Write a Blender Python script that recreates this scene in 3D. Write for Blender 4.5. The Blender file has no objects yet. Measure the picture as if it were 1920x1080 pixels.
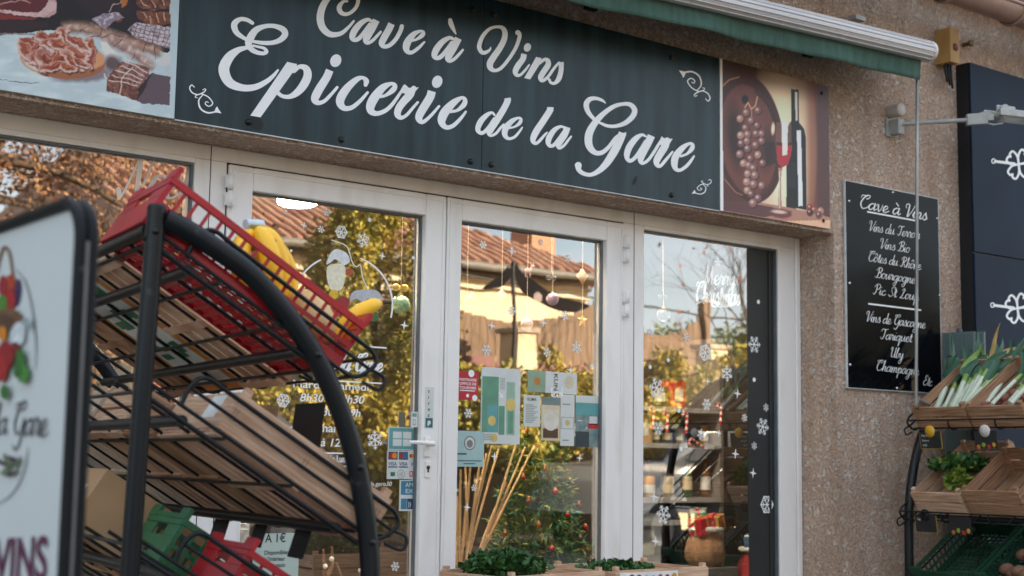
import bpy, math, random
import numpy as np
from mathutils import Vector, Matrix
R = math.radians
rnd = random.Random(7)
sc = bpy.context.scene
COL = sc.collection

# ------------------------------------------------------------------ camera
FPX = 2700.0                                  # focal length in pixels of the 1920 wide photograph
CAM = np.array([0.0, -5.0165, 0.98])
BAS = np.array([[0.78809505, 0.0846807, 0.60970104],
                [-0.61537992, 0.08486147, 0.78364921],
                [0.01461984, -0.99278785, 0.11898971]])   # columns: image right, image down, forward
def ray(px, py): return BAS @ np.array([px-960.0, py-540.0, FPX])
def at(px, py, y=0.0):
    "point of the vertical plane y = const behind a photograph pixel"
    r = ray(px, py); return CAM + r*((y-CAM[1])/r[1])
cam = bpy.data.cameras.new('camera'); camo = bpy.data.objects.new('camera', cam); COL.objects.link(camo)
cam.sensor_width = 36; cam.lens = FPX/1920*36; cam.clip_start = 0.05; cam.clip_end = 3000
rt, dn, fw = BAS[:, 0], BAS[:, 1], BAS[:, 2]
camo.matrix_world = Matrix(((rt[0], -dn[0], -fw[0], CAM[0]), (rt[1], -dn[1], -fw[1], CAM[1]), (rt[2], -dn[2], -fw[2], CAM[2]), (0, 0, 0, 1)))
cam.dof.use_dof = True; cam.dof.focus_distance = 5.2; cam.dof.aperture_fstop = 3.8
sc.camera = camo
# ------------------------------------------------------------------ sky, sun, exposure
SUN_EL, SUN_AZ = R(16.5), R(38)                 # sun behind the shop; azimuth measured from +y towards +x
w = bpy.data.worlds.new('World'); sc.world = w; w.use_nodes = True
nt = w.node_tree; nt.nodes.clear()
N = lambda t: nt.nodes.new(t)
out = N('ShaderNodeOutputWorld'); bg = N('ShaderNodeBackground'); sky = N('ShaderNodeTexSky')
sky.sky_type = 'NISHITA'; sky.sun_disc = False; sky.sun_elevation = SUN_EL; sky.sun_rotation = SUN_AZ
sky.dust_density = 1.5; sky.ozone_density = 1.0
tc = N('ShaderNodeTexCoord'); mp = N('ShaderNodeMapping'); mp.inputs['Scale'].default_value = (1, 1, 2.6)
nz = N('ShaderNodeTexNoise'); nz.inputs['Scale'].default_value = 2.2; nz.inputs['Detail'].default_value = 7; nz.inputs['Roughness'].default_value = .58
rp_ = N('ShaderNodeValToRGB'); rp_.color_ramp.elements[0].position = .36; rp_.color_ramp.elements[1].position = .68
mx = N('ShaderNodeMix'); mx.data_type = 'RGBA'; mx.inputs[7].default_value = (4.6, 4.9, 5.1, 1)
L = nt.links.new
L(tc.outputs['Generated'], mp.inputs['Vector']); L(mp.outputs[0], nz.inputs['Vector']); L(nz.outputs['Fac'], rp_.inputs[0])
L(rp_.outputs[0], mx.inputs[0]); L(sky.outputs[0], mx.inputs[6]); L(mx.outputs[2], bg.inputs['Color']); L(bg.outputs[0], out.inputs[0])
bg.inputs['Strength'].default_value = 0.09
sun = bpy.data.lights.new('sun', 'SUN'); sun.energy = 5.0; sun.angle = R(.5); sun.color = (1, .83, .62)
so = bpy.data.objects.new('sun', sun); COL.objects.link(so)
sd = Vector((math.sin(SUN_AZ)*math.cos(SUN_EL), math.cos(SUN_AZ)*math.cos(SUN_EL), math.sin(SUN_EL)))
so.rotation_euler = sd.to_track_quat('Z', 'Y').to_euler(); so.location = (0, 30, 30)
sc.view_settings.view_transform = 'Standard'; sc.view_settings.look = 'None'; sc.view_settings.gamma = 1
sc.view_settings.exposure = 2.35
try:
    sc.cycles.use_denoising = True; sc.cycles.max_bounces = 10; sc.cycles.transparent_max_bounces = 16
    sc.cycles.sample_clamp_indirect = 6
except Exception: pass

# ------------------------------------------------------------------ materials
def lin(h):
    if not isinstance(h, str): return tuple(h)
    v = [int(h[i:i+2], 16)/255 for i in (0, 2, 4)]
    return tuple(c/12.92 if c <= .04045 else ((c+.055)/1.055)**2.4 for c in v)
MATS = {}
def mat(name, col, rough=.6, metal=0, var=.12, vs=14, bump=0, bs=60, col2=None, spec=.5, stretch=None, lo=.35, hi=.65, emit=0, coat=0, trans=0):
    "principled material with noise driven colour and bump"
    if name in MATS: return MATS[name]
    m = bpy.data.materials.new(name); m.use_nodes = True; t = m.node_tree; p = t.nodes['Principled BSDF']
    c = lin(col); p.inputs['Roughness'].default_value = rough; p.inputs['Metallic'].default_value = metal
    p.inputs['Specular IOR Level'].default_value = spec; p.inputs['Coat Weight'].default_value = coat
    p.inputs['Transmission Weight'].default_value = trans
    tc = t.nodes.new('ShaderNodeTexCoord'); mp = t.nodes.new('ShaderNodeMapping')
    if stretch: mp.inputs['Scale'].default_value = stretch
    t.links.new(tc.outputs['Object'], mp.inputs['Vector'])
    n = t.nodes.new('ShaderNodeTexNoise'); n.inputs['Scale'].default_value = vs; n.inputs['Detail'].default_value = 6
    t.links.new(mp.outputs[0], n.inputs['Vector'])
    r = t.nodes.new('ShaderNodeValToRGB'); r.color_ramp.elements[0].position = lo; r.color_ramp.elements[1].position = hi
    c2 = lin(col2) if col2 else tuple(min(1, x*(1+var)) for x in c)
    c1 = c if col2 else tuple(x*(1-var) for x in c)
    r.color_ramp.elements[0].color = (*c1, 1); r.color_ramp.elements[1].color = (*c2, 1)
    t.links.new(n.outputs['Fac'], r.inputs[0]); t.links.new(r.outputs[0], p.inputs['Base Color'])
    if emit:
        p.inputs['Emission Strength'].default_value = emit; t.links.new(r.outputs[0], p.inputs['Emission Color'])
    if bump:
        n2 = t.nodes.new('ShaderNodeTexNoise'); n2.inputs['Scale'].default_value = bs; n2.inputs['Detail'].default_value = 5
        t.links.new(mp.outputs[0], n2.inputs['Vector'])
        b = t.nodes.new('ShaderNodeBump'); b.inputs['Strength'].default_value = bump; b.inputs['Distance'].default_value = .01
        t.links.new(n2.outputs['Fac'], b.inputs['Height']); t.links.new(b.outputs[0], p.inputs['Normal'])
    MATS[name] = m; return m
def attr_mat(name, rough=.5, spec=.5, bump=0, bs=40):
    "material whose base colour is the printed colour attribute of the mesh"
    if name in MATS: return MATS[name]
    m = bpy.data.materials.new(name); m.use_nodes = True; t = m.node_tree; p = t.nodes['Principled BSDF']
    p.inputs['Roughness'].default_value = rough; p.inputs['Specular IOR Level'].default_value = spec
    a = t.nodes.new('ShaderNodeVertexColor'); a.layer_name = 'print'
    t.links.new(a.outputs['Color'], p.inputs['Base Color'])
    MATS[name] = m; return m
def stucco():
    m = bpy.data.materials.new('stucco'); m.use_nodes = True; t = m.node_tree; p = t.nodes['Principled BSDF']
    p.inputs['Roughness'].default_value = .92; p.inputs['Specular IOR Level'].default_value = .2
    tc = t.nodes.new('ShaderNodeTexCoord'); K = t.links.new
    def noise(s, d=4, r=.55, dist=0):
        n = t.nodes.new('ShaderNodeTexNoise'); n.inputs['Scale'].default_value = s; n.inputs['Detail'].default_value = d
        n.inputs['Roughness'].default_value = r; n.inputs['Distortion'].default_value = dist
        K(tc.outputs['Object'], n.inputs['Vector']); return n.outputs['Fac']
    def ramp(src, a, b, ca=(0, 0, 0), cb=(1, 1, 1)):
        r = t.nodes.new('ShaderNodeValToRGB'); e = r.color_ramp.elements
        e[0].position = a; e[1].position = b; e[0].color = (*ca, 1); e[1].color = (*cb, 1); K(src, r.inputs[0]); return r.outputs[0]
    def mixc(f, a, b, mode='MIX'):
        x = t.nodes.new('ShaderNodeMix'); x.data_type = 'RGBA'; x.blend_type = mode
        K(f, x.inputs[0]) if not isinstance(f, float) else setattr(x.inputs[0], 'default_value', f)
        K(a, x.inputs[6]); K(b, x.inputs[7]); return x.outputs[2]
    flat = ramp(noise(38, 3, .6, .8), .515, .60)                   # trowelled flat patches
    base = ramp(noise(85, 4), .33, .66, (.48, .33, .24), (.79, .595, .475))
    pale = ramp(noise(16, 3), .3, .7, (.82, .685, .59), (.88, .79, .71))
    c = mixc(flat, base, pale)
    dirt = ramp(noise(1.6, 5), .3, .62, (.74, .70, .68), (1, 1, 1))
    st = t.nodes.new('ShaderNodeTexNoise'); st.inputs['Scale'].default_value = 1; st.inputs['Detail'].default_value = 4
    mp = t.nodes.new('ShaderNodeMapping'); mp.inputs['Scale'].default_value = (9, 9, .7); K(tc.outputs['Object'], mp.inputs['Vector']); K(mp.outputs[0], st.inputs['Vector'])
    c = mixc(.8, c, dirt, 'MULTIPLY'); c = mixc(.8, c, ramp(st.outputs['Fac'], .32, .5, (.80, .76, .73), (1, 1, 1)), 'MULTIPLY')
    K(c, p.inputs['Base Color'])
    h = t.nodes.new('ShaderNodeMath'); h.operation = 'MULTIPLY'; h.inputs[1].default_value = .55; K(flat, h.inputs[0])
    h2 = t.nodes.new('ShaderNodeMath'); h2.operation = 'ADD'; K(h.outputs[0], h2.inputs[0]); K(noise(100, 5, .6), h2.inputs[1])
    b = t.nodes.new('ShaderNodeBump'); b.inputs['Strength'].default_value = 1.0; b.inputs['Distance'].default_value = .022
    K(h2.outputs[0], b.inputs['Height']); K(b.outputs[0], p.inputs['Normal'])
    MATS['stucco'] = m; return m
def glass_mat(name, refl, tint=(.93, .95, .94)):
    m = bpy.data.materials.new(name); m.use_nodes = True; t = m.node_tree; t.nodes.clear()
    o = t.nodes.new('ShaderNodeOutputMaterial'); x = t.nodes.new('ShaderNodeMixShader')
    tr = t.nodes.new('ShaderNodeBsdfTransparent'); gl = t.nodes.new('ShaderNodeBsdfGlossy')
    tr.inputs[0].default_value = (*tint, 1); gl.inputs['Roughness'].default_value = 0.0; gl.inputs[0].default_value = (1, 1, 1, 1)
    lw = t.nodes.new('ShaderNodeLayerWeight'); lw.inputs['Blend'].default_value = .5
    r = t.nodes.new('ShaderNodeValToRGB'); e = r.color_ramp.elements
    e[0].color = (refl,)*3+(1,); e[1].color = ((1, 1, 1, 1) if refl else (.15, .15, .15, 1)); e[0].position = .45
    t.links.new(lw.outputs['Facing'], r.inputs[0]); t.links.new(r.outputs[0], x.inputs[0])
    # slight unevenness of the float glass
    tc = t.nodes.new('ShaderNodeTexCoord'); n = t.nodes.new('ShaderNodeTexNoise'); n.inputs['Scale'].default_value = 2.2
    b = t.nodes.new('ShaderNodeBump'); b.inputs['Strength'].default_value = .06; b.inputs['Distance'].default_value = .01
    t.links.new(tc.outputs['Object'], n.inputs['Vector']); t.links.new(n.outputs['Fac'], b.inputs['Height']); t.links.new(b.outputs[0], gl.inputs['Normal'])
    t.links.new(tr.outputs[0], x.inputs[1]); t.links.new(gl.outputs[0], x.inputs[2]); t.links.new(x.outputs[0], o.inputs[0])
    MATS[name] = m; return m

# ------------------------------------------------------------------ mesh builder
def V3(p): return np.array([p[0], p[1], p[2]], float)
def unit(v): v = np.asarray(v, float); return v/(np.linalg.norm(v)+1e-12)
def catmull(P, n=6, closed=False):
    P = np.asarray(P, float); out = []; m = len(P)
    rng = range(m if closed else m-1)
    for i in rng:
        p0 = P[(i-1) % m] if (closed or i > 0) else 2*P[0]-P[1]
        p1 = P[i]; p2 = P[(i+1) % m]
        p3 = P[(i+2) % m] if (closed or i+2 < m) else 2*P[-1]-P[-2]
        for k in range(n):
            t = k/n
            out.append(.5*((2*p1)+(p2-p0)*t+(2*p0-5*p1+4*p2-p3)*t*t+(3*p1-p0-3*p2+p3)*t**3))
    if not closed: out.append(P[-1])
    return np.array(out)
class MB:
    def __init__(s): s.v = []; s.f = []; s.mi = []; s.sm = []; s.cur = 0; s.smooth = False; s.M = None; s.col = None; s.cols = []
    def add(s, vs, fs, smooth=None):
        o = len(s.v)
        if s.M is not None: vs = [s.M @ np.array([*p, 1.0]) for p in vs]
        s.v.extend([tuple(float(c) for c in p[:3]) for p in vs]); s.f.extend([tuple(o+i for i in f) for f in fs])
        s.mi.extend([s.cur]*len(fs)); s.sm.extend([s.smooth if smooth is None else smooth]*len(fs))
        s.cols.extend([s.col]*len(fs))
        return s
    def box(s, lo, hi, bev=0):
        x0, y0, z0 = lo; x1, y1, z1 = hi
        return s.hexa([(x0, y0, z0), (x1, y0, z0), (x1, y1, z0), (x0, y1, z0), (x0, y0, z1), (x1, y0, z1), (x1, y1, z1), (x0, y1, z1)])
    def hexa(s, p): return s.add(p, [(0, 3, 2, 1), (4, 5, 6, 7), (0, 1, 5, 4), (1, 2, 6, 5), (2, 3, 7, 6), (3, 0, 4, 7)])
    def obox(s, c, ax, ay, az):
        "oriented box from centre and three half axes"
        c, ax, ay, az = map(lambda q: np.asarray(q, float), (c, ax, ay, az))
        return s.hexa([c-ax-ay-az, c+ax-ay-az, c+ax+ay-az, c-ax+ay-az, c-ax-ay+az, c+ax-ay+az, c+ax+ay+az, c-ax+ay+az])
    def bar(s, p, q, w, h=None, up=(0, 0, 1)):
        p, q = V3(p), V3(q); d = unit(q-p); h = h or w
        u = np.cross(d, up)
        if np.linalg.norm(u) < 1e-3: u = np.cross(d, (1, 0, 0))
        u = unit(u); n = np.cross(u, d)
        return s.obox((p+q)/2, (q-p)/2, u*w/2, n*h/2)
    def tube(s, P, r, n=8, caps=True, closed=False):
        P = np.asarray(P, float); m = len(P); r = np.broadcast_to(np.asarray(r, float), (m,))
        T = np.gradient(P, axis=0) if not closed else np.roll(P, -1, 0)-np.roll(P, 1, 0)
        t0 = unit(T[0]); ref = np.array([0, 0, 1.]) if abs(t0[2]) < .9 else np.array([1., 0, 0])
        u = unit(np.cross(t0, ref)); vs = []
        for i in range(m):
            t = unit(T[i]); u = unit(u-t*(u@t)); b = np.cross(t, u)
            for k in range(n):
                a = 2*math.pi*k/n; vs.append(P[i]+r[i]*(math.cos(a)*u+math.sin(a)*b))
        fs = [(i*n+k, i*n+(k+1) % n, ((i+1) % m)*n+(k+1) % n, ((i+1) % m)*n+k) for i in range(m if closed else m-1) for k in range(n)]
        s.add(vs, fs, True)
        if caps and not closed:
            s.add(vs[:n], [tuple(range(n-1, -1, -1))], False); s.add(vs[-n:], [tuple(range(n))], False)
        return s
    def lathe(s, c, prof, n=16, axis=(0, 0, 1)):
        c = V3(c); ax = unit(axis); ref = np.array([1., 0, 0]) if abs(ax[0]) < .9 else np.array([0, 1., 0])
        u = unit(np.cross(ax, ref)); b = np.cross(ax, u); vs = []
        for r, h in prof:
            for k in range(n):
                a = 2*math.pi*k/n; vs.append(c+ax*h+r*(math.cos(a)*u+math.sin(a)*b))
        m = len(prof)
        fs = [(i*n+k, i*n+(k+1) % n, (i+1)*n+(k+1) % n, (i+1)*n+k) for i in range(m-1) for k in range(n)]
        return s.add(vs, fs, True)
    def ball(s, c, r, n=12, sq=(1, 1, 1), axes=None):
        c = V3(c); vs = []; m = max(4, n//2+1)
        A = np.eye(3) if axes is None else np.asarray(axes, float)
        for i in range(m+1):
            th = math.pi*i/m
            for k in range(n):
                a = 2*math.pi*k/n
                d = np.array([math.sin(th)*math.cos(a)*sq[0], math.sin(th)*math.sin(a)*sq[1], math.cos(th)*sq[2]])*r
                vs.append(c+d@A)
        fs = [(i*n+k, (i+1)*n+k, (i+1)*n+(k+1) % n, i*n+(k+1) % n) for i in range(m) for k in range(n)]
        return s.add(vs, fs, True)
    def poly(s, P): return s.add(P, [tuple(range(len(P)))])
    def build(s, name, mats, parent=None, bevel=0, keep=False):
        me = bpy.data.meshes.new(name)
        off = np.zeros(3)
        if parent is not None and not keep: off = np.array(WLOC.get(parent.name, (0, 0, 0)))
        v = np.array(s.v, float).reshape(-1, 3)-off
        me.from_pydata([tuple(p) for p in v], [], s.f)
        mats = mats if isinstance(mats, (list, tuple)) else [mats]
        for m in mats: me.materials.append(m)
        me.polygons.foreach_set('material_index', s.mi); me.polygons.foreach_set('use_smooth', s.sm)
        if any(c is not None for c in s.cols):
            ca = me.color_attributes.new('print', 'FLOAT_COLOR', 'CORNER'); arr = []
            for f, c in zip(s.f, s.cols): arr.extend([*(c or (1, 1, 1)), 1.0]*len(f))
            ca.data.foreach_set('color', arr)
        me.update()
        o = bpy.data.objects.new(name, me); COL.objects.link(o)
        if parent is not None: o.parent = parent; WLOC[o.name] = tuple(off)
        if bevel:
            b = o.modifiers.new('bevel', 'BEVEL'); b.width = bevel; b.segments = 2; b.limit_method = 'ANGLE'; b.angle_limit = R(40)
        return o
WLOC = {}
def tag(o, label=None, cat=None, group=None, kind=None):
    if label: o['label'] = label
    if cat: o['category'] = cat
    if group: o['group'] = group
    if kind: o['kind'] = kind
    return o
def thing(name, label, cat, loc=(0, 0, 0), group=None):
    o = bpy.data.objects.new(name, None); COL.objects.link(o); o.location = tuple(float(c) for c in loc); o.empty_display_size = .1
    WLOC[o.name] = tuple(float(c) for c in loc); return tag(o, label, cat, group)
def kids(o): return [c for c in bpy.data.objects if c.parent == o]
def dup(root, M=None, label=None, group=None):
    r = root.copy(); COL.objects.link(r)
    if M is not None: r.matrix_basis = M
    if label: r['label'] = label
    if group: r['group'] = group
    for ch in kids(root):
        c = ch.copy(); COL.objects.link(c); c.parent = r
        for g in kids(ch):
            d = g.copy(); COL.objects.link(d); d.parent = c
    return r
def frame(o, x, y, z):
    return Matrix(((x[0], y[0], z[0], o[0]), (x[1], y[1], z[1], o[1]), (x[2], y[2], z[2], o[2]), (0, 0, 0, 1)))

# ------------------------------------------------------------------ lettering
def ribbon(mb, pts, fn, flat0=False, n=7, lift=None):
    "variable width stroke; pts are (x, y, w); fn maps (x, y, k) to space, k climbs so that crossings never share a plane"
    P = catmull(pts, n); P = np.asarray(P); xy = P[:, :2]; w = np.maximum(P[:, 2], 1e-4)
    T = np.gradient(xy, axis=0); T /= (np.linalg.norm(T, axis=1)[:, None]+1e-9); Nn = np.stack([-T[:, 1], T[:, 0]], 1)
    Lft = xy+Nn*w[:, None]/2; Rgt = xy-Nn*w[:, None]/2; m = len(P); vs = []; fs = []
    for i in range(m):
        k = i/max(1, m-1); vs += [fn(*Lft[i], k), fn(*Rgt[i], k)]
    fs = [(2*i, 2*i+1, 2*i+3, 2*i+2) for i in range(m-1)]
    mb.add(vs, fs)
    def cap(i, sgn):
        c = xy[i]; r = w[i]/2; k = 0 if i == 0 else 1; a0 = math.atan2(Nn[i][1], Nn[i][0])
        arc = [fn(c[0]+r*math.cos(a0+sgn*math.pi*j/6), c[1]+r*math.sin(a0+sgn*math.pi*j/6), k) for j in range(7)]
        mb.poly(arc)
    if not flat0: cap(0, 1)
    cap(m-1, -1)
A_ = [(.75, .85), (.5, 1), (.15, .75), (.05, .35), (.2, .02), (.45, .1), (.75, .6), (.8, 1)]
GLY = {
 'a': (1.0, [A_, [(.8, 1), (.75, .3), (.85, .02), (1.1, .25)]]),
 'v': (.92, [[(0, .75), (.15, 1), (.28, .8), (.3, .3), (.45, 0), (.7, .4), (.8, .9), (.74, 1)]]),
 'e': (.78, [[(0, .2), (.3, .4), (.62, .7), (.5, 1), (.25, .9), (.08, .5), (.2, .05), (.5, .02), (.85, .3)]]),
 'i': (.46, [[(0, .25), (.2, 1), (.15, .3), (.25, .02), (.5, .25)], [(.3, 1.42), (.3, 1.52)]]),
 'n': (.95, [[(0, .7), (.12, 1), (.15, 0)], [(.15, .1), (.35, .8), (.55, 1), (.68, .8), (.62, .25), (.75, .02), (1, .25)]]),
 'm': (1.4, [[(0, .7), (.12, 1), (.15, 0)], [(.15, .1), (.35, .8), (.52, 1), (.62, .8), (.58, 0)], [(.58, .1), (.8, .8), (1, 1), (1.1, .8), (1.05, .25), (1.17, .02), (1.4, .25)]]),
 's': (.68, [[(0, .2), (.38, 1.1), (.46, .8), (.62, .35), (.42, 0), (.1, .12)], [(.42, 0), (.72, .25)]]),
 'd': (1.0, [A_, [(.86, 2), (.75, .3), (.85, .02), (1.1, .25)]]),
 'u': (1.0, [[(0, .7), (.12, 1), (.1, .3), (.25, 0), (.55, .4), (.72, 1)], [(.72, 1), (.7, .3), (.8, .02), (1.05, .25)]]),
 'r': (.7, [[(0, .3), (.15, 1.12), (.3, .9), (.5, .95), (.45, .3), (.55, .02), (.75, .25)]]),
 'o': (.82, [[(.5, 1), (.2, .9), (.05, .45), (.2, .03), (.5, .1), (.68, .5), (.6, .9), (.45, .98)], [(.6, .9), (.85, .8)]]),
 't': (.58, [[(0, .25), (.35, 1.7), (.3, .3), (.4, .02), (.65, .25)], [(.08, 1.1), (.6, 1.15)]]),
 'c': (.72, [[(.65, .8), (.5, 1), (.2, .8), (.06, .4), (.2, .03), (.45, .03), (.8, .3)]]),
 'g': (1.0, [A_, [(.8, 1), (.75, 0), (.6, -.8), (.3, -1), (.1, -.7), (.5, -.25), (1.1, .25)]]),
 'q': (1.0, [A_, [(.8, 1), (.7, -1)], [(.7, -1), (.9, -.3), (1.1, .25)]]),
 'p': (.92, [[(0, .5), (.2, 1), (.1, -.95)], [(.15, .3), (.4, .95), (.65, .9), (.7, .4), (.5, .02), (.25, .1)], [(.5, .02), (.95, .25)]]),
 'h': (.93, [[(0, .25), (.35, 1.6), (.38, 2), (.25, 1.9), (.12, 0)], [(.14, .1), (.35, .8), (.55, 1), (.66, .8), (.6, .25), (.72, .02), (.98, .25)]]),
 'b': (.82, [[(0, .25), (.35, 1.6), (.38, 2), (.22, 1.8), (.1, .4), (.25, .02), (.55, .15), (.62, .7), (.5, .9), (.88, .85)]]),
 'y': (.95, [[(0, .7), (.12, 1), (.1, .4), (.25, .1), (.5, .3), (.7, 1)], [(.7, 1), (.65, 0), (.5, -.8), (.2, -1), (.05, -.7), (.4, -.2), (1, .25)]]),
 'l': (.46, [[(0, .25), (.38, 1.6), (.4, 2), (.25, 1.85), (.12, .4), (.25, .02), (.5, .25)]]),
 'C': (1.25, [[(.75, 1.5), (1.0, 1.62), (1.2, 1.95), (.9, 2.08), (.45, 1.65), (.15, .8), (.4, .05), (.9, .1), (1.25, .5)], [(.05, 1.6), (.15, 1.95), (.6, 1.95), (.78, 2.05)]]),
 'V': (1.15, [[(.15, 1.3), (0, 1.6), (.15, 1.95), (.42, 1.95), (.5, 1.6), (.48, .6), (.52, 0), (1.0, 1), (1.25, 1.9), (1.4, 2)]]),
 'T': (1.1, [[(0, 1.45), (.12, 1.85), (.35, 1.98), (.7, 1.85), (1.3, 2)], [(.75, 1.9), (.7, .8), (.5, .1), (.15, .05), (.05, .35)]]),
 'B': (1.2, [[(.5, 1.85), (.45, .6), (.2, 0), (-.1, .2)], [(.05, 1.4), (.3, 1.9), (.8, 2.05), (1.1, 1.7), (.9, 1.2), (.5, 1.05), (1, .95), (1.15, .5), (.85, .05), (.4, .1)]]),
 'R': (1.3, [[(.5, 1.85), (.45, .6), (.2, 0), (-.1, .2)], [(.05, 1.4), (.3, 1.9), (.8, 2.05), (1.1, 1.7), (.9, 1.2), (.5, 1.05)], [(.6, 1.05), (.9, .3), (1.1, 0), (1.35, .25)]]),
 'P': (1.1, [[(.5, 1.85), (.45, .6), (.2, 0), (-.1, .2)], [(.05, 1.4), (.3, 1.9), (.8, 2.05), (1.1, 1.7), (.9, 1.1), (.5, 1.0)]]),
 'S': (1.0, [[(0, .3), (.3, .02), (.7, .2), (.75, .7), (.5, 1.1), (.45, 1.6), (.75, 2), (1.1, 1.85), (1, 1.5)]]),
 'L': (1.1, [[(.3, 1.5), (.55, 1.95), (.8, 1.8), (.6, 1.2), (.4, .4), (.1, .05), (.35, .1), (.7, .02), (1.15, .25)]]),
 'G': (1.3, [[(.75, 1.5), (1.0, 1.62), (1.2, 1.95), (.9, 2.08), (.45, 1.65), (.15, .8), (.4, .1), (.8, .2), (1.1, .9)], [(1.15, 1.0), (1.1, .2), (.9, -.6), (.5, -.9), (.2, -.6)], [(.05, 1.6), (.15, 1.95), (.6, 1.95), (.78, 2.05)]]),
 'U': (1.35, [[(.1, 1.4), (0, 1.7), (.2, 1.98), (.35, 1.8), (.3, .6), (.5, .05), (.9, .4), (1.1, 1.95)], [(1.1, 1.95), (1.05, .4), (1.15, .02), (1.4, .25)]]),
 'E': (1.1, [[(1.0, 1.6), (.95, 1.98), (.55, 1.98), (.4, 1.5), (.75, 1.1)], [(.75, 1.1), (.25, .9), (.1, .4), (.4, .02), (.8, .1), (1.1, .5)]]),
 'M': (1.55, [[(0, .2), (.25, .1), (.5, 1.9)], [(.5, 1.9), (.75, .1), (1.2, 1.95)], [(1.2, 1.95), (1.2, .3), (1.35, .02), (1.6, .3)]]),
 'N': (1.35, [[(-.1, .3), (.15, .05), (.5, 1.9)], [(.5, 1.9), (.9, .05), (1.2, 1.8), (1.5, 2)]]),
 '.': (.4, [[(.1, .05), (.12, .12)]]), ' ': (.62, []), '-': (.6, [[(.05, .5), (.5, .5)]]),
}
ACC = {'à': ('a', [(.25, 1.75), (.6, 1.35)]), 'ô': ('o', [(.1, 1.35), (.38, 1.75), (.6, 1.35)]), 'é': ('e', [(.3, 1.35), (.65, 1.75)]), 'ë': ('e', [(.2, 1.5), (.22, 1.55)])}
def script(mb, s, P, Q, up, size, t=.16, shear=.42, out_n=(0, -1, 0), fit=True):
    "joined handwriting from baseline point P to Q; size is the x-height in metres"
    P, Q = V3(P), V3(Q); up = unit(up); wd = 0; items = []
    for ch in s:
        b = ACC[ch][0] if ch in ACC else ch
        adv, st = GLY[b]; items.append((wd, list(st)+([ACC[ch][1]] if ch in ACC else []))); wd += adv
    Lw = np.linalg.norm(Q-P); d = (Q-P)/Lw; sx = Lw/wd if fit else size; nn = np.asarray(out_n, float); j = 0
    for x0, sts in items:
        for st in sts:
            j += 1
            pts = catmull([(x0+x+shear*y*(size/sx if fit else 1)*.9, y) for x, y in st], 5)
            pts = np.stack([pts[:, 0]*sx, pts[:, 1]*size], 1)
            T = np.gradient(pts, axis=0); T /= np.linalg.norm(T, axis=1)[:, None]+1e-9
            ww = t*size*(.62+.75*np.clip(-T[:, 1], 0, 1)**1.5)
            ribbon(mb, np.column_stack([pts, ww]), lambda x, y, k, j=j: P+d*x+up*y+nn*(.0001*(j % 7)+.00008*k), n=1)
def sans(mb, s, P, right, up, h, bold=0, align='LEFT', out_n=None, sp=1.0, italic=0, fitw=None):
    "plain lettering; h is the capital height"
    cu = bpy.data.curves.new('t', 'FONT'); cu.body = s; cu.align_x = align; cu.size = 1; cu.offset = bold; cu.shear = italic; cu.space_character = sp
    cu.resolution_u = 4
    o = bpy.data.objects.new('t', cu); COL.objects.link(o); dg = bpy.context.evaluated_depsgraph_get()
    me = bpy.data.meshes.new_from_object(o.evaluated_get(dg)); bpy.data.objects.remove(o); bpy.data.curves.remove(cu)
    k = h/.69; P = V3(P); right = unit(right); up = unit(up); kx = k
    xs = [v.co.x for v in me.vertices]
    if fitw and xs: kx = fitw/(max(xs)-min(xs))
    mb.add([P+right*v.co.x*kx+up*v.co.y*k for v in me.vertices], [tuple(p.vertices) for p in me.polygons])
    bpy.data.meshes.remove(me)

# ------------------------------------------------------------------ printed pictures: colours laid per cell of a fine grid
def vnoise(x, y, seed=0, oct=4):
    def h(i, j): return (np.sin(i*127.1+j*311.7+seed*74.7)*43758.5453) % 1
    tot = 0; amp = 1; nrm = 0
    for o in range(oct):
        xi, yi = np.floor(x), np.floor(y); fx, fy = x-xi, y-yi; fx = fx*fx*(3-2*fx); fy = fy*fy*(3-2*fy)
        tot = tot+amp*((h(xi, yi)*(1-fx)+h(xi+1, yi)*fx)*(1-fy)+(h(xi, yi+1)*(1-fx)+h(xi+1, yi+1)*fx)*fy); nrm += amp
        x, y, amp = x*2.03, y*2.03, amp*.5
    return tot/nrm
class Paint:
    def __init__(s, X, Y): s.X, s.Y = X, Y; s.C = np.zeros(X.shape+(3,))
    def fill(s, m, c, a=1.0):
        c = np.asarray(lin(c) if isinstance(c, str) else c); m = np.clip(m*a, 0, 1)[..., None]; s.C = s.C*(1-m)+c*m
    def shade(s, m, k): s.C = s.C*(1+(k-1)*np.clip(m, 0, 1)[..., None])
    def ell(s, cx, cy, rx, ry, ang=0, soft=.08):
        c, q = math.cos(ang), math.sin(ang); dx, dy = s.X-cx, s.Y-cy
        d = np.hypot((dx*c+dy*q)/rx, (-dx*q+dy*c)/ry); return np.clip((1-d)/soft, 0, 1)
    def poly(s, P):
        ins = np.zeros(s.X.shape, bool); n = len(P)
        for i in range(n):
            (x1, y1), (x2, y2) = P[i], P[(i+1) % n]
            c = ((y1 > s.Y) != (y2 > s.Y)) & (s.X < (x2-x1)*(s.Y-y1)/(y2-y1+1e-9)+x1); ins ^= c
        return ins.astype(float)
    def seg(s, P, w):
        m = np.zeros(s.X.shape)
        for (x1, y1), (x2, y2) in zip(P[:-1], P[1:]):
            l2 = (x2-x1)**2+(y2-y1)**2+1e-9; t = np.clip(((s.X-x1)*(x2-x1)+(s.Y-y1)*(y2-y1))/l2, 0, 1)
            d = np.hypot(s.X-x1-t*(x2-x1), s.Y-y1-t*(y2-y1)); m = np.maximum(m, np.clip(1.2-d/(w/2), 0, 1))
        return m
    def n(s, sc_, seed=0, st=1): return vnoise(s.X/sc_, s.Y/(sc_*st), seed)
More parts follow.
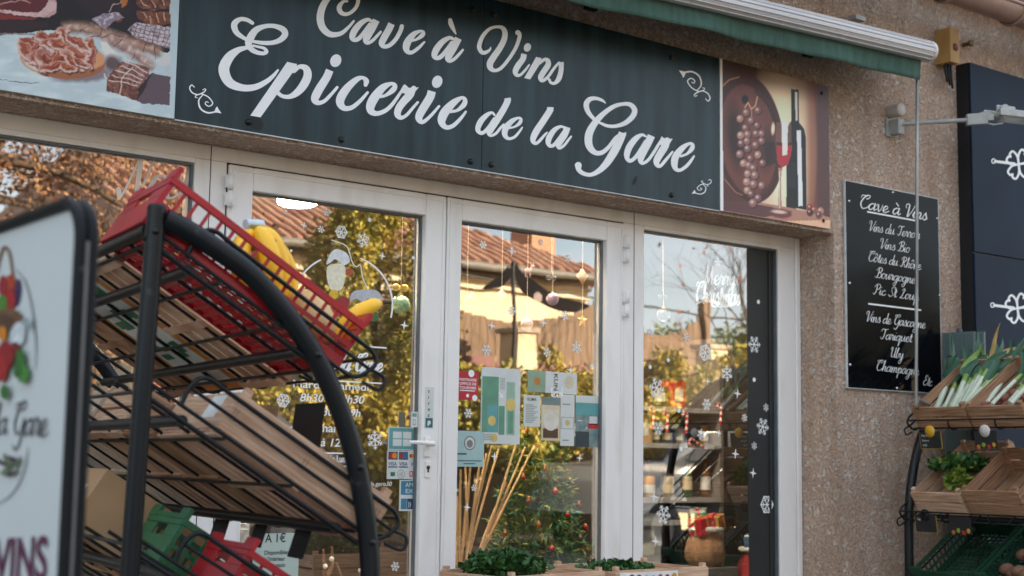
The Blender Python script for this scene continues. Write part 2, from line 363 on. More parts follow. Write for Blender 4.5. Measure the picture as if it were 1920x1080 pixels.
def grid_mesh(name, A, B, D, n, m, colfn, matl, parent):
    "rectangle A + u(B-A) + v(D-A) cut in n by m cells, each with one printed colour"
    A, B, D = V3(A), V3(B), V3(D); u = np.linspace(0, 1, n+1); v = np.linspace(0, 1, m+1)
    off = np.array(WLOC.get(parent.name, (0, 0, 0))) if parent is not None else np.zeros(3)
    vs = (A+u[None, :, None]*(B-A)+v[:, None, None]*(D-A)-off).reshape(-1, 3)
    i, j = np.meshgrid(np.arange(n), np.arange(m)); k = (j*(n+1)+i).ravel()
    fs = np.stack([k, k+1, k+n+2, k+n+1], 1)
    me = bpy.data.meshes.new(name); me.from_pydata(vs.tolist(), [], fs.tolist()); me.materials.append(matl)
    uc, vc = np.meshgrid(np.linspace(0, 1, n+1), np.linspace(0, 1, m+1))
    col = colfn(uc, vc).reshape(-1, 3); ca = me.color_attributes.new('print', 'FLOAT_COLOR', 'POINT')
    ca.data.foreach_set('color', np.column_stack([np.clip(col, 0, 1), np.ones(len(col))]).ravel().astype(np.float32))
    me.update(); o = bpy.data.objects.new(name, me); COL.objects.link(o)
    if parent is not None: o.parent = parent
    return o
# ------------------------------------------------------------------ materials of the place
WALLY, GY = -.23, .034                         # stucco front plane, outer face of the glazing
STUCCO = stucco()
WHITE = mat('white_aluminium', (.75, .73, .70), .32, vs=2.5, stretch=(3, 3, .8), col2=(.85, .84, .825), lo=.3, hi=.5)
SEAL = mat('rubber_seal', (.02, .021, .022), .6)
GLASS = [glass_mat('shop_glass', .34, (.98, .985, .98)), glass_mat('clear_glass', .0, (.99, .995, .99))]
DECAL = mat('white_vinyl', (.88, .90, .90), .6, var=.04)
BLACKM = mat('black_enamel', (.006, .0085, .011), .42, spec=.32, vs=22, col2=(.05, .048, .045), lo=.66, hi=.76, bump=.05, bs=120)
WOOD = mat('crate_wood', (.46, .265, .165), .75, vs=5, stretch=(1.5, 1.5, 26), col2=(.70, .48, .335), bump=.25, bs=30)
WOOD2 = mat('old_crate_wood', (.24, .125, .065), .8, vs=5, stretch=(1.5, 1.5, 26), col2=(.46, .26, .15), bump=.3, bs=30)
STEEL = mat('grey_metal', (.42, .43, .44), .38, .7, var=.08)
CONC = mat('paving', (.24, .205, .17), .9, vs=3, col2=(.33, .29, .245), bump=.3, bs=30)

# ------------------------------------------------------------------ ground
def strip(name, x0, x1, y0, y1, z, m, bottom=None):
    b = MB()
    if bottom is None: b.poly([(x0, y0, z), (x1, y0, z), (x1, y1, z), (x0, y1, z)])
    else: b.box((x0, y0, bottom), (x1, y1, z))
    return tag(b.build(name, m), kind='structure')
strip('ground', -900, 900, -900, 900, -.13, mat('earth', (.16, .15, .09), .95, vs=.3, col2=(.20, .19, .10)))
strip('road', -200, 200, -13.4, -2.6, -.12, mat('asphalt', (.045, .045, .047), .9, var=.2, vs=8, bump=.4, bs=90))
strip('pavement', -40, 60, -2.6, -.1, 0, CONC, -.2)
strip('far_pavement', -40, 60, -15.4, -13.4, 0, CONC, -.2)

# ------------------------------------------------------------------ the shop building
shop = thing('shop_building', 'beige roughcast shop with white glazed double door below a long dark fascia', 'building', (3.5, 0, 0))
b = MB()
JX = 5.825                                     # right jamb of the opening
b.box((-9, WALLY, 2.17), (JX, .12, 3.72)); b.box((JX, WALLY, -.02), (21, .12, 3.72)); b.box((-9, WALLY, -.02), (-3.2, .12, 2.17))
wall = b.build('wall', STUCCO, shop)
b = MB()
tile = mat('clay_tile', (.36, .15, .085), .85, vs=5, col2=(.50, .26, .16), bump=.4, bs=30)
b.hexa([(-9.3, -.46, 3.66), (21.3, -.46, 3.66), (21.3, 4, 5.75), (-9.3, 4, 5.75), (-9.3, -.46, 3.74), (21.3, -.46, 3.74), (21.3, 4, 5.85), (-9.3, 4, 5.85)])
b.hexa([(-9.3, 4.001, 5.75), (21.3, 4.001, 5.75), (21.3, 8.4, 3.66), (-9.3, 8.4, 3.66), (-9.3, 4.001, 5.85), (21.3, 4.001, 5.85), (21.3, 8.4, 3.74), (-9.3, 8.4, 3.74)])
for i in range(140):                           # mouths of the canal tiles along the eave
    x = -9+i*.215; P = [(x, -.5+.6*k, 3.762+.6*k*.469) for k in range(9)]
    b.tube(P, .075, 8)
roof = b.build('roof', tile, shop)
b = MB()
for k in range(3): b.box((-9+.01, 7.6+.001*k, 0), (21, 7.8+.001*k, 3.7)) if k == 0 else None
b.box((-9, .13, 0), (-8.8, 7.59, 3.7)); b.box((20.8, .13, 0), (21, 7.59, 3.7))
b.build('rear_wall', STUCCO, shop)
# gutter: half round trough with a rolled lip and hoops
gm = mat('brown_gutter', (.34, .215, .17), .45, var=.06)
g = MB(); gy, gz, gr = -.56, 3.53, .085
arc = [(gy+gr*math.cos(a), gz+gr*math.sin(a)) for a in np.linspace(R(180), R(360), 13)]
arc2 = [(gy+(gr-.006)*math.cos(a), gz+(gr-.006)*math.sin(a)) for a in np.linspace(R(360), R(180), 13)]
ring = arc+arc2
vs = [(x, y, z) for x in (-9.3, 21.3) for y, z in ring]; n = len(ring)
g.add(vs, [(i, (i+1) % n, n+(i+1) % n, n+i) for i in range(n)], True)
g.tube([(-9.3, gy-gr, gz), (21.3, gy-gr, gz)], .011, 8)
gut = g.build('gutter', gm, shop)
for x in np.arange(-8, 21, .62):
    h = MB(); h.tube([(x+.1, gy+(gr+.008)*math.cos(a), gz+(gr+.008)*math.sin(a)) for a in np.linspace(R(178), R(362), 14)], .008, 6)
    if 5 < x < 9: h.build('hoop', gm, gut)
# interior shell
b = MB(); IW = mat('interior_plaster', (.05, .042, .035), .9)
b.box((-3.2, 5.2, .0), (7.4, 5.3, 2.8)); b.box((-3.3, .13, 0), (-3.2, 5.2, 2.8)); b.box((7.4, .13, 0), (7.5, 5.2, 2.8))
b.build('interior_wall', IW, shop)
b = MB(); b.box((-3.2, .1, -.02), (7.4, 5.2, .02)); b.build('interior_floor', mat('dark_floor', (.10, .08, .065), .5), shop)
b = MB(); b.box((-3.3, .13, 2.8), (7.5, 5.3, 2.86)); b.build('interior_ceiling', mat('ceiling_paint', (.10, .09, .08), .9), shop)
cl = MB(); lp = at(557, 381, 3.62); cl.lathe((lp[0], lp[1], lp[2]), [(.0, -.012), (.12, -.012), (.12, .0), (.135, .0), (.135, 2.799-lp[2]), (0, 2.799-lp[2])], 28)
cl.build('ceiling_lamp_and_fill', mat('lamp_and_fill_glow', (1, .82, .6), .5, var=0, emit=38), shop)
for lx, ly in ((3.0, .34), (3.75, .32), (4.35, .32), (5.2, .34), (.6, .4)):  # unseen fill lamps, added to brighten the display behind the glass
    cl = MB(); cl.lathe((lx, ly, 2.74), [(.0, -.012), (.12, -.012), (.12, .0), (.135, .0), (.135, .059), (0, .059)], 28)
    cl.build('ceiling_lamp_and_fill', MATS['lamp_and_fill_glow'], shop)

# ------------------------------------------------------------------ white shopfront: fixed frame, two doors, two fixed windows
fr = MB()
def mem(b, x0, x1, z0, z1, y0=0.0, y1=.1, d=.006):
    "framing member with a shallow front rebate line on each long edge"
    b.box((x0, y0, z0), (x1, y1, z1))
mem(fr, -3.2, 5.785, 2.112, 2.17)
mem(fr, -3.2, JX-.003, .0, .06)
mem(fr, 2.36, 2.495, .06, 2.112); mem(fr, 4.57, 4.705, .06, 2.112); mem(fr, 5.66, 5.785, .06, 2.112)
mem(fr, 5.788, JX-.003, .06, 2.168, -.008, .1); mem(fr, -.35, -.22, .06, 2.112); mem(fr, -3.19, -3.05, .06, 2.112)
frame_o = fr.build('shopfront_frame', WHITE, shop, bevel=.004)
ln = MB()
for x in (2.425, 4.638): ln.box((x-.0015, -.0015, .06), (x+.0015, .01, 2.168))
ln.build('joint', SEAL, frame_o)
def pane(b, x0, x1, z0, z1):
    b.poly([(x0, GY, z0), (x1, GY, z0), (x1, GY, z1), (x0, GY, z1)]); b.cur = 1
    y = GY+.024; b.add([(x0, GY, z0), (x1, GY, z0), (x1, GY, z1), (x0, GY, z1), (x0, y, z0), (x1, y, z0), (x1, y, z1), (x0, y, z1)], [(5, 4, 7, 6), (0, 4, 5, 1), (1, 5, 6, 2), (2, 6, 7, 3), (3, 7, 4, 0)])
def seal(b, x0, x1, z0, z1, y=.016, t=.008):
    b.box((x0, y, z0), (x0+t, GY-.001, z1)); b.box((x1-t, y, z0), (x1, GY-.001, z1))
    b.box((x0+t, y, z1-t), (x1-t, GY-.001, z1)); b.box((x0+t, y, z0), (x1-t, GY-.001, z0+t))
def leaf(x0, x1, gx0, gx1, gz0, gz1):
    d = MB(); y0, y1 = -.012, .0625
    d.box((x0, y0, .065), (gx0, y1, 2.105)); d.box((gx1, y0, .065), (x1, y1, 2.105)); d.box((gx0, y0, gz1), (gx1, y1, 2.105)); d.box((gx0, y0, .065), (gx1, y1, gz0))
    o = d.build('door', WHITE, shop, bevel=.005)
    # raised outer fillet, mitre lines
    k = MB(); k.box((x0+.012, y0-.004, .08), (x0+.02, y0+.004, 2.09)); k.box((x1-.02, y0-.004, .08), (x1-.012, y0+.004, 2.09)); k.box((x0+.02, y0-.004, 2.082), (x1-.02, y0+.004, 2.09))
    k.build('fillet', WHITE, o)
    s_ = MB(); seal(s_, gx0, gx1, gz0, gz1); s_.build('glazing_seal', mat('grey_seal', (.13, .145, .16), .6), o)
    p = MB(); pane(p, gx0, gx1, gz0, gz1); p.build('pane', GLASS, o)
    return o
doorL = leaf(2.50, 3.531, 2.604, 3.425, .25, 2.012)
doorR = leaf(3.537, 4.564, 3.615, 4.455, .25, 2.012)
gap = MB(); gap.box((3.5312, .0, .065), (3.5368, .05, 2.105)); gap.box((2.4955, .002, .065), (2.4995, .05, 2.112)); gap.box((4.5645, .002, .065), (4.5695, .05, 2.112)); gap.box((2.4955, .002, 2.1055), (4.5695, .05, 2.1115))
gap.build('door_gap', SEAL, frame_o)
def fixed(x0, x1, z0, z1):
    p = MB(); pane(p, x0, x1, z0, z1); o = p.build('window_pane', GLASS, shop)
    s_ = MB(); seal(s_, x0, x1, z0, z1, .012); s_.build('glazing_seal', MATS['grey_seal'], o); return o
winL = fixed(-.22, 2.36, .06, 2.092); winR = fixed(4.705, 5.66, .06, 2.094); winF = fixed(-3.05, -.35, .06, 2.092)
tb = MB(); tb.box((-3.2, .001, 2.0925), (2.3595, .1, 2.1118)); tb.box((4.7055, .001, 2.0945), (5.6595, .1, 2.1118)); tb.build('glazing_bead', WHITE, frame_o)
# hinges
def hinge(x, z, o):
    h = MB(); y = -.03
    for z0, z1 in ((z-.065, z-.004), (z+.004, z+.065)): h.lathe((x, y, z0), [(0, 0), (.011, 0), (.011, z1-z0), (0, z1-z0)], 12); h.box((x-.016, y, z0+.006), (x+.016, -.0125, z1-.006))
    hh = h.build('hinge', WHITE, o)
    k = MB(); k.lathe((x, y, z-.004), [(0, 0), (.0095, 0), (.0095, .008), (0, .008)], 10); k.lathe((x, y, z-.072), [(0, 0), (.008, 0), (.008, .007), (0, .007)], 10)
    return hh
for z in (1.98, 1.72): hinge(4.566, z, doorR)
for z in (2.0, 1.74, .4): hinge(2.498, z, doorL)
hinge(4.566, .4, doorR)
# lever handle, key plate
hd = MB(); hp = at(800, 832, -.012)
hd.box((hp[0]-.014, -.022, hp[2]-.055), (hp[0]+.014, -.0125, hp[2]+.03)); hd.lathe((hp[0], -.022, hp[2]), [(.012, 0), (.011, .045), (0, .045)], 12, (0, -1, 0))
hd.tube(catmull([(hp[0], -.062, hp[2]), (hp[0]-.03, -.066, hp[2]+.001), (hp[0]-.075, -.064, hp[2]+.004), (hp[0]-.12, -.06, hp[2]+.003)], 5), np.linspace(.011, .008, 16), 10)
hd.build('handle', WHITE, doorL, bevel=.003)
kp = MB(); q = at(801, 880, -.012); kp.box((q[0]-.013, -.018, q[2]-.035), (q[0]+.013, -.0125, q[2]+.035)); kp.build('key_plate', WHITE, doorL, bevel=.003)
kc = MB(); kc.lathe((q[0], -.018, q[2]+.008), [(.008, 0), (.008, .004), (0, .004)], 12, (0, -1, 0)); kc.box((q[0]-.003, -.0215, q[2]-.012), (q[0]+.003, -.0181, q[2]+.0)); kc.build('lock_cylinder', mat('dark_brass', (.10, .08, .05), .4, .8), doorL)

# ------------------------------------------------------------------ vinyl decals on the panes
def flat_poly(b, P, y): b.poly([(p[0], y, p[1]) for p in P])
DY = GY-.0015
def snowflake(x, z, r, kind, o, k):
    b = MB(); y = DY-.0001*(k % 5)
    if kind == 'dot': flat_poly(b, [(x+r*math.cos(a), z+r*math.sin(a)) for a in np.linspace(0, 2*math.pi, 19)[:-1]], y)
    elif kind == 'star':
        P = [(x+(r if i % 2 == 0 else r*.26)*math.sin(i*math.pi/4+.1), z+(r if i % 2 == 0 else r*.26)*math.cos(i*math.pi/4+.1)) for i in range(8)]
        b.add([(x, y, z)]+[(p[0], y, p[1]) for p in P], [(0, 1+i, 1+(i+1) % 8) for i in range(8)])
    else:
        rot = .3*(k % 4); w = r*.11; h = 0
        def barz(x0, z0, x1, z1, w):
            nonlocal h; h += 1
            d = unit((x1-x0, z1-z0)); nx, nz = -d[1]*w/2, d[0]*w/2; yy = y-.00003*h
            b.poly([(x0+nx, yy, z0+nz), (x1+nx, yy, z1+nz), (x1-nx, yy, z1-nz), (x0-nx, yy, z0-nz)])
        for i in range(6):
            a = rot+i*math.pi/3; c, s_ = math.cos(a), math.sin(a); barz(x, z, x+r*c, z+r*s_, w)
            for f, l in ((.45, .34), (.72, .26)):
                for sg in (-1, 1):
                    a2 = a+sg*R(58); barz(x+r*f*c, z+r*f*s_, x+r*f*c+r*l*math.cos(a2), z+r*f*s_+r*l*math.sin(a2), w*.9)
            if kind == 'ring':
                a3 = a+math.pi/3; barz(x+r*.9*c, z+r*.9*s_, x+r*.9*math.cos(a3), z+r*.9*math.sin(a3), w)
    b.build({'dot': 'dot_decal', 'star': 'star_decal'}.get(kind, 'snowflake_decal'), DECAL, o)
FL = {0: [(536, 396, 5, 'dot'), (693, 412, 6, 'dot'), (775, 483, 5, 'dot'), (613, 398, 8, ''), (640, 435, 13, 'ring'), (681, 450, 14, ''), (570, 423, 8, 'star'), (602, 430, 7, ''), (717, 480, 8, 'star'), (758, 610, 9, 'star'), (546, 470, 4, 'dot'), (531, 751, 14, 'ring'), (513, 782, 9, ''), (550, 810, 13, 'ring'), (703, 825, 17, ''), (741, 1062, 9, ''), (473, 760, 5, 'dot')],
      1: [(906, 459, 8, ''), (960, 471, 9, 'star'), (1014, 454, 6, ''), (1064, 484, 7, ''), (960, 583, 8, ''), (1059, 592, 8, ''), (1019, 605, 8, 'star'), (922, 611, 8, 'star'), (912, 657, 10, ''), (1026, 661, 8, ''), (1081, 651, 10, ''), (1110, 686, 5, 'dot'), (1070, 694, 8, 'star'), (935, 736, 12, ''), (1044, 734, 14, 'ring'), (1087, 802, 17, ''), (878, 775, 9, ''), (1003, 703, 7, 'star'), (876, 951, 8, 'star'), (889, 915, 6, ''), (927, 856, 8, 'star'), (1087, 859, 7, 'star'), (904, 708, 5, 'dot')],
      2: [(1422, 566, 5, 'dot'), (1253, 675, 5, 'dot'), (1219, 688, 5, 'dot'), (1414, 712, 5, 'dot'), (1414, 646, 13, ''), (1322, 661, 13, 'ring'), (1363, 700, 12, ''), (1231, 728, 16, ''), (1218, 623, 6, ''), (1287, 632, 7, ''), (1383, 738, 8, 'star'), (1327, 715, 6, 'star'), (1325, 758, 9, ''), (1396, 783, 6, ''), (1436, 764, 6, ''), (1430, 800, 13, ''), (1234, 803, 11, ''), (1314, 814, 8, ''), (1414, 836, 6, ''), (1244, 965, 15, ''), (1438, 946, 14, 'ring'), (1348, 812, 6, 'star'), (1379, 851, 8, 'star'), (1412, 887, 8, 'star'), (1226, 931, 9, 'star'), (1229, 1015, 9, 'star'), (1273, 770, 5, 'dot'), (1277, 842, 5, 'dot')]}
TRY = GY-.0055
tm = MB(); tx0 = at(1408, 700, .012)[0]; tm.box((tx0, GY-.004, .07), (5.652, GY-.001, 2.085)); tm.box((tx0+.15, GY-.012, .07), (tx0+.16, GY-.0041, 2.085)); tm.build('reveal_reflection_strip', mat('reveal_reflection_dark', (.022, .026, .026), .55, var=.15, vs=2), frame_o)  # dark strip painted in for the shaded reveal mirrored in the glass
for di, o in ((0, doorL), (1, doorR), (2, winR)):
    for k, (px, py, r, kd) in enumerate(FL[di]):
        global_y = TRY if px > 1405 else GY-.0015; DY = global_y; p = at(px, py, DY); x2 = at(px+10, py, DY); s_ = r/10*np.linalg.norm(x2-p)/1.28
        s_ = max(s_, .008)
        snowflake(p[0], p[2], s_*(.72 if kd == 'dot' else 1.15), kd, o, k)
XV, ZV = (1, 0, 0), (0, 0, 1)
def pxscript(b, s, l, r, y, size, t=.16, shear=.42): script(b, s, at(*l, y), at(*r, y), ZV, size, t, shear)
DY = GY+.028
# seasonal greeting in white script on the right-hand pane
b = MB()
pxscript(b, 'Merry', (1318, 531), (1379, 537), DY, .046, .2, .1); pxscript(b, 'Christmas', (1304, 566), (1387, 572), DY, .05, .2, .1)
ribbon(b, [(1306, 570, 1), (1325, 564, 4), (1350, 570, 6), (1370, 573, 5), (1388, 562, 1)], lambda x, y, k: at(x, y, DY-.001-.0002*k))
for i in range(3): ribbon(b, [(1334+9*i, 567, 1), (1336+9*i, 573, 4), (1343+9*i, 576, 1)], lambda x, y, k: at(x, y, DY-.0016-.0002*k))
b.build('greeting_decal', DECAL, winR)
p = at(1346, 492, DY); b = MB()
P = [(p[0]+(.026 if i % 2 == 0 else .011)*math.sin(i*math.pi/5), DY, p[2]+(.026 if i % 2 == 0 else .011)*math.cos(i*math.pi/5)) for i in range(10)]
b.add([(p[0], DY, p[2])]+P, [(0, 1+i, 1+(i+1) % 10) for i in range(10)]); b.build('star_decal', DECAL, winR)
DY = GY-.0015
b = MB(); pxscript(b, 'Noël', (222, 368), (352, 372), DY, .085, .17, .3); b.build('greeting_decal', mat('pale_vinyl', (.72, .62, .55), .6), winL)
# opening hours
b = MB()
def pxsans(b, s, l, hpx, y, width=None, italic=0, bold=0, align='LEFT'):
    p = at(*l, y); q = at(l[0], l[1]-hpx, y); fw_ = None
    if width: fw_ = np.linalg.norm(at(l[0]+width, l[1]+width*.03, y)-p)
    sans(b, s, p, XV, ZV, abs(q[2]-p[2]), bold, align, italic=italic, fitw=fw_)
pxscript(b, 'Epicerie de la Gare', (505, 690), (715, 698), DY, .036, .3, .35)
for l, s, h, w_, it in (((548, 726), 'Mardi - Samedi', 14, 142, 0), ((561, 752), '8h30 à 12h30', 15, 121, .2), ((571, 778), '15h30 à 19h', 15, 101, .2), ((575, 809), 'Dimanche', 16, 91, 0), ((572, 836), '9h à 12h30', 15, 96, .2), ((585, 866), 'Fermé le Lundi', 13, 70, 0)):
    pxsans(b, s, l, h, DY, w_, it, .012)
pxsans(b, 'la.gare30', (694, 911), 8, DY, 40, .2)
for (x0, y0, x1, y1) in ((585, 712, 722, 713), (578, 849, 686, 850), (602, 874, 684, 875), (690, 650, 725, 651)):
    p, q = at(x0, y0, DY), at(x1, y1, DY); b.box((p[0], DY-.0004, p[2]-.003), (q[0], DY, p[2]+.003))
b.build('opening_hours_lettering', DECAL, doorL)
# fruit basket emblem on the left door
b = MB()
def arcp(cx, cy, r, a0, a1, y, w, n=14): ribbon(b, [(cx+r*math.cos(R(a)), cy-r*1.0*math.sin(R(a)), w) for a in np.linspace(a0, a1, n)], lambda x, yy, k: at(x, yy, y-.0002*k), n=2)
arcp(642, 572, 94, 68, -14, DY, 3); arcp(642, 572, 94, 172, 116, DY, 3)
ribbon(b, [(622, 450, 1.5), (650, 462, 1.5), (660, 490, 1.5), (668, 500, 1.5), (676, 497, 1.5), (680, 520, 1.5), (690, 542, 1.5)], lambda x, y, k: at(x, y, DY-.0003*k))
b.build('emblem_outline', DECAL, doorL)
def blob(name, col, pts, o=doorL, y=DY-.0006, rough=.6):
    b = MB(); P = catmull(pts, 4, True); b.poly([tuple(at(x, yy, y)) for x, yy in P]); b.build(name, mat('ink_'+col, lin(col), rough, var=.1, vs=60), o)
blob('emblem_lid', 'dfe5ea', [(612, 495), (620, 475), (632, 467), (650, 475), (656, 490), (645, 497), (636, 490), (628, 486), (620, 492)])
blob('emblem_jar', 'e9e4cc', [(614, 500), (646, 498), (644, 535), (634, 545), (618, 540)], y=DY-.0003)
for k, (x, y, r, c) in enumerate([(644, 568, 12, '9c2f2b'), (628, 585, 10, 'b23a30'), (648, 590, 11, 'a8322c'), (612, 562, 10, '55793a'), (626, 552, 9, 'd8b23a'), (608, 575, 8, '6b8f45'), (655, 510, 7, 'b0553a'), (600, 590, 8, '4d7433'), (700, 593, 10, '3f6b35')]):
    blob('emblem_fruit', c, [(x+r*math.cos(a), y+r*math.sin(a)) for a in np.linspace(0, 6.28, 9)[:-1]], y=DY-.0008-.0001*k)
blob('emblem_cloth', 'b9bdc4', [(664, 546), (700, 543), (714, 552), (716, 562), (700, 566), (690, 560), (680, 566), (668, 560), (656, 565)], y=DY-.002)

# ------------------------------------------------------------------ the fascia sign
SY = -.248
sx0, sx1 = at(333, 100, SY)[0], at(1349, 260, SY)[0]; sz0, sz1 = 2.186, 2.935
seam = at(904, 250, SY)[0]
sgn = thing('fascia_sign', 'long dark teal fascia sign with big white script shop lettering', 'sign', ((sx0+sx1)/2, SY, sz0))
SIGNM = mat('teal_sign_sheet', (.0065, .0215, .027), .3, vs=3.5, col2=(.019, .046, .055), stretch=(4, 4, .45), bump=.05, bs=2.5, spec=.3)
for x0, x1 in ((sx0, seam-.0015), (seam+.0015, sx1)):
    b = MB(); b.box((x0, SY, sz0), (x1, WALLY-.003, sz1)); b.build('board', SIGNM, sgn)
LETM = mat('white_letter_vinyl', (.87, .885, .89), .45, var=.03)
def trace(ox, oy, s, strokes, b, y=SY-.0015):
    for st in strokes:
        flat = st[0] == 'f'; pts = st[1:] if flat else st
        ribbon(b, [(ox+p[0]/s, oy+p[1]/s, p[2]/s) for p in pts], lambda x, yy, k: at(x, yy, y-.0008*k), flat, 6)
def tpoly(ox, oy, s, P, b, y=SY-.0012): b.poly([tuple(at(ox+x/s, oy+yy/s, y)) for x, yy in P])
def tdot(ox, oy, s, cx, cy, rx, ry, b, y=SY-.0012): b.poly([tuple(at(ox+(cx+rx*math.cos(a)+.12*ry*math.sin(a))/s, oy+(cy-ry*math.sin(a))/s, y)) for a in np.linspace(0, 2*math.pi, 25)[:-1]])
lt = MB()
A = (390, 0, 4.5)
trace(*A, [[(375, 195, 30), (330, 168, 34), (270, 163, 38), (222, 205, 54), (242, 275, 46), (320, 332, 28)],
           [(340, 400, 40), (348, 340, 66), (400, 258, 56), (480, 222, 38), (560, 220, 38), (630, 247, 50), (650, 290, 54), (612, 335, 46), (545, 360, 38), (465, 362, 34), (380, 350, 26)],
           [(345, 385, 50), (372, 420, 44), (420, 444, 36), (470, 450, 32), (494, 434, 32), (470, 406, 26), (425, 395, 22), (380, 385, 20)],
           [(350, 398, 26), (300, 408, 38), (245, 428, 54), (180, 482, 80), (135, 570, 92), (150, 650, 86), (200, 710, 74), (300, 742, 58), (400, 734, 52), (490, 690, 42), (550, 640, 32), (590, 592, 18)],
           [(725, 600, 34), (775, 562, 36), (828, 580, 58), (840, 640, 70), (808, 715, 72), (752, 780, 60), (690, 815, 40), (630, 812, 32), (590, 785, 34)],
           ['f', (1027, 592, 66), (1000, 655, 68), (940, 750, 72), (905, 820, 70), (908, 852, 58), (938, 868, 38), (985, 850, 32), (1040, 795, 28), (1090, 737, 24)]], lt)
tpoly(*A, [(668, 522), (750, 540), (748, 566), (443, 990), (357, 975)], lt); tdot(*A, 1078, 512, 47, 54, lt)
B_ = (580, 0, 4.5)
aB = [[(525, 178, 24), (490, 166, 32), (430, 200, 48), (380, 262, 56), (362, 312, 50), (376, 336, 36), (410, 330, 38), (452, 288, 36), (510, 205, 30)],
      ['f', (565, 170, 60), (530, 240, 60), (490, 310, 58), (478, 342, 52), (493, 362, 32), (530, 345, 28), (570, 305, 26), (602, 268, 20)]]
off = lambda L_, dx, dy: [[p if isinstance(p, str) else (p[0]+dx, p[1]+dy, p[2]) for p in st] for st in L_]
trace(*B_, [[(320, 10, 18), (285, 15, 26), (252, 60, 42), (265, 103, 40), (305, 120, 32), (350, 105, 30), (395, 60, 30), (412, 0, 34), (395, -60, 36), (335, -98, 34), (250, -90, 38), (170, -30, 48), (115, 50, 58), (92, 140, 62), (105, 220, 60), (150, 275, 54), (200, 293, 46), (270, 280, 36), (330, 230, 26), (375, 178, 20)],
            *aB, ['f', (693, 200, 58), (670, 250, 58), (630, 320, 58), (612, 365, 54), (632, 393, 36), (680, 380, 36), (730, 330, 36), (768, 262, 36), (780, 222, 36)],
            [(850, 345, 22), (900, 334, 22), (950, 300, 38), (962, 274, 30), (935, 263, 24), (880, 290, 46), (832, 350, 62), (817, 400, 58), (830, 435, 42), (865, 442, 32), (920, 405, 28), (970, 355, 18)],
            *off(aB, 693, 153), [(1188, 170, 34), (1195, 200, 42), (1215, 245, 30), (1236, 286, 12)],
            [(475, 716, 34), (480, 682, 46), (450, 656, 30), (400, 670, 46), (322, 740, 66), (268, 820, 74), (262, 875, 66), (298, 914, 46), (360, 906, 38), (430, 850, 32), (492, 780, 22)],
            [(575, 818, 26), (640, 806, 26), (705, 760, 46), (722, 722, 38), (690, 706, 30), (620, 740, 60), (552, 820, 78), (517, 890, 76), (522, 938, 60), (570, 958, 40), (640, 934, 36), (700, 880, 32), (770, 780, 24), (800, 725, 18)]], lt)
C_ = (660, 100, 6.75)
trace(*C_, [[(780, 440, 60), (735, 520, 100), (650, 615, 96), (595, 690, 92), (575, 760, 86), (598, 805, 66), (640, 812, 48), (700, 772, 42), (770, 690, 38), (832, 620, 32)],
            ['f', (1010, 478, 104), (985, 560, 106), (905, 690, 106), (855, 780, 100), (850, 830, 88), (880, 868, 58), (930, 850, 46), (1010, 775, 40), (1102, 670, 32)],
            [(1240, 738, 38), (1330, 722, 40), (1412, 655, 66), (1430, 592, 56), (1390, 562, 42), (1290, 622, 84), (1185, 730, 112), (1137, 830, 108), (1147, 898, 80), (1200, 938, 56), (1280, 915, 52), (1370, 830, 44), (1440, 740, 30)]], lt)
tpoly(*C_, [(665, 388), (720, 437), (845, 430), (775, 515), (690, 520), (640, 500), (600, 540)], lt, SY-.0026); tdot(*C_, 1078, 360, 66, 78, lt)
D_ = (860, 40, 6.75)
trace(*D_, [[(405, 328, 14), (395, 358, 30), (350, 390, 46), (300, 395, 52), (263, 345, 56), (266, 280, 56), (310, 180, 50), (390, 97, 40), (480, 70, 36), (552, 82, 52), (585, 140, 68), (575, 230, 72), (520, 340, 76), (440, 455, 82), (397, 530, 84), (402, 588, 70), (450, 622, 46), (530, 596, 44), (630, 482, 44), (720, 340, 46), (764, 222, 50), (770, 165, 52), (748, 142, 66)],
            ['f', (828, 412, 72), (810, 480, 74), (752, 560, 76), (718, 630, 70), (733, 678, 50), (780, 678, 36), (840, 620, 32), (892, 552, 24)],
            [(1020, 530, 40), (1085, 484, 42), (1128, 498, 60), (1130, 555, 72), (1080, 632, 74), (1040, 700, 72), (1047, 743, 54), (1082, 743, 42), (1140, 690, 38), (1210, 590, 36), (1270, 520, 26)],
            ['f', (1294, 516, 74), (1298, 570, 62), (1290, 650, 64), (1262, 735, 64), (1212, 784, 40), (1165, 774, 36), (1145, 735, 34)]], lt)
tpoly(*D_, [(980, 450), (1048, 465), (1035, 530), (905, 735), (830, 718)], lt); tdot(*D_, 870, 330, 46, 54, lt)
E_ = (880, 160, 6)
trace(*E_, [[(285, 335, 24), (255, 307, 28), (200, 332, 50), (132, 400, 66), (97, 480, 62), (107, 522, 48), (150, 535, 42), (210, 482, 42), (280, 375, 34)],
            ['f', (428, 143, 70), (430, 175, 72), (390, 260, 72), (310, 390, 76), (245, 490, 74), (226, 540, 62), (250, 565, 32), (300, 540, 32), (350, 480, 30), (387, 440, 24)],
            [(440, 482, 24), (510, 466, 24), (566, 424, 42), (580, 382, 36), (550, 367, 28), (480, 402, 54), (417, 470, 70), (397, 530, 66), (411, 578, 50), (450, 600, 34), (510, 580, 32), (560, 525, 28), (595, 475, 18)],
            ['f', (910, 245, 72), (905, 285, 72), (832, 400, 74), (752, 520, 76), (717, 600, 66), (727, 643, 46), (760, 650, 36), (810, 602, 34), (850, 555, 28), (875, 530, 18)],
            [(1075, 480, 24), (1030, 463, 30), (960, 500, 54), (902, 580, 66), (887, 640, 60), (907, 680, 42), (950, 672, 42), (1000, 612, 40), (1080, 495, 32)],
            ['f', (1103, 470, 72), (1070, 560, 72), (1017, 640, 68), (1002, 688, 54), (1024, 705, 32), (1070, 672, 30), (1110, 620, 28), (1145, 575, 20)]], lt)
F_ = (1060, 160, 6)
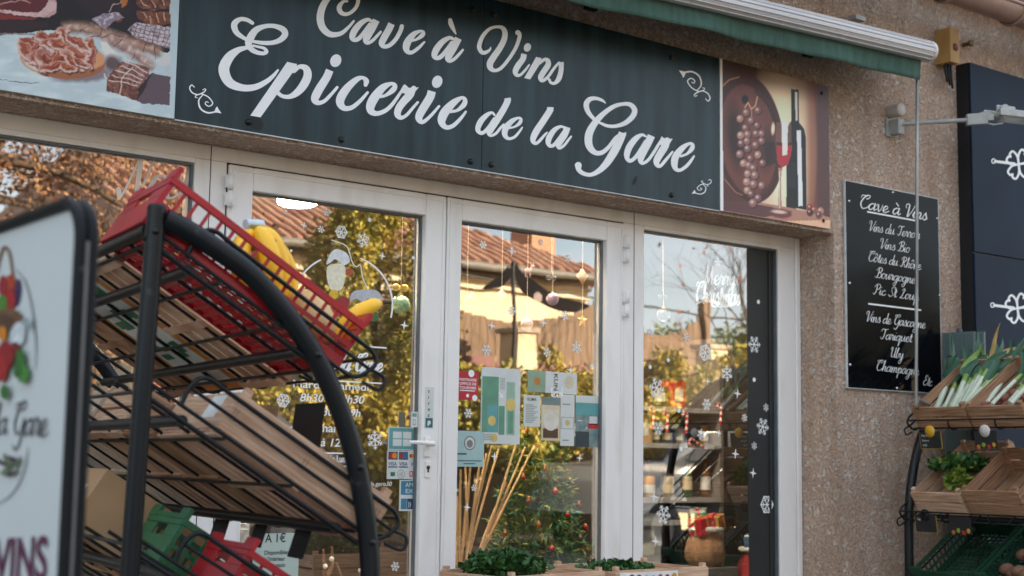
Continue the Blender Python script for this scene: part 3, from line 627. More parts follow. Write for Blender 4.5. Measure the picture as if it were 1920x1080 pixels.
trace(*F_, [[(450, 198, 14), (410, 167, 32), (340, 146, 40), (270, 160, 54), (235, 218, 62), (257, 300, 52), (315, 372, 40)],
            [(375, 415, 26), (470, 455, 36), (570, 458, 40), (680, 420, 54), (762, 342, 62), (778, 272, 60), (730, 217, 50), (650, 210, 40), (550, 236, 48), (440, 310, 56), (342, 410, 72), (272, 530, 86), (260, 640, 86), (290, 718, 72), (350, 762, 54), (420, 752, 50), (490, 692, 44), (560, 600, 42), (620, 545, 30)],
            ['f', (645, 535, 90), (602, 640, 90), (540, 760, 92), (462, 878, 80), (380, 960, 60), (290, 1005, 44), (212, 995, 46), (155, 955, 54), (145, 900, 78)],
            [(905, 575, 22), (860, 557, 34), (790, 602, 64), (722, 690, 74), (692, 780, 66), (706, 838, 46), (745, 845, 42), (810, 782, 44), (900, 630, 34)],
            ['f', (968, 566, 86), (930, 650, 84), (872, 760, 82), (847, 838, 66), (870, 876, 38), (930, 842, 36), (990, 762, 36), (1040, 680, 34), (1080, 610, 24)],
            [(1145, 620, 70), (1118, 690, 84), (1062, 780, 82), (1027, 850, 74), (1036, 898, 52), (1070, 906, 38), (1130, 840, 36), (1205, 748, 24)],
            [(1300, 798, 26), (1370, 770, 30), (1422, 714, 52), (1430, 668, 42), (1390, 657, 34), (1312, 710, 64), (1242, 800, 80), (1227, 880, 76), (1242, 938, 52), (1290, 955, 38), (1360, 910, 38), (1412, 850, 34), (1447, 797, 22)]], lt)
tpoly(*F_, [(1082, 573), (1125, 605), (1207, 600), (1160, 680), (1090, 690), (1050, 650)], lt, SY-.0026)
tpoly(*F_, [(598, 530), (640, 538), (690, 527), (660, 580), (600, 570)], lt, SY-.003)
lt.build('lettering', LETM, sgn)
for Q in ([(474, 218), (488, 222), (494, 236), (484, 245), (470, 236)], [(1186, 345), (1188, 336), (1194, 330), (1193, 340), (1189, 347)]):
    q_ = MB(); q_.poly([tuple(at(x, y, SY-.0007)) for x, y in catmull(Q, 4, True)]); q_.build('stain', mat('dark_stain', (.008, .012, .015), .7), sgn)
def flourish(f):
    b = MB(); S = [[(133, 490, 5), (118, 478, 6), (107, 495, 7), (120, 520, 7), (150, 532, 7), (180, 522, 7), (197, 508, 6), (193, 500, 5), (182, 505, 5)], [(155, 531, 5), (140, 540, 5), (140, 548, 5), (150, 549, 4)],
                   [(175, 528, 7), (212, 546, 7), (236, 580, 7), (216, 598, 6), (195, 585, 6), (200, 572, 5), (212, 576, 5)], [(182, 532, 5), (158, 565, 8), (168, 610, 9), (208, 634, 9), (256, 628, 9)]]
    for st in S: ribbon(b, [(320+x/3, y/3, w/3) for x, y, w in st], lambda x, y, k: at(*f(x, y), SY-.0012-.0006*k))
    b.poly([tuple(at(*f(320+x/3, y/3), SY-.002)) for x, y in ((244, 631), (255, 605), (262, 598), (268, 612), (286, 638), (262, 634))])
    b.build('flourish', LETM, sgn)
flourish(lambda x, y: (x, y))
flourish(lambda x, y: (1331+(x-356)*-.98+0, 185+(y-160)*-1.02+4+(x-356)*-.06))
flourish(lambda x, y: (1333-(x-357)*.62, 336+(y-160)*.56+(x-357)*-.06+1))
bm_ = mat('dark_bolt', (.02, .02, .022), .35, .6)
for px, py in ((466, 229), (882, 303), (921, 309), (1259, 366), (885, 18), (925, 28), (1258, 108), (640, 262)):
    p = at(px, py, SY); b = MB(); b.lathe((p[0], SY, p[2]), [(.013, -.001), (.012, .006), (.007, .010), (0, .010)], 12, (0, -1, 0)); b.build('bolt', bm_, sgn)
pe = MB(); pe.box((sx0, SY-.001, sz0-.004), (sx1, WALLY-.004, sz0-.0005)); pe.build('edge_trim', mat('pale_edge', (.6, .62, .63), .5), sgn)
# picture prints at both ends
cimg = attr_mat('print', .38, .4)
def ham(u, v):
    x0, x1 = hx0, hx1; P = np.stack([x0+u*(x1-x0), np.full(u.shape, SY-.002), sz0+v*(sz1-sz0)], -1)-CAM
    c = P@BAS; X = (960+FPX*c[..., 0]/c[..., 2])*4.697; Y = (540+FPX*c[..., 1]/c[..., 2])*4.697
    p = Paint(X, Y); X = X+(p.n(45, 51)-.5)*26; Y = Y+(p.n(45, 52)-.5)*22; p.X, p.Y = X, Y; n1 = p.n(60, 1); n2 = p.n(22, 2); n3 = p.n(240, 3)
    p.fill(np.ones_like(X), '1a1a24'); p.fill(np.clip(n3*1.6-.5, 0, 1), '241a28', .7)
    tb_ = p.poly([(-3000, 60), (0, 310), (520, 262), (900, 300), (1600, 500), (1600, 1400), (-3000, 1400)]); p.fill(tb_, 'b4c2c8'); p.fill(tb_*np.clip(p.n(200, 5, .3)*1.4-.55, 0, 1), 'd2dadb')
    p.fill(p.seg([(-400, 640), (0, 700), (270, 732), (345, 735)], 7), '2a3036')
    # the ham at top left
    hm = p.poly([(-1500, -900), (420, -300), (500, -60), (498, 120), (440, 155), (340, 150), (0, 112), (-1500, -60)]); p.fill(hm, 'c9b4b4'); 
    p.fill(p.poly([(-1500, -900), (330, -300), (450, -60), (400, 60), (330, 115), (0, 85), (-1500, -120)]), '6d3037'); p.fill(hm*np.clip(n1*2-.9, 0, 1), '8d3a42', .7); p.fill(p.seg([(0, 40), (170, 0), (260, 20)], 10), 'c9a9a5')
    p.fill(p.poly([(-1500, -30), (0, 118), (330, 158), (300, 172), (0, 170), (-1500, 60)]), '8a3a30'); p.fill(p.poly([(-1500, 60), (0, 172), (430, 190), (420, 240), (0, 300), (-1500, 150)]), '3d2a30'); p.fill(p.seg([(-1500, 160), (0, 298), (300, 300)], 18), '8f8288')
    # dark ham, knotted end
    p.fill(p.ell(900, -60, 330, 220, .3, .3), '3a2430'); p.fill(p.poly([(1050, -40), (1140, -60), (1110, 40), (1075, 75)]), 'b07c40')
    p.fill(p.poly([(800, 170), (900, 120), (1040, 110), (1090, 160), (1000, 190), (930, 260), (860, 210)]), '8f8796'); p.fill(p.poly([(800, 170), (900, 120), (1040, 110), (1090, 160), (1000, 190), (930, 260), (860, 210)])*np.clip(n2*3-1.4, 0, 1), 'c9bfc6')
    p.fill(p.seg([(960, 100), (1000, 40), (1070, 20)], 9), 'c9bcbc'); p.fill(p.poly([(1010, 190), (1085, 155), (1075, 185), (1040, 200)]), '8b4232')
    # tied blocks at the top right
    for Pn, c in (([(1180, -80), (1510, -60), (1520, 70), (1320, 100), (1200, 50)], '6b4238'), ([(1200, 95), (1520, 110), (1500, 205), (1330, 235), (1215, 165)], '7a4d3c')):
        m = p.poly(Pn); p.fill(m, c); p.fill(m*np.clip(n2*2.4-1, 0, 1), 'a97c62', .8)
    for q in ([(1230, 0), (1300, 60)], [(1330, -10), (1370, 60)], [(1430, 0), (1450, 50)], [(1260, 110), (1290, 150)], [(1320, 140), (1330, 230)], [(1380, 115), (1400, 200)], [(1440, 115), (1450, 180)]): p.fill(p.seg(q, 9), 'd7b9a0')
    # netted sausage
    nt_ = p.poly([(1120, 260), (1200, 195), (1510, 240), (1510, 430), (1300, 370), (1180, 320)]); p.fill(nt_, 'c2bac0'); p.fill(nt_*np.clip(n2*2.6-1.1, 0, 1), '77606a', .8)
    gr_ = (np.abs(((X*.95+Y*.25)/42) % 1-.5) < .09) | (np.abs(((Y-X*.22)/36) % 1-.5) < .1); p.fill(nt_*gr_, '5c4e58', .75)
    # long dry sausages
    def saus(Q, w, c, hi, seed):
        m = p.seg(Q, w); p.fill(m, c); p.fill(m*np.clip(p.n(38, seed)*2.6-1.05, 0, 1), hi, .9); p.fill(m*np.clip(p.n(26, seed+9)*3-1.9, 0, 1), '8a5a48', .7)
        p.fill(p.seg([(a+w*.18, b_+w*.3) for a, b_ in Q], w*.35), '4a3438', .35)
    saus([(590, 240), (720, 240), (900, 290), (1380, 450)], 125, 'a98d80', 'cdbcb2', 3); saus([(960, 350), (1120, 430), (1310, 570)], 120, 'a68d86', 'd0c2bc', 5)
    for q in ([(1290, 380), (1260, 460)], [(1360, 410), (1370, 530)], [(1080, 350), (1010, 410)], [(1190, 470), (1160, 520)], [(890, 260), (880, 320), (760, 330)], [(900, 330), (980, 300), (1080, 330)]): p.fill(p.seg(q, 8), '41333a')
    p.fill(p.poly([(880, 360), (930, 370), (1050, 500), (1040, 580), (980, 550), (900, 440)]), 'cfcfcd')
    p.fill(p.poly([(1390, 540), (1510, 440), (1510, 560), (1400, 580)]), 'c3c4c6'); p.fill(p.poly([(1440, 620), (1510, 570), (1500, 670)]), 'b9bcc0')
    # table shadow at the right, board and slices
    p.fill(p.poly([(1180, 880), (1240, 700), (1330, 640), (1500, 680), (1490, 930), (1250, 910)]), '6d616b'); p.fill(p.ell(720, 650, 330, 90, -.05, .35), '7d6f76', .8); p.fill(p.ell(1000, 560, 110, 90, .5, .5), '5f4b52', .9)
    p.fill(p.ell(555, 540, 380, 155, .08, .03), 'a07358'); p.fill(p.ell(555, 500, 378, 140, .08, .04), 'c69c7c'); p.fill(p.ell(520, 440, 350, 120, .05, .1), 'c7bcb4', .9); p.fill(p.ell(300, 560, 160, 80, .5, .5), 'd9cfc6', .8)
    rr = random.Random(4)
    SL = [(250, 390, .9, 95, 60), (330, 320, -.5, 90, 50), (420, 330, .3, 120, 46), (520, 310, -.2, 120, 44), (600, 350, .7, 110, 52), (700, 380, .9, 120, 50), (800, 410, 1.0, 105, 46), (230, 460, 1.2, 90, 58), (340, 420, -.3, 120, 60), (450, 400, .4, 130, 58), (570, 430, .6, 140, 58), (690, 480, .9, 130, 52), (810, 520, 1.0, 110, 44), (330, 520, .2, 120, 62), (430, 520, .5, 140, 72), (540, 520, .15, 150, 64), (640, 550, .7, 120, 50), (730, 560, .9, 80, 40), (470, 580, .1, 130, 46), (590, 590, .3, 100, 36)]
    wx_, wy_ = (p.n(90, 41)-.5)*130, (p.n(90, 42)-.5)*90; p.X, p.Y = X+wx_, Y+wy_
    for cx, cy, an, ra, rb in SL:
        an += rr.uniform(-.5, .5); ra *= rr.uniform(.8, 1.25)
        p.fill(p.ell(cx+10, cy+16, ra*1.04, rb*1.06, an, .12), '5a3030', .75); p.fill(p.ell(cx, cy, ra, rb, an, .12), 'cdb6b0', .95)
        c_, q_ = math.cos(an), math.sin(an); base_ = rr.choice(['92503c', '8a4434', 'a05f46', '9b5540'])
        p.fill(p.ell(cx-6*c_+q_*rb*.18, cy-6*q_-c_*rb*.18, ra*.93, rb*.78, an, .35), base_)
        p.fill(p.ell(cx-q_*rb*.05, cy+c_*rb*.1, ra*.7, rb*.25, an+.1, .9), '5f2f2a', .65); p.fill(p.ell(cx+q_*rb*.45, cy-c_*rb*.45, ra*.55, rb*.16, an-.1, .9), 'd09a80', .7)
    p.fill(p.ell(520, 470, 360, 150, .05, .3)*np.clip(p.n(40, 31)*2.2-1.1, 0, 1), 'd8c4bc', .35)
    p.X, p.Y = X, Y
    # tied coppa in front
    bl = p.poly([(940, 690), (1040, 560), (1090, 535), (1320, 600), (1300, 690), (1215, 780), (1200, 890), (1040, 830), (940, 795)]); p.fill(bl, '6f4a44'); p.fill(bl*np.clip(n2*2.6-1.05, 0, 1), '9c7668', .9)
    p.fill(p.poly([(940, 690), (1040, 560), (1090, 535), (1320, 600), (1300, 690), (1215, 760), (1080, 700)])*np.clip(p.n(30, 12)*2.4-.9, 0, 1), 'b39a94', .7); p.fill(p.poly([(1215, 780), (1300, 690), (1340, 640), (1290, 760), (1205, 888)]), '2a2024', .8)
    for k in range(5): p.fill(p.seg([(1090-34*k, 540+42*k), (1190-22*k, 575+38*k), (1295-22*k, 640+30*k)], 11), 'dcc8c4')
    p.fill(p.seg([(1170, 590), (1075, 690), (1055, 830)], 11), 'd9c9c6'); p.fill(p.seg([(945, 700), (920, 650), (930, 690)], 9), 'd9cfcc')
    p.fill(p.poly([(1495, -400), (1503, 1080), (1700, 1080), (1700, -400)]), 'b4c3c9')
    return np.clip(p.C**1.38*1.4*np.array([1.04, 1.0, .97]), 0, .8)
hx0, hx1 = 1.02, sx0-.003
hp_ = thing('picture_panel', 'printed panel picturing cured ham slices and tied sausages on a pale table', 'picture', ((hx0+hx1)/2, SY, sz0))
b = MB(); b.box((hx0, SY, sz0), (hx1, WALLY-.003, sz1)); b.build('board', mat('panel_edge', (.55, .57, .58), .5), hp_)
grid_mesh('print', (hx0, SY-.002, sz0), (hx1, SY-.002, sz0), (hx0, SY-.002, sz1), 420, 290, ham, cimg, hp_)
wx0, wx1 = sx1+.003, at(1556, 440, SY)[0]
def wine(u, v):
    P = np.stack([wx0+u*(wx1-wx0), np.full(u.shape, SY-.002), sz0+v*(sz1-sz0)], -1)-CAM
    c = P@BAS; X = (960+FPX*c[..., 0]/c[..., 2]-1340)*3.274; Y = (540+FPX*c[..., 1]/c[..., 2]-110)*3.274
    p = Paint(X, Y); o = np.ones_like(X); p.fill(o, '5a3c38'); g_ = np.clip(1.25-np.hypot((X-420)/170, (Y-560)/620), 0, 1)**.6; p.fill(g_, 'f0dcc4'); p.fill(np.clip((X-560)/140, 0, 1), '5a3f44', .9); p.fill(np.clip(1-np.abs(X-595)/45, 0, 1), '9a5f48', .7)
    p.fill(np.clip((150-Y+X*.22)/90, 0, 1), '3a2a30', .55)
    p.fill(p.ell(215, 490, 208, 400, -.12, .015), '4b2b2c'); p.fill(p.ell(205, 500, 176, 350, -.12, .05), '6e4540'); p.fill(p.ell(240, 520, 120, 330, -.2, .5), '7d5048', .6); p.fill(p.ell(130, 480, 75, 260, -.1, .6), '2e1e22', .9); p.fill(p.ell(320, 560, 70, 170, .1, .6), '3a262a', .75)
    p.fill(p.seg([(45, 170), (90, 130), (150, 112)], 8), 'c79b80', .8); p.fill(p.seg([(60, 740), (130, 820), (170, 838)], 7), 'b88b74', .7); p.fill(p.seg([(250, 200), (330, 290), (390, 420)], 16), '2f2023', .8)
    p.fill(p.poly([(40, 870), (260, 880), (440, 910), (720, 975), (720, 1200), (40, 1200)]), 'a77f72'); p.fill(p.poly([(40, 870), (180, 875), (480, 940), (300, 975), (40, 930)]), '55353c', .9); p.fill(p.poly([(300, 1000), (720, 990), (720, 1080), (500, 1060)]), 'e0b79e', .8); p.fill(np.clip(p.n(60, 4, .3)*2-1.1, 0, 1)*(Y > 930), '8a5b50', .6)
    # bottle
    bt = np.maximum(p.poly([(470, 186), (515, 190), (518, 390), (548, 430), (560, 480), (565, 930), (440, 910), (440, 440), (455, 405), (470, 385)]), 0); p.fill(bt, '17181d'); p.fill(p.poly([(504, 440), (530, 440), (541, 905), (515, 905)]), 'dfe0df'); p.fill(p.poly([(492, 205), (507, 205), (510, 380), (497, 380)]), 'c7c4c4'); p.fill(p.poly([(470, 186), (515, 190), (515, 204), (470, 200)]), '3a3638')
    p.fill(p.poly([(444, 640), (500, 640), (500, 800), (444, 790)]), '2c2d33', .8)
    # glass
    p.fill(p.poly([(378, 390), (470, 392), (474, 560), (455, 640), (410, 668), (385, 640), (372, 560)]), 'b58f86', .28); p.fill(p.poly([(378, 530), (472, 530), (470, 590), (450, 650), (415, 668), (388, 640)]), 'a63440'); p.fill(p.poly([(378, 512), (470, 516), (472, 534), (378, 532)]), '3a1d26', .8); p.fill(p.poly([(412, 392), (450, 392), (446, 590), (414, 596)]), 'e9dcda', .85)
    p.fill(p.poly([(390, 670), (412, 672), (406, 760), (412, 930), (388, 930), (396, 760)]), 'a98478'); p.fill(p.seg([(398, 690), (398, 920)], 5), 'efe3dc'); p.fill(p.ell(405, 950, 76, 32, .1, .2), '6b4646'); p.fill(p.ell(395, 940, 60, 14, .1, .5), 'e6cfc6', .7); p.fill(p.ell(440, 965, 30, 8, 0, .6), '8d2f3a', .9)
    p.fill(p.ell(358, 430, 14, 46, .05, .5), 'efd6c0', .9); p.fill(p.poly([(300, 510), (375, 512), (385, 640), (320, 660)]), '2f2026', .7)
    # grapes
    rr = random.Random(11); gp = [(155, 368), (190, 330), (222, 380), (262, 410), (185, 425), (160, 470), (200, 465), (250, 460), (290, 460), (160, 520), (195, 505), (250, 530), (290, 505), (155, 585), (205, 552), (262, 590), (222, 612), (290, 640), (172, 642), (208, 655), (238, 672), (205, 705), (248, 715), (200, 755), (240, 770), (290, 778), (200, 808), (225, 830), (262, 855), (238, 885), (262, 318)]
    p.fill(p.ell(186, 250, 24, 30, 0, .2), '1c1418'); p.fill(p.seg([(262, 235), (250, 290), (225, 310), (205, 270), (185, 300)], 10), 'c9a48c'); p.fill(p.seg([(225, 310), (228, 380)], 7), 'b8937c')
    for x, y in gp:
        r_ = rr.uniform(20, 27); x += rr.uniform(-4, 4); p.fill(p.ell(x+4, y+5, r_*1.08, r_*1.2, .2, .25), '2a1a1f'); p.fill(p.ell(x, y, r_, r_*1.12, .2, .2), rr.choice(['7d5a5c', '8a6868', '735055', 'a08078'])); p.fill(p.ell(x-5, y-6, r_*.62, r_*.6, 0, .9), 'd9c2ba', .8)
    for x, y, c in ((585, 915, '8d3038'), (610, 930, '8a5a54'), (650, 935, 'a58078'), (585, 945, '4b2e33'), (640, 960, '6b484a')): p.fill(p.ell(x, y, 22, 26, 0, .2), c); p.fill(p.ell(x-5, y-8, 9, 9, 0, .8), 'e3c6bc', .8)
    p.fill(p.poly([(20, -200), (45, -200), (55, 1200), (20, 1200)]), 'd6dde2')
    return np.clip(p.C**1.2*1.6*np.array([1.03, .98, .90]), 0, .92)
wp = thing('picture_panel', 'printed panel picturing grapes, a wine glass and a dark bottle before a copper tray', 'picture', ((wx0+wx1)/2, SY, sz0))
b = MB(); b.box((wx0, SY, sz0), (wx1, WALLY-.003, sz1)); b.build('board', MATS['panel_edge'], wp)
grid_mesh('print', (wx0, SY-.002, sz0), (wx1, SY-.002, sz0), (wx0, SY-.002, sz1), 220, 190, wine, cimg, wp)
for px, py in ((1543, 414), (1540, 175)):
    p = at(px, py, SY); b = MB(); b.lathe((p[0], SY-.003, p[2]), [(.009, 0), (.008, .004), (0, .005)], 10, (0, -1, 0)); b.build('bolt', bm_, wp)

# ------------------------------------------------------------------ menu board
mb_y = -.245
mn = thing('menu_board', 'glossy black wine list board with white handwriting screwed to the wall', 'sign', tuple(at(1680, 735, mb_y)))
mx0, mx1 = at(1587, 500, mb_y)[0], at(1763, 600, mb_y)[0]; mz0, mz1 = 1.378, 2.456
b = MB(); b.box((mx0, mb_y, mz0), (mx1, WALLY-.003, mz1)); b.build('board', mat('black_gloss_sheet', (.004, .005, .007), .08, var=.3, vs=1.5, spec=.1), mn)
b = MB(); e = .004
b.box((mx0-e, mb_y-.001, mz0-e), (mx0, WALLY-.003, mz1+e)); b.box((mx1, mb_y-.001, mz0-e), (mx1+e, WALLY-.003, mz1+e)); b.box((mx0, mb_y-.001, mz1), (mx1, WALLY-.003, mz1+e)); b.box((mx0, mb_y-.001, mz0-e), (mx1, WALLY-.003, mz0))
b.build('edge_trim', mat('pale_trim', (.55, .57, .58), .4), mn)
b = MB(); my = mb_y-.0015; rw = .034
for s, l, r_, sz_, t in (('Cave à Vins', (1610, 389), (1737, 413), .036, .2), ('Vins du Terroir', (1627, 432), (1724, 448), .0275, .14), ('Vins Bio', (1648, 465), (1705, 474), .0275, .14), ('Côtes du Rhône', (1627, 489), (1726, 506), .0275, .14), ('Bourgogne', (1641, 520), (1715, 532), .0275, .14), ('Pic St Loup', (1637, 551), (1722, 564), .0275, .14),
                       ('Vins de Gascogne', (1622, 602), (1734, 616), .0275, .14), ('Tariquet', (1650, 635), (1709, 642), .0275, .14), ('Uby', (1668, 669), (1693, 673), .0275, .14), ('Champagne', (1642, 694), (1722, 704), .0275, .14), ('Etc ...', (1730, 722), (1759, 726), .0275, .14)):
    pxscript(b, s, l, r_, my, sz_, t, .4)
for (x0, y0, x1, y1) in ((1626, 397, 1722, 415), (1628, 569.5, 1727, 582)):
    p, q = at(x0, y0, my), at(x1, y1, my); b.box((p[0], my-.0004, p[2]-.004), (q[0], my, p[2]+.004))
b.build('lettering', LETM, mn)
sm_ = mat('bright_screw', (.6, .62, .64), .25, .9)
for px, py in ((1592, 377), (1674, 361), (1757, 410), (1593, 531), (1594, 684), (1682, 728), (1762, 554)):
    p = at(px, py, mb_y); b = MB(); b.lathe((p[0], mb_y-.0005, p[2]), [(.008, 0), (.006, .004), (0, .005)], 10, (0, -1, 0)); b.build('screw', sm_, mn)
# ------------------------------------------------------------------ awning rolled half open above the fascia
GREEN = mat('green_canvas', (.035, .085, .065), .85, vs=6, col2=(.055, .12, .095), bump=.3, bs=14, stretch=(6, 1, 1))
AY = -.55
e1 = at(1742, 97, AY); e0 = e1+(at(1300, -8, AY)-e1)*4.2
aw = thing('awning', 'half retracted dark green awning with grey front bar above the fascia', 'awning', ((e0[0]+e1[0])/2, -.3, e1[2]))
b = MB(); n = 40; rad = .052
b.tube([e0+(e1-e0)*t for t in np.linspace(0, 1, n)], rad, 20)
for k in range(6):
    a = R(120+25*k); d = np.array([0, math.cos(a), math.sin(a)])*(rad+.0005); b.tube([e0+d, e1+d], .004, 5)
ba = b.build('front_bar', mat('bar_aluminium', (.56, .55, .56), .42, .15, var=.06, vs=3, stretch=(.2, 8, 8)), aw)
b = MB(); b.lathe(e1, [(.0, .012), (.045, .012), (.056, .004), (.056, -.02), (.05, -.02)], 20, unit(e1-e0)); b.build('end_cap', mat('pale_plastic', (.62, .61, .60), .45), aw)
v1t = e1+np.array([-.045, .0, -.03]); v0t = e0+np.array([0, 0, -.03]); vb1 = at(1730, 149, AY+.012); dz = e1[2]-.035-vb1[2]
b = MB(); m = 90; vs = []
for j in range(7):
    for i in range(m+1):
        t = i/m; p = v0t+(v1t-v0t)*t; sag = .012*math.sin(t*47)+.008*math.sin(t*101+1); d_ = dz*(1+.05*math.sin(t*15))
        vs.append((p[0], AY+.02+sag*(j/6)*1.0, p[2]-d_*j/6))
b.add(vs, [(j*(m+1)+i, j*(m+1)+i+1, (j+1)*(m+1)+i+1, (j+1)*(m+1)+i) for j in range(6) for i in range(m)], True)
va = b.build('valance', GREEN, aw); sm = va.modifiers.new('thickness', 'SOLIDIFY'); sm.thickness = .003
b = MB()                                       # cloth from the bar back to the roller on the wall
vs = []
for j in range(7):
    for i in range(m+1):
        t = i/m; p = e0+(e1-e0)*t; s_ = j/6; vs.append((p[0]-.03, AY+.01+s_*.24, p[2]+.05+.012*s_-.03*math.sin(s_*3.14)+.004*math.sin(t*61)))
b.add(vs, [(j*(m+1)+i, j*(m+1)+i+1, (j+1)*(m+1)+i+1, (j+1)*(m+1)+i) for j in range(6) for i in range(m)], True)
ca = b.build('canopy', GREEN, aw); sm = ca.modifiers.new('thickness', 'SOLIDIFY'); sm.thickness = .003
b = MB(); b.tube([e0+np.array([0, .26, .05]), e1+np.array([-.05, .26, .05])], .035, 14); b.build('roller', GREEN, aw)
for px in (1560, 1150, 700, 250):
    x = at(px, 120, -.4)[0]; z = (e0+(e1-e0)*((x-e0[0])/(e1[0]-e0[0])))[2]; b = MB()
    b.tube([(x, -.25, z+.0), (x-.12, -.40, z-.05), (x-.01, AY+.04, z-.01)], .014, 8); b.box((x-.03, WALLY-.03, z-.05), (x+.03, WALLY, z+.1)); b.build('folding_arm', BLACKM, aw)
# crank rod hanging from the valance end
cr = MB(); c1, c2, c3 = at(1720, 148, -.5), at(1718, 742, -.5), at(1756, 764, -.42)
cr.tube(np.vstack([[c1+np.array([0, 0, .06])], catmull([c1, (c1+c2)/2, c2, c2+(c3-c2)*.12+np.array([0, 0, -.012]), c3], 8)]), .0085, 10)
cr.build('crank_rod', mat('rod_grey', (.33, .34, .33), .35, .5, vs=2, col2=(.12, .12, .12)), aw)
# little fixing plate on the wall above the awning
p = at(1600, 37, WALLY); b = MB(); b.box((p[0]-.04, WALLY-.05, p[2]-.012), (p[0]+.04, WALLY, p[2]+.012)); tag(b.build('wall_bracket', STEEL), 'small grey metal bracket on the wall just above the awning', 'bracket')

# ------------------------------------------------------------------ flood lamp, round cap, junction box
GREYP = mat('grey_paint', (.33, .34, .33), .5, var=.1, vs=20)
lb = at(1669, 241, WALLY)
fl = thing('flood_lamp', 'grey floodlight on a thin wall arm pointing out beside the black wine list', 'lamp', tuple(lb))
b = MB(); b.box((lb[0]-.045, WALLY-.012, lb[2]-.05), (lb[0]+.03, WALLY, lb[2]+.05)); b.box((lb[0]-.02, WALLY-.07, lb[2]-.04), (lb[0]+.03, WALLY-.0125, lb[2]+.04)); b.build('wall_plate', GREYP, fl, bevel=.003)
a0 = np.array([lb[0]+.01, WALLY-.06, at(1685, 232, WALLY-.06)[2]]); a1 = at(1814, 225, -.52)
b = MB(); b.tube([a0, a1], .0115, 10); b.build('arm', GREYP, fl)
ad = unit(a1-a0); au = np.array([0, 0, 1.]); an = unit(np.cross(ad, au))
b = MB(); b.obox(a1+ad*.05, ad*.055, an*.018, au*.03); b.obox(a1+ad*.10+au*.008, ad*.04, an*.006, au*.018); b.tube([a1+ad*.09-au*.02, a1+ad*.14-au*.035, a1+ad*.19-au*.03], .005, 6); b.tube([a1+ad*.06+au*.03, a1+ad*.12+au*.045, a1+ad*.17+au*.02], .004, 6); b.build('knuckle', GREYP, fl, bevel=.003)
hp = at(1880, 216, -.60); hd_ = unit(at(1930, 222, -.66)-hp)
b = MB(); b.obox(hp+hd_*.10, hd_*.14, an*.075, au*.02); b.obox(hp+hd_*.02+au*.035, hd_*.06, an*.012, au*.018); b.obox(hp-hd_*.06, hd_*.06, an*.012, au*.016); b.tube([hp+an*.05+au*.03, hp-an*.05+au*.03], .02, 10); b.build('lamp_head', mat('lamp_grey', (.40, .42, .41), .45, .2), fl, bevel=.005)
b = MB(); b.obox(hp+hd_*.10-au*.0215, hd_*.12, an*.06, au*.001); b.build('lamp_glass', mat('pale_lens', (.6, .62, .6), .2), fl)
cp = at(1668, 210, WALLY); b = MB(); b.lathe((cp[0], WALLY, cp[2]), [(.036, -.002), (.036, .075), (.033, .08), (0, .081)], 24, (0, -1, 0))
tag(b.build('wall_vent', mat('cap_grey', (.42, .39, .36), .5)), 'short round grey cylinder on the wall above the floodlight arm', 'vent')
j0 = at(1752, 85, WALLY); jz0, jz1 = at(1786, 117, -.33)[2], at(1786, 52, -.33)[2]; jx = j0[0]
jb = thing('junction_box', 'ochre metal junction box under the eaves with black cables looping below', 'junction box', (jx+.05, WALLY, jz0))
b = MB(); b.box((jx, -.335, jz0), (jx+.085, WALLY, jz1)); b.build('box_body', mat('ochre_paint', (.33, .185, .06), .55, vs=10, col2=(.42, .25, .09)), jb, bevel=.004)
b = MB(); b.lathe((jx+.046, -.335, (jz0+jz1)/2-.01), [(.022, 0), (.022, .004), (0, .005)], 16, (0, -1, 0)); b.build('badge', mat('maroon_badge', (.10, .02, .025), .5), jb)
b = MB()
for k in range(3):
    x = jx+.015+.024*k; b.tube(catmull([(x, -.29, jz0+.005), (x-.01, -.30, jz0-.07), (x+.012, -.29, jz0-.10-.015*k), (x+.03, -.27, jz0-.06), (x+.028, -.26, jz0+.004)], 6), .006, 7)
b.build('cable', BLACKM, jb)
b = MB(); q = at(1805, 85, WALLY); b.lathe((q[0], WALLY, q[2]), [(.012, 0), (.012, .05), (.02, .05), (.02, .065), (0, .066)], 12, (0, -1, 0)); tag(b.build('cable_gland', mat('dull_brass', (.20, .15, .07), .45, .6)), 'small brass cable fitting on the wall right of the ochre box', 'fitting')

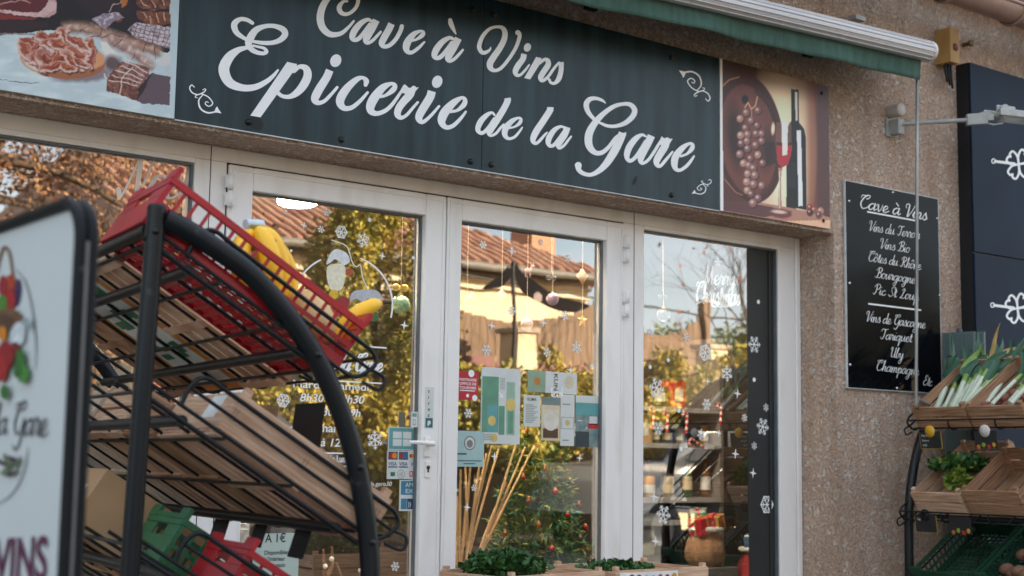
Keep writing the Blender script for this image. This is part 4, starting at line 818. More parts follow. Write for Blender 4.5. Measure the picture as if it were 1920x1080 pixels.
# ------------------------------------------------------------------ neighbour's navy shopfront and the folded shutter beside it
NAVY = mat('navy_lacquer', (.008, .020, .042), .5, var=.15, vs=2, spec=.12)
nx, ny, nz1 = 6.915, -.325, 3.262
nb = thing('neighbour_shopfront', 'navy panelled neighbouring shopfront with white clover emblems', 'shopfront', (nx+3, ny, 0))
zs = at(1870, 480, ny)[2]
b = MB(); b.box((nx, ny+.012, 0), (nx+8, WALLY-.002, nz1)); b.build('carcass', mat('navy_edge', (.006, .008, .012), .5), nb)
for x0 in np.arange(nx+.001, nx+8, 1.30):
    for z0, z1 in ((.02, zs-.004-.9), (zs-.896, zs-.004), (zs+.004, nz1-.001)):
        b = MB(); b.box((x0, ny, z0), (min(x0+1.294, nx+7.99), ny+.0115, z1)); b.build('panel', NAVY, nb, bevel=.003)
def clover(cx, cy):
    b = MB(); s_ = 27
    for k in range(4):
        a = R(45+90*k-8); c, q = math.cos(a), math.sin(a)
        P = [(0, 0), (.45, .38), (.95, .42), (1.02, .1), (.85, 0), (1.02, -.1), (.95, -.42), (.45, -.38), (0, 0)]
        ribbon(b, [(cx+(x*c-y*q)*s_*.82, cy+(x*q+y*c)*s_, 4.0) for x, y in P], lambda x, y, t, k=k: at(x, y, ny-.0015-.0006*t-.0001*k), n=4)
    ribbon(b, [(cx-8, cy-1, 5), (cx-24, cy-3, 5), (cx-44, cy-5.5, 5)], lambda x, y, t: at(x, y, ny-.0012), n=3)
    ribbon(b, [(cx-47+3.4*math.cos(t), cy-6+4.2*math.sin(t), 2) for t in np.linspace(0, 6.3, 12)], lambda x, y, t: at(x, y, ny-.002-.0004*t), n=2)
    b.build('emblem', LETM, nb)
clover(1910, 308); clover(1908, 578)
b = MB(); q = at(1876, 850, ny); sans(b, 'Acha', (q[0], ny-.0015, q[2]), XV, ZV, .034, .01, fitw=at(1916, 850, ny)[0]-q[0]); b.build('lettering', LETM, nb)
SHG = mat('shutter_green', (.105, .15, .15), .45, var=.08, vs=3, stretch=(40, 40, .3))
g0 = at(1768, 650, -.25); gz1 = at(1785, 622, -.33)[2]
sh = thing('folded_shutter', 'tall grey-green ribbed shutter leaf folded out beside the wine list', 'shutter', (6.74, -.32, .06))
for (xa, ya, xb, yb) in ((6.715, -.250, 6.745, -.43), (6.768, -.262, 6.80, -.455)):
    b = MB(); pa, pb = np.array([xa, ya, 0]), np.array([xb, yb, 0]); d = unit(pb-pa); nn = np.array([-d[1], d[0], 0]); nrib = 14; Lh = np.linalg.norm(pb-pa)
    b.obox((pa+pb)/2+np.array([0, 0, (gz1+.08)/2]), d*Lh/2, nn*.007, np.array([0, 0, (gz1-.08)/2]))
    for k in range(nrib):
        c = pa+d*Lh*(k+.5)/nrib; b.obox(c+np.array([0, 0, (gz1+.08)/2])+nn*.009, d*Lh/nrib*.3, nn*.003, np.array([0, 0, (gz1-.1)/2])); b.obox(c+np.array([0, 0, (gz1+.08)/2])-nn*.009, d*Lh/nrib*.3, nn*.003, np.array([0, 0, (gz1-.1)/2]))
    b.build('leaf', SHG, sh)
b = MB(); b.lathe((6.735, -.34, gz1), [(.016, 0), (.016, .014), (.01, .024), (0, .026)], 12); b.build('knob', mat('dark_knob', (.05, .06, .06), .5), sh)

# ------------------------------------------------------------------ crates (local axes: x long, y short, z up)
STAPLE = mat('staple_wire', (.10, .085, .07), .5, .6)
def wood_crate(Lx, Wy, H, m, label, group=None, slats=2):
    t = thing('wooden_crate', label, 'crate', group=group); th = .007; r_ = random.Random(int(Lx*1000+Wy*777+H*99))
    for y0 in (0, Wy-th):
        b = MB(); hh = H/slats
        for k in range(slats): b.box((0.002*r_.random(), y0, k*hh+.004), (Lx-.002*r_.random(), y0+th, (k+1)*hh-.007))
        b.cur = 1; ys = y0-.0008 if y0 == 0 else y0+th-.0004
        for k in range(slats):
            for xs in (.012, .02, Lx*.47, Lx*.49, Lx-.024, Lx-.016): b.box((xs, ys, k*hh+hh*.3), (xs+.0012, ys+.0012, k*hh+hh*.62))
        b.build('side_panel', [m, STAPLE], t, bevel=.0015, keep=True)
    for x0 in (0, Lx-.009):
        b = MB(); hh = H/slats
        for k in range(slats): b.box((x0, th+.0005, k*hh+.004), (x0+.009, Wy-th-.0005, (k+1)*hh-.006+(.004 if k else 0)))
        b.build('end_panel', m, t, bevel=.0015, keep=True)
    b = MB(); k = int(Wy/.062)
    for i in range(k): y = th+.001+(Wy-2*th-.002)*i/k; b.box((.001, y+.004, -.004), (Lx-.001, y+(Wy-2*th)/k-.006, .0015))
    for x in (.004, Lx/2-.012, Lx-.03): b.box((x, .001, -.012), (x+.026, Wy-.001, -.0045))
    b.build('base', m, t, keep=True)
    b = MB()
    for x in (.0095, Lx-.0295):
        for y in (th+.0005, Wy-th-.0205): b.add([(x, y, .002), (x+.02, y, .002), (x+.02, y+.02, .002), (x, y+.02, .002), (x, y, H+.012), (x+.02, y, H+.012), (x+.02, y+.02, H+.012), (x, y+.02, H+.012)], [(0, 3, 2, 1), (4, 5, 6, 7), (0, 1, 5, 4), (1, 2, 6, 5), (2, 3, 7, 6), (3, 0, 4, 7)])
    b.build('corner_post', m, t, keep=True)
    return t
def plastic_crate(Lx, Wy, H, m, label, group=None):
    t = thing('plastic_crate', label, 'crate', group=group); th = .006
    for y0, sg in ((0, -1), (Wy-th, 1)):
        b = MB(); b.box((0, y0-.003, H-.016), (Lx, y0+th+.003, H)); b.box((0, y0, 0), (Lx, y0+th, .018)); b.box((.002, y0+.0005, H*.42), (Lx-.002, y0+th-.0005, H*.50))
        nb_ = int(Lx/.034)
        for k in range(nb_+1):
            x = .004+(Lx-.016)*k/nb_; b.box((x, y0+.001, .0185), (x+.008, y0+th-.001, H*.4195)); b.box((x, y0+.001, H*.5005), (x+.008, y0+th-.001, H-.0165))
        b.box((0.01, y0+.0012, .0185), (Lx-.01, y0+.002, H*.2))
        b.build('side_wall', m, t, bevel=.001, keep=True)
    for x0 in (0, Lx-th):
        b = MB(); w0, w1 = Wy*.34, Wy*.66; h0, h1 = H*.62, H*.86
        b.box((x0-.003, -.003, H-.002), (x0+th+.003, Wy*.2, H+.028)); b.box((x0-.003, Wy*.8, H-.002), (x0+th+.003, Wy+.003, H+.028))
        b.box((x0, .0045, .0), (x0+th, Wy-.0045, h0)); b.box((x0, .0045, h0+.0002), (x0+th, w0, h1)); b.box((x0, w1, h0+.0002), (x0+th, Wy-.0045, h1)); b.box((x0-.002, .0045, h1+.0002), (x0+th+.002, Wy-.0045, H-.0025)); b.box((x0-.002, Wy*.2+.0002, H-.002), (x0+th+.002, Wy*.8-.0002, H+.012))
        b.build('end_wall', m, t, bevel=.001, keep=True)
    b = MB(); nx_, ny_ = int(Lx/.03), int(Wy/.03)
    for i in range(nx_+1): x = .006+(Lx-.022)*i/nx_; b.box((x, th+.001, .002), (x+.010, Wy-th-.001, .0075))
    for j in range(ny_+1): y = th+.001+(Wy-2*th-.012)*j/ny_; b.box((.0062, y, .0078), (Lx-.0062, y+.010, .012))
    b.build('base', m, t, keep=True)
    return t
REDP = mat('red_plastic', (.38, .008, .018), .32, var=.15, vs=9, spec=.5)
GREENP = mat('green_plastic', (.01, .12, .05), .38, var=.15, vs=9)

# ------------------------------------------------------------------ display racks: local axes x front, y along, z up
TH = R(32.4); CT, ST = math.cos(TH), math.sin(TH)
SHELF = [1.469, 1.141, .805]
SHELF_R = [1.469, 1.055, .655]
def sp(k, u, t, n=0): return np.array([u*CT+n*ST, t, CUR[k]-u*ST+n*CT])
RL = 1.72
def make_rack(levels, RL=1.72):
    global CUR
    CUR = levels; r = thing('display_rack', 'left', 'display rack')
    for t in (0, RL):
        b = MB(); b.tube([(-.02, t, .0), (-.012, t, .7), (0, t, 1.154), (.012, t, 1.515)], .0205, 14); b.lathe((.012, t, 1.513), [(.0205, 0), (.018, .008), (0, .010)], 14); b.build('upright', BLACKM, r, keep=True)
        P = catmull([(.03, t, 1.492), (.075, t, 1.474), (.142, t, 1.440), (.23, t, 1.386), (.315, t, 1.305), (.389, t, 1.212), (.445, t, 1.112), (.488, t, 1.005), (.518, t, .894), (.535, t, .797), (.543, t, .70), (.545, t, .5), (.545, t, .25), (.545, t, 0)], 5)
        b = MB(); b.tube(P, .0235, 14); b.build('front_upright', BLACKM, r, keep=True)
        b = MB()
        for k, (s, z) in enumerate(((.389, 1.212), (.50, .96), (.535, .79))): b.lathe((s+.0, t-.0235 if t == 0 else t+.0235, z), [(.008, -.004), (.008, .003), (0, .005)], 10, (0, -1 if t == 0 else 1, 0))
        b.lathe((.006, t-.0205 if t == 0 else t+.0205, 1.46), [(.008, -.004), (.008, .003), (0, .005)], 10, (0, -1 if t == 0 else 1, 0))
        b.build('bolt', mat('dark_bolt', (.02, .02, .022), .35, .6), r, keep=True)
    b = MB(); b.tube([(.0, .018, 1.468), (.0, RL-.018, 1.468)], .014, 10); b.build('rear_rail', BLACKM, r, keep=True)
    for t in (0, RL): b = MB(); b.tube([(-.018, t, .12), (.545, t, .12)], .014, 10); b.build('foot_rail', BLACKM, r, keep=True)
    for k in range(3):
        b = MB(); w_ = .0048; U = .54 if k == 0 else .62; E = U-.60
        for u in (.12, .43 if k == 0 else .555): b.tube([sp(k, u, .0, -.026), sp(k, u, RL, -.026)], .0135, 10)
        for u in np.linspace(.03, U-.02, 4): b.tube([sp(k, u, .0, -.006), sp(k, u, RL, -.006)], w_, 6)
        for t in np.linspace(.004, RL-.004, 5 if RL < 1 else 9): b.tube([sp(k, -.005, t, .002), sp(k, U+.02, t, .002)], w_, 6)
        for t in (0, RL): b.tube([sp(k, .0, t, -.026), sp(k, U, t, -.026)], .0062, 7)
        for t in (.006, RL-.006):               # side guards bent from one rod
            b.tube(catmull([sp(k, .10, t, .003), sp(k, .095, t, .05), sp(k, .115, t, .083), sp(k, .18, t, .085), sp(k, .40, t, .085), sp(k, .60+E, t, .085), sp(k, .645+E, t, .082), sp(k, .665+E, t, .06), sp(k, .64+E, t, .01), sp(k, .60+E, t, .003)], 5), .0055, 8)
            b.tube([sp(k, .10, t, .045), sp(k, .655+E, t, .045)], .0045, 6)
            b.tube(catmull([sp(k, .655+E, t, .045), sp(k, .70+E, t, .05), sp(k, .705+E, t, .02), sp(k, .66+E, t, .01)], 5), .0045, 6)
        b.tube([sp(k, .655+E, .006, .075), sp(k, .655+E, RL-.006, .075)], .0045, 6); b.tube([sp(k, .66+E, .006, .03), sp(k, .66+E, RL-.006, .03)], .0045, 6)
        for t in np.linspace(.26, RL-.26, 2 if RL < 1 else 4): b.tube(catmull([sp(k, .655+E, t, .078), sp(k, .668+E, t, .05), sp(k, .65+E, t, .015), sp(k, .60+E, t, .0)], 4), .0045, 6)
        b.build('wire_shelf', BLACKM, r, keep=True)
    return r
rackL = make_rack(SHELF); rackL['label'] = 'black tubular display rack near the camera with a red crate of bananas on top'
AX, BX = np.array([.139, .9903, 0]), np.array([.9903, -.139, 0]); P0 = np.array([1.274, -2.1, 0])
ML = frame(P0, BX, AX, ZV); ZV_ = np.array([0, 0, 1.])
def rack_matrix(o, front, along): return Matrix(((front[0], along[0], 0, o[0]), (front[1], along[1], 0, o[1]), (0, 0, 1, o[2]), (0, 0, 0, 1)))
rackL.matrix_basis = rack_matrix(P0, BX, AX)
fq = at(1705, 1070, -.42); BR = unit(np.array([-.998, .07, 0])); ARt = np.array([-BR[1]*-1, 0, 0])
ARt = np.array([BR[1]*-1, BR[0], 0])            # 90 degrees from the front, towards the street
PR = np.array([fq[0], -.42, 0])-BR*.545
rackR = make_rack(SHELF_R, .80); rackR.matrix_basis = rack_matrix(PR, BR, ARt); rackR['label'] = 'black tubular display rack at the right wall holding crates of leeks and herbs'
for r_ in (rackL, rackR): r_['group'] = 'racks flanking the shop door'
def shelf_M(o, front, along, k, u, t, n=.008, lv=SHELF):
    "frame on a tilted shelf: x down the slope, y along the rack, z off the shelf"
    ux = front*CT-ZV_*ST; nz_ = front*ST+ZV_*CT; c = o+ux*u+along*t+nz_*n+ZV_*lv[k]
    return frame(c, ux, along, nz_)
def put(o, M): o.matrix_basis = M; return o
LS = lambda k, u, t, n=.008: shelf_M(P0, BX, AX, k, u, t, n)
RS = lambda k, u, t, n=.008: shelf_M(PR, BR, ARt, k, u, t, n, SHELF_R)
# left rack, top shelf
put(plastic_crate(.56, .37, .125, REDP, 'red plastic crate with bananas on the top shelf of the near rack'), LS(0, -.02, .022))
put(wood_crate(.54, .30, .10, WOOD, 'wooden crate behind the red crate on the top rack shelf'), LS(0, .03, .405))
put(wood_crate(.54, .30, .10, WOOD2, 'darkest wooden crate at the far end of the top rack shelf'), LS(0, .03, 1.10))
ct = thing('carton_tray', 'printed cardboard tray with orange rim between wooden crates on the top shelf', 'carton')
b = MB(); b.box((0, 0, 0), (.54, .36, .003)); b.box((0, 0, .0031), (.54, .004, .09)); b.box((0, .356, .0031), (.54, .36, .09)); b.box((0, .0041, .0031), (.004, .3559, .09)); b.box((.536, .0041, .0031), (.54, .3559, .09)); b.build('tray', mat('orange_card', (.55, .22, .04), .7), ct, keep=True)
b = MB(); b.box((.03, .03, -.0012), (.51, .33, -.0002)); b.build('label_sheet', mat('white_card', (.62, .66, .64), .6), ct, keep=True)
b = MB(); rr = random.Random(3)
for i in range(26):
    x = .05+.43*rr.random(); y = .05+.2*rr.random(); b.box((x, y, -.0018-.00002*i), (x+.01+.02*rr.random(), y+.03+.05*rr.random(), -.0013-.00002*i))
b.box((.06, .06, -.0035), (.10, .14, -.0025)); b.box((.2, .2, -.0035), (.23, .31, -.0025)); b.build('print', mat('green_ink', (.03, .16, .08), .6), ct, keep=True)
put(ct, LS(0, .03, .72))
yb = MB(); yb.ball((0, 0, 0), .05, 10, (1.3, .9, .5)); yo = tag(yb.build('yellow_packet', mat('yellow_wrap', (.72, .48, .03), .4)), 'yellow packet lying in the printed tray on the top shelf', 'packet'); yo.matrix_basis = LS(0, .07, .86, .07)
# middle shelf
put(wood_crate(.45, .45, .105, WOOD, 'pale wooden crate with a white label at the near end of the middle shelf', slats=1), LS(1, .20, .022))
lab = MB(); lab.box((-.0012, 0, 0), (-.0002, .09, .06)); lo_ = tag(lab.build('paper_label', mat('paper', (.72, .74, .74), .7)), 'white printed sticker on the rear of the pale middle-shelf crate', 'sticker'); lo_.matrix_basis = LS(1, .20, .10, .04)
put(wood_crate(.44, .28, .07, WOOD2, 'shallow brown wooden crate between two deeper ones on the middle shelf'), LS(1, .19, .485))
put(wood_crate(.45, .36, .14, WOOD, 'deep two slat wooden crate half way along the middle shelf'), LS(1, .18, .78))
put(wood_crate(.46, .36, .14, mat('light_board', (.58, .47, .37), .7), 'palest wooden box farthest along the middle shelf of the near rack', slats=1), LS(1, .17, 1.155))
# bottom shelf
put(plastic_crate(.40, .30, .11, REDP, 'red plastic crate lying on the lowest shelf of the near rack'), LS(2, .24, .03))
put(plastic_crate(.40, .30, .13, GREENP, 'green plastic crate beside the red one on the lowest shelf'), LS(2, .17, .36))
cb = thing('cardboard_box', 'brown cardboard box with small white and green label on the lowest shelf', 'box')
b = MB(); b.box((0, 0, 0), (.34, .30, .17)); b.build('box_body', mat('brown_card', (.42, .26, .14), .8, vs=6), cb, bevel=.002, keep=True)
b = MB(); b.box((-.001, .08, .06), (-.0002, .17, .12)); b.build('label', MATS['paper'], cb, keep=True)
b = MB(); b.box((-.002, .13, .10), (-.0011, .16, .125)); b.build('label_mark', MATS['green_ink'], cb, keep=True)
put(cb, LS(2, .02, .70))
put(wood_crate(.50, .32, .11, WOOD2, 'worn wooden crate at the back of the lowest shelf near the shopfront'), LS(2, .04, 1.06))

# bananas and fruit, placed in the plane of the red crate
def rpw(px, py, t):
    q = P0+AX*t; r = ray(px, py); return CAM+r*(((q-CAM)@AX)/(r@AX))
BAN = mat('banana_skin', (1.0, .56, .025), .40, vs=38, col2=(.30, .15, .03), lo=.66, hi=.74, bump=.1, bs=25)
GRN = mat('green_stalk', (.22, .25, .05), .6); BRN = mat('brown_tip', (.06, .035, .02), .7)
def banana(o, Q, r, t, name='banana', tip=True):
    P = catmull([rpw(x, y, t+dt) for x, y, dt in Q], 6); m = len(P); rr_ = r*np.clip(np.sin(np.linspace(.12, math.pi-.16, m))**.42, .25, 1)
    b = MB(); b.tube(P, rr_, 9); ob = b.build(name, BAN, o)
    return ob, P
bh = thing('banana_bunch', 'bunch of ripe bananas standing upright in the red crate', 'bananas', tuple(rpw(495, 540, .2)))
for Q, r in (([(473, 432, 0), (455, 455, 0), (449, 490, -.02), (456, 530, -.02), (462, 555, -.01)], .0245), ([(482, 430, 0), (496, 448, -.02), (508, 490, -.035), (510, 535, -.03), (504, 570, -.02)], .027), ([(486, 430, .01), (508, 448, 0), (524, 488, 0), (528, 535, 0), (520, 570, 0)], .0245), ([(490, 436, .03), (520, 462, .03), (540, 500, .03), (545, 545, .03), (535, 580, .02)], .0195), ([(478, 432, .05), (482, 470, .06), (490, 520, .06), (488, 560, .05)], .017)):
    banana(bh, Q, r, .17)
b = MB(); b.tube(catmull([rpw(470, 428, .17), rpw(476, 440, .19), rpw(480, 470, .2)], 4), .013, 8); b.tube([rpw(466, 424, .17), rpw(490, 424, .18)], .012, 8); b.build('stalk', GRN, bh)
b = MB(); b.tube([rpw(460, 420, .17), rpw(492, 422, .18)], .0128, 8); b.build('tape', mat('pale_tape', (.52, .62, .70), .5), bh)
for k, Q in enumerate(([(440, 500, 0), (452, 535, 0), (480, 562, 0), (500, 570, 0)], [(455, 520, .0), (480, 560, .0), (520, 590, .0), (540, 596, 0)], [(505, 560, 0), (530, 596, 0), (560, 615, 0)])):
    o = thing('banana', ['banana lying low against the lattice at the rear of the red crate', 'banana under the bunch in the middle of the red crate', 'short banana below the oval fruit in the red crate'][k], 'banana', tuple(rpw(*Q[1][:2], .1))); banana(o, Q, .018, .09)
o = thing('banana', 'single banana leaning over the front end of the red crate', 'banana', tuple(rpw(670, 610, .12)))
bo, P = banana(o, [(630, 640, 0), (645, 612, 0), (668, 590, -.01), (695, 574, -.01), (712, 568, 0)], .0205, .12)
b = MB(); b.tube([P[-1], rpw(722, 567, .12), rpw(733, 567, .12)], [.008, .005, .005], 7); b.build('stalk', BRN, o)
fo = MB(); A0, A1 = rpw(556, 548, .17), rpw(622, 640, .14); fa = unit(A1-A0); fz = unit(np.cross(fa, AX)); fo.ball((A0+A1)/2, 1, 18, (.042, .045, .078), (AX, fz, fa))
tag(fo.build('oval_fruit', mat('speckled_skin', (.62, .34, .12), .5, vs=26, col2=(.72, .50, .24), lo=.3, hi=.6)), 'large oval yellow-pink fruit between the bunch and the single banana', 'fruit')
fo = MB()
for q in ([(572, 556), (583, 572), (590, 590)], [(580, 552), (588, 566), (604, 580)], [(594, 560), (600, 574), (606, 590)]): fo.tube([rpw(x, y, .093+.012*i) for i, (x, y) in enumerate(q)], [.001, .004, .001], 5)
# ------------------------------------------------------------------ pavement sign board
AXX = at(142, 600, -3.12)[0]
def ap(px, py, d=0.0):
    r = ray(px, py); return CAM+r*((AXX-d-CAM[0])/r[0])
bd = thing('pavement_sign', 'white pavement sign in a black rounded frame with fruit basket emblem', 'sign', (AXX+.03, -2.75, 0))
yN, yF, zT = -3.12, -2.38, ap(150, 372)[2]
def rrect(y0, y1, z0, z1, r, n=8):
    out_ = []
    for cy, cz, a0 in ((y0+r, z1-r, 180), (y1-r, z1-r, 90)): out_ += [(cy+r*math.cos(R(a0-90*k/n)), cz+r*math.sin(R(a0-90*k/n))) for k in range(n+1)]
    return [(y0, z0)]+out_+[(y1, z0)]
b = MB(); Pn = rrect(yN+.01, yF-.01, .12, zT-.01, .05); m = len(Pn)
b.add([(AXX+.004, y, z) for y, z in Pn]+[(AXX+.016, y, z) for y, z in Pn], [tuple(range(m)), tuple(range(2*m-1, m-1, -1))]+[(i, (i+1) % m, m+(i+1) % m, m+i) for i in range(m)])
b.build('panel', mat('white_panel', (.58, .63, .645), .45, var=.02, vs=3), bd)
for x in (AXX+.001, AXX+.018):
    b = MB(); P = [(x, yN, .0)]+[(x, y, z) for y, z in rrect(yN, yF, .4, zT, .06, 10)[1:-1]]+[(x, yF, .0)]; b.tube(P, .0088, 12); b.build('tube_frame', mat('scuffed_black', (.006, .008, .010), .5, spec=.2, vs=18, col2=(.10, .11, .12), lo=.68, hi=.74), bd)
b = MB(); b.box((AXX+.0075, yN-.006, .0), (AXX+.0115, yN-.003, zT-.06)); b.build('edge_strip', mat('strip_grey', (.20, .21, .22), .45, .3), bd)
INK = mat('dark_ink', (.015, .018, .022), .6)
FD = -.0025                                     # artwork lies on the panel face
def apd(x, y, k=0): return ap(x, y, FD+.0006+.0004*k)
b = MB(); script(b, 'de la Gare', apd(-48, 812), apd(88, 818), ZV, .0235, .19, .25, (-1, 0, 0)); b.build('lettering', INK, bd)
b = MB(); rgt = unit(apd(80, 1080)-apd(0, 1080)); q = apd(-12, 1086); sans(b, 'VINS', q, rgt, ZV, np.linalg.norm(apd(-12, 1012)-q), .022, fitw=np.linalg.norm(apd(88, 1080)-q)); b.build('lettering', mat('plum_ink', (.10, .012, .055), .6), bd)
b = MB(); ribbon(b, [(30, 505, 1), (48, 530, 2), (60, 580, 2), (67, 640, 2), (66, 690, 1)], lambda x, y, k: apd(x, y, k)); ribbon(b, [(52, 838, 1), (48, 870, 2), (36, 905, 2), (18, 930, 2), (-10, 948, 1)], lambda x, y, k: apd(x, y, k)); b.build('emblem_outline', INK, bd)
def ablob(nm, col, pts, k):
    b = MB(); P = catmull(pts, 4, True); b.poly([tuple(apd(x, y, k)) for x, y in P]); b.build(nm, mat('ink_'+col, lin(col), .6, var=.25, vs=70), bd)
el = lambda x, y, rx, ry, t=0: [(x+rx*math.cos(a)*math.cos(t)-ry*math.sin(a)*math.sin(t), y+rx*math.cos(a)*math.sin(t)+ry*math.sin(a)*math.cos(t)) for a in np.linspace(0, 6.283, 11)[:-1]]
b = MB(); ribbon(b, [(-8, 520, 4), (0, 480, 5), (8, 463, 5), (17, 475, 5), (24, 520, 4)], lambda x, y, k: apd(x, y, k)); b.build('emblem_handle', mat('ink_wicker', lin('7a5a40'), .7), bd)
for i, (nm, c, P) in enumerate((('emblem_fruit', '35224f', el(32, 548, 7, 26, .1)), ('emblem_fruit', 'a8401f', el(20, 530, 9, 16)), ('emblem_fruit', '8f1820', el(6, 538, 9, 22)), ('emblem_fruit', '9c1c20', el(19, 560, 10, 20)), ('emblem_fruit', '3d7a22', el(4, 570, 9, 18)), ('emblem_basket', '6a4a30', el(15, 598, 27, 20)), ('emblem_basket', '523624', el(5, 605, 22, 16)), ('emblem_jar', 'c9d2d6', [(20, 622), (30, 606), (42, 604), (47, 612), (44, 640), (34, 646), (22, 640)]), ('emblem_fruit', '6d1a20', el(28, 655, 9, 14)), ('emblem_fruit', 'c47a18', el(4, 625, 8, 14)), ('emblem_fruit', '8c1416', el(10, 665, 15, 26)), ('emblem_fruit', '9b1b1a', el(2, 690, 12, 26)), ('emblem_leaf', '2f6a25', el(38, 672, 9, 18)), ('emblem_leaf', '3c7b2e', el(43, 700, 11, 18)), ('emblem_leaf', '2c5f24', el(32, 695, 8, 14)), ('emblem_leaf', '316628', el(8, 735, 8, 14)), ('emblem_bow', '9aa6ac', [(38, 604), (48, 596), (57, 600), (56, 612), (46, 610)]))):
    ablob(nm, c, P, i)
for i, (x, y, t) in enumerate(((4, 868, -1.0), (12, 862, -.4), (20, 872, .6), (26, 862, -1.1), (33, 868, .4), (10, 882, .9), (22, 888, 1.2))): ablob('emblem_leaf', '5b6a4e' if i % 3 else '3a2a34', el(x, y, 4, 13, t), i)

# ------------------------------------------------------------------ produce crates by the door on a low bench
bench = thing('low_bench', 'low wooden bench carrying two herb crates before the right door', 'bench', (4.15, -.6, 0))
b = MB(); b.box((3.3, -.80, .39), (4.75, -.40, .422)); b.build('bench_top', WOOD2, bench)
for x in (3.36, 4.65): b = MB(); b.box((x, -.78, 0), (x+.04, -.42, .3895)); b.build('leg', WOOD2, bench)
cA = put(wood_crate(.40, .50, .13, WOOD, 'wooden crate heaped with dark leafy herbs before the door gap'), Matrix())
cB = put(wood_crate(.38, .52, .13, WOOD, 'wooden crate with coloured fruit print in front of the right door'), Matrix())
def crate_at(o, px0, py0, y, Wd, yaw):
    p = at(px0, py0, y); c, s_ = math.cos(yaw), math.sin(yaw)
    o.matrix_basis = frame(np.array([p[0], p[1], .3725]), (c*0+s_*1, c*-1, 0) if False else (s_, -c, 0), (c, s_, 0), (0, 0, 1)); return p
LEAF = mat('herb_leaf', (.012, .055, .010), .5, vs=16, col2=(.035, .12, .02)); LEAF2 = mat('pale_leaf', (.10, .17, .02), .5, vs=16, col2=(.22, .26, .03))
def herbs(name, label, cat, c, rx, ry, h, n, mats, seed, lf=.03):
    r_ = random.Random(seed); t = thing(name, label, cat, tuple(c)); bs_ = [MB() for _ in mats]; st = MB()
    for i in range(n):
        a = r_.uniform(0, 6.28); q = math.sqrt(r_.random()); x = c[0]+rx*q*math.cos(a); y = c[1]+ry*q*math.sin(a); z = c[2]+h*(r_.random()**.6)*(1-.5*q*q)
        b = bs_[0 if r_.random() < .75 or len(mats) == 1 else 1]; d = unit((r_.gauss(0, 1), r_.gauss(0, 1), r_.gauss(.5, .6))); s_ = unit(np.cross(d, (r_.gauss(0, 1), r_.gauss(0, 1), r_.gauss(0, 1)))); l = lf*r_.uniform(.6, 1.4); nn = np.cross(d, s_)
        p = np.array([x, y, z]); w_ = l*.38
        b.add([p, p+d*l*.35+s_*w_, p+d*l*.7+s_*w_*.9-nn*l*.1, p+d*l*1.05-nn*l*.22, p+d*l*.7-s_*w_*.9-nn*l*.1, p+d*l*.35-s_*w_, p+d*l*.5+nn*l*.06], [(0, 1, 6), (1, 2, 6), (2, 3, 6), (3, 4, 6), (4, 5, 6), (5, 0, 6)])
        if i % 6 == 0: st.tube([p, np.array([c[0]+(x-c[0])*.4, c[1]+(y-c[1])*.4, c[2]-.01])], .0022, 5)
    for b, m in zip(bs_, mats):
        if b.v: b.build('foliage', m, t)
    st.build('stems', mats[0], t); return t
def world_crate(o, corner, xdir, ydir): o.matrix_basis = frame(corner, xdir, ydir, (0, 0, 1))
zt = .435
pA = at(833, 1052, -.64); xd, yd = unit((.10, -.995, 0)), unit((.995, .10, 0))
def cw(o, w_): world_crate(o, o_, xd, yd)
o_ = np.array([pA[0]+.12, -.44, zt]); cA.matrix_basis = frame(o_, xd, yd, (0, 0, 1))
pB = at(1062, 1052, -.60); o2_ = np.array([o_[0]+.565, -.43, zt]); cB.matrix_basis = frame(o2_, unit((.02, -1, 0)), unit((1, .02, 0)), (0, 0, 1))
herbs('herb_bunch', 'thick dark green leafy herbs filling the crate before the door gap', 'herbs', o_+xd*.19+yd*.17+np.array([0, 0, .105]), .17, .15, .10, 800, [LEAF], 1, .026)
herbs('herb_bunch', 'low green herbs in the crate with the fruit print', 'herbs', o2_+np.array([.20, -.17, .085]), .17, .13, .06, 600, [LEAF], 2, .022)
pr = MB()
M_ = cB.matrix_basis
ps = thing('crate_print', 'strip of printed coloured fruit along the front of the right herb crate', 'label', tuple((M_ @ Vector((.385, .25, .06)))))
b = MB(); b.M = np.array(M_); b.box((.3805, .02, .066), (.3815, .34, .118)); b.build('strip', mat('paper', (.72, .74, .74), .7), ps)
for i, (c, r_) in enumerate((('b5651d', .017), ('a8281c', .022), ('c03a20', .02), ('b8891f', .014), ('7e8f2c', .012), ('b35a1c', .017), ('a8281c', .015), ('c98a2a', .019))):
    b = MB(); b.M = np.array(M_); y = .045+.039*i; b.poly([(.3825, y+.8*r_*math.cos(a), .094+.8*r_*math.sin(a)) for a in np.linspace(0, 6.283, 15)[:-1]]); b.build('fruit_print', mat('ink_'+c, lin(c), .6, var=.1, vs=60), ps)

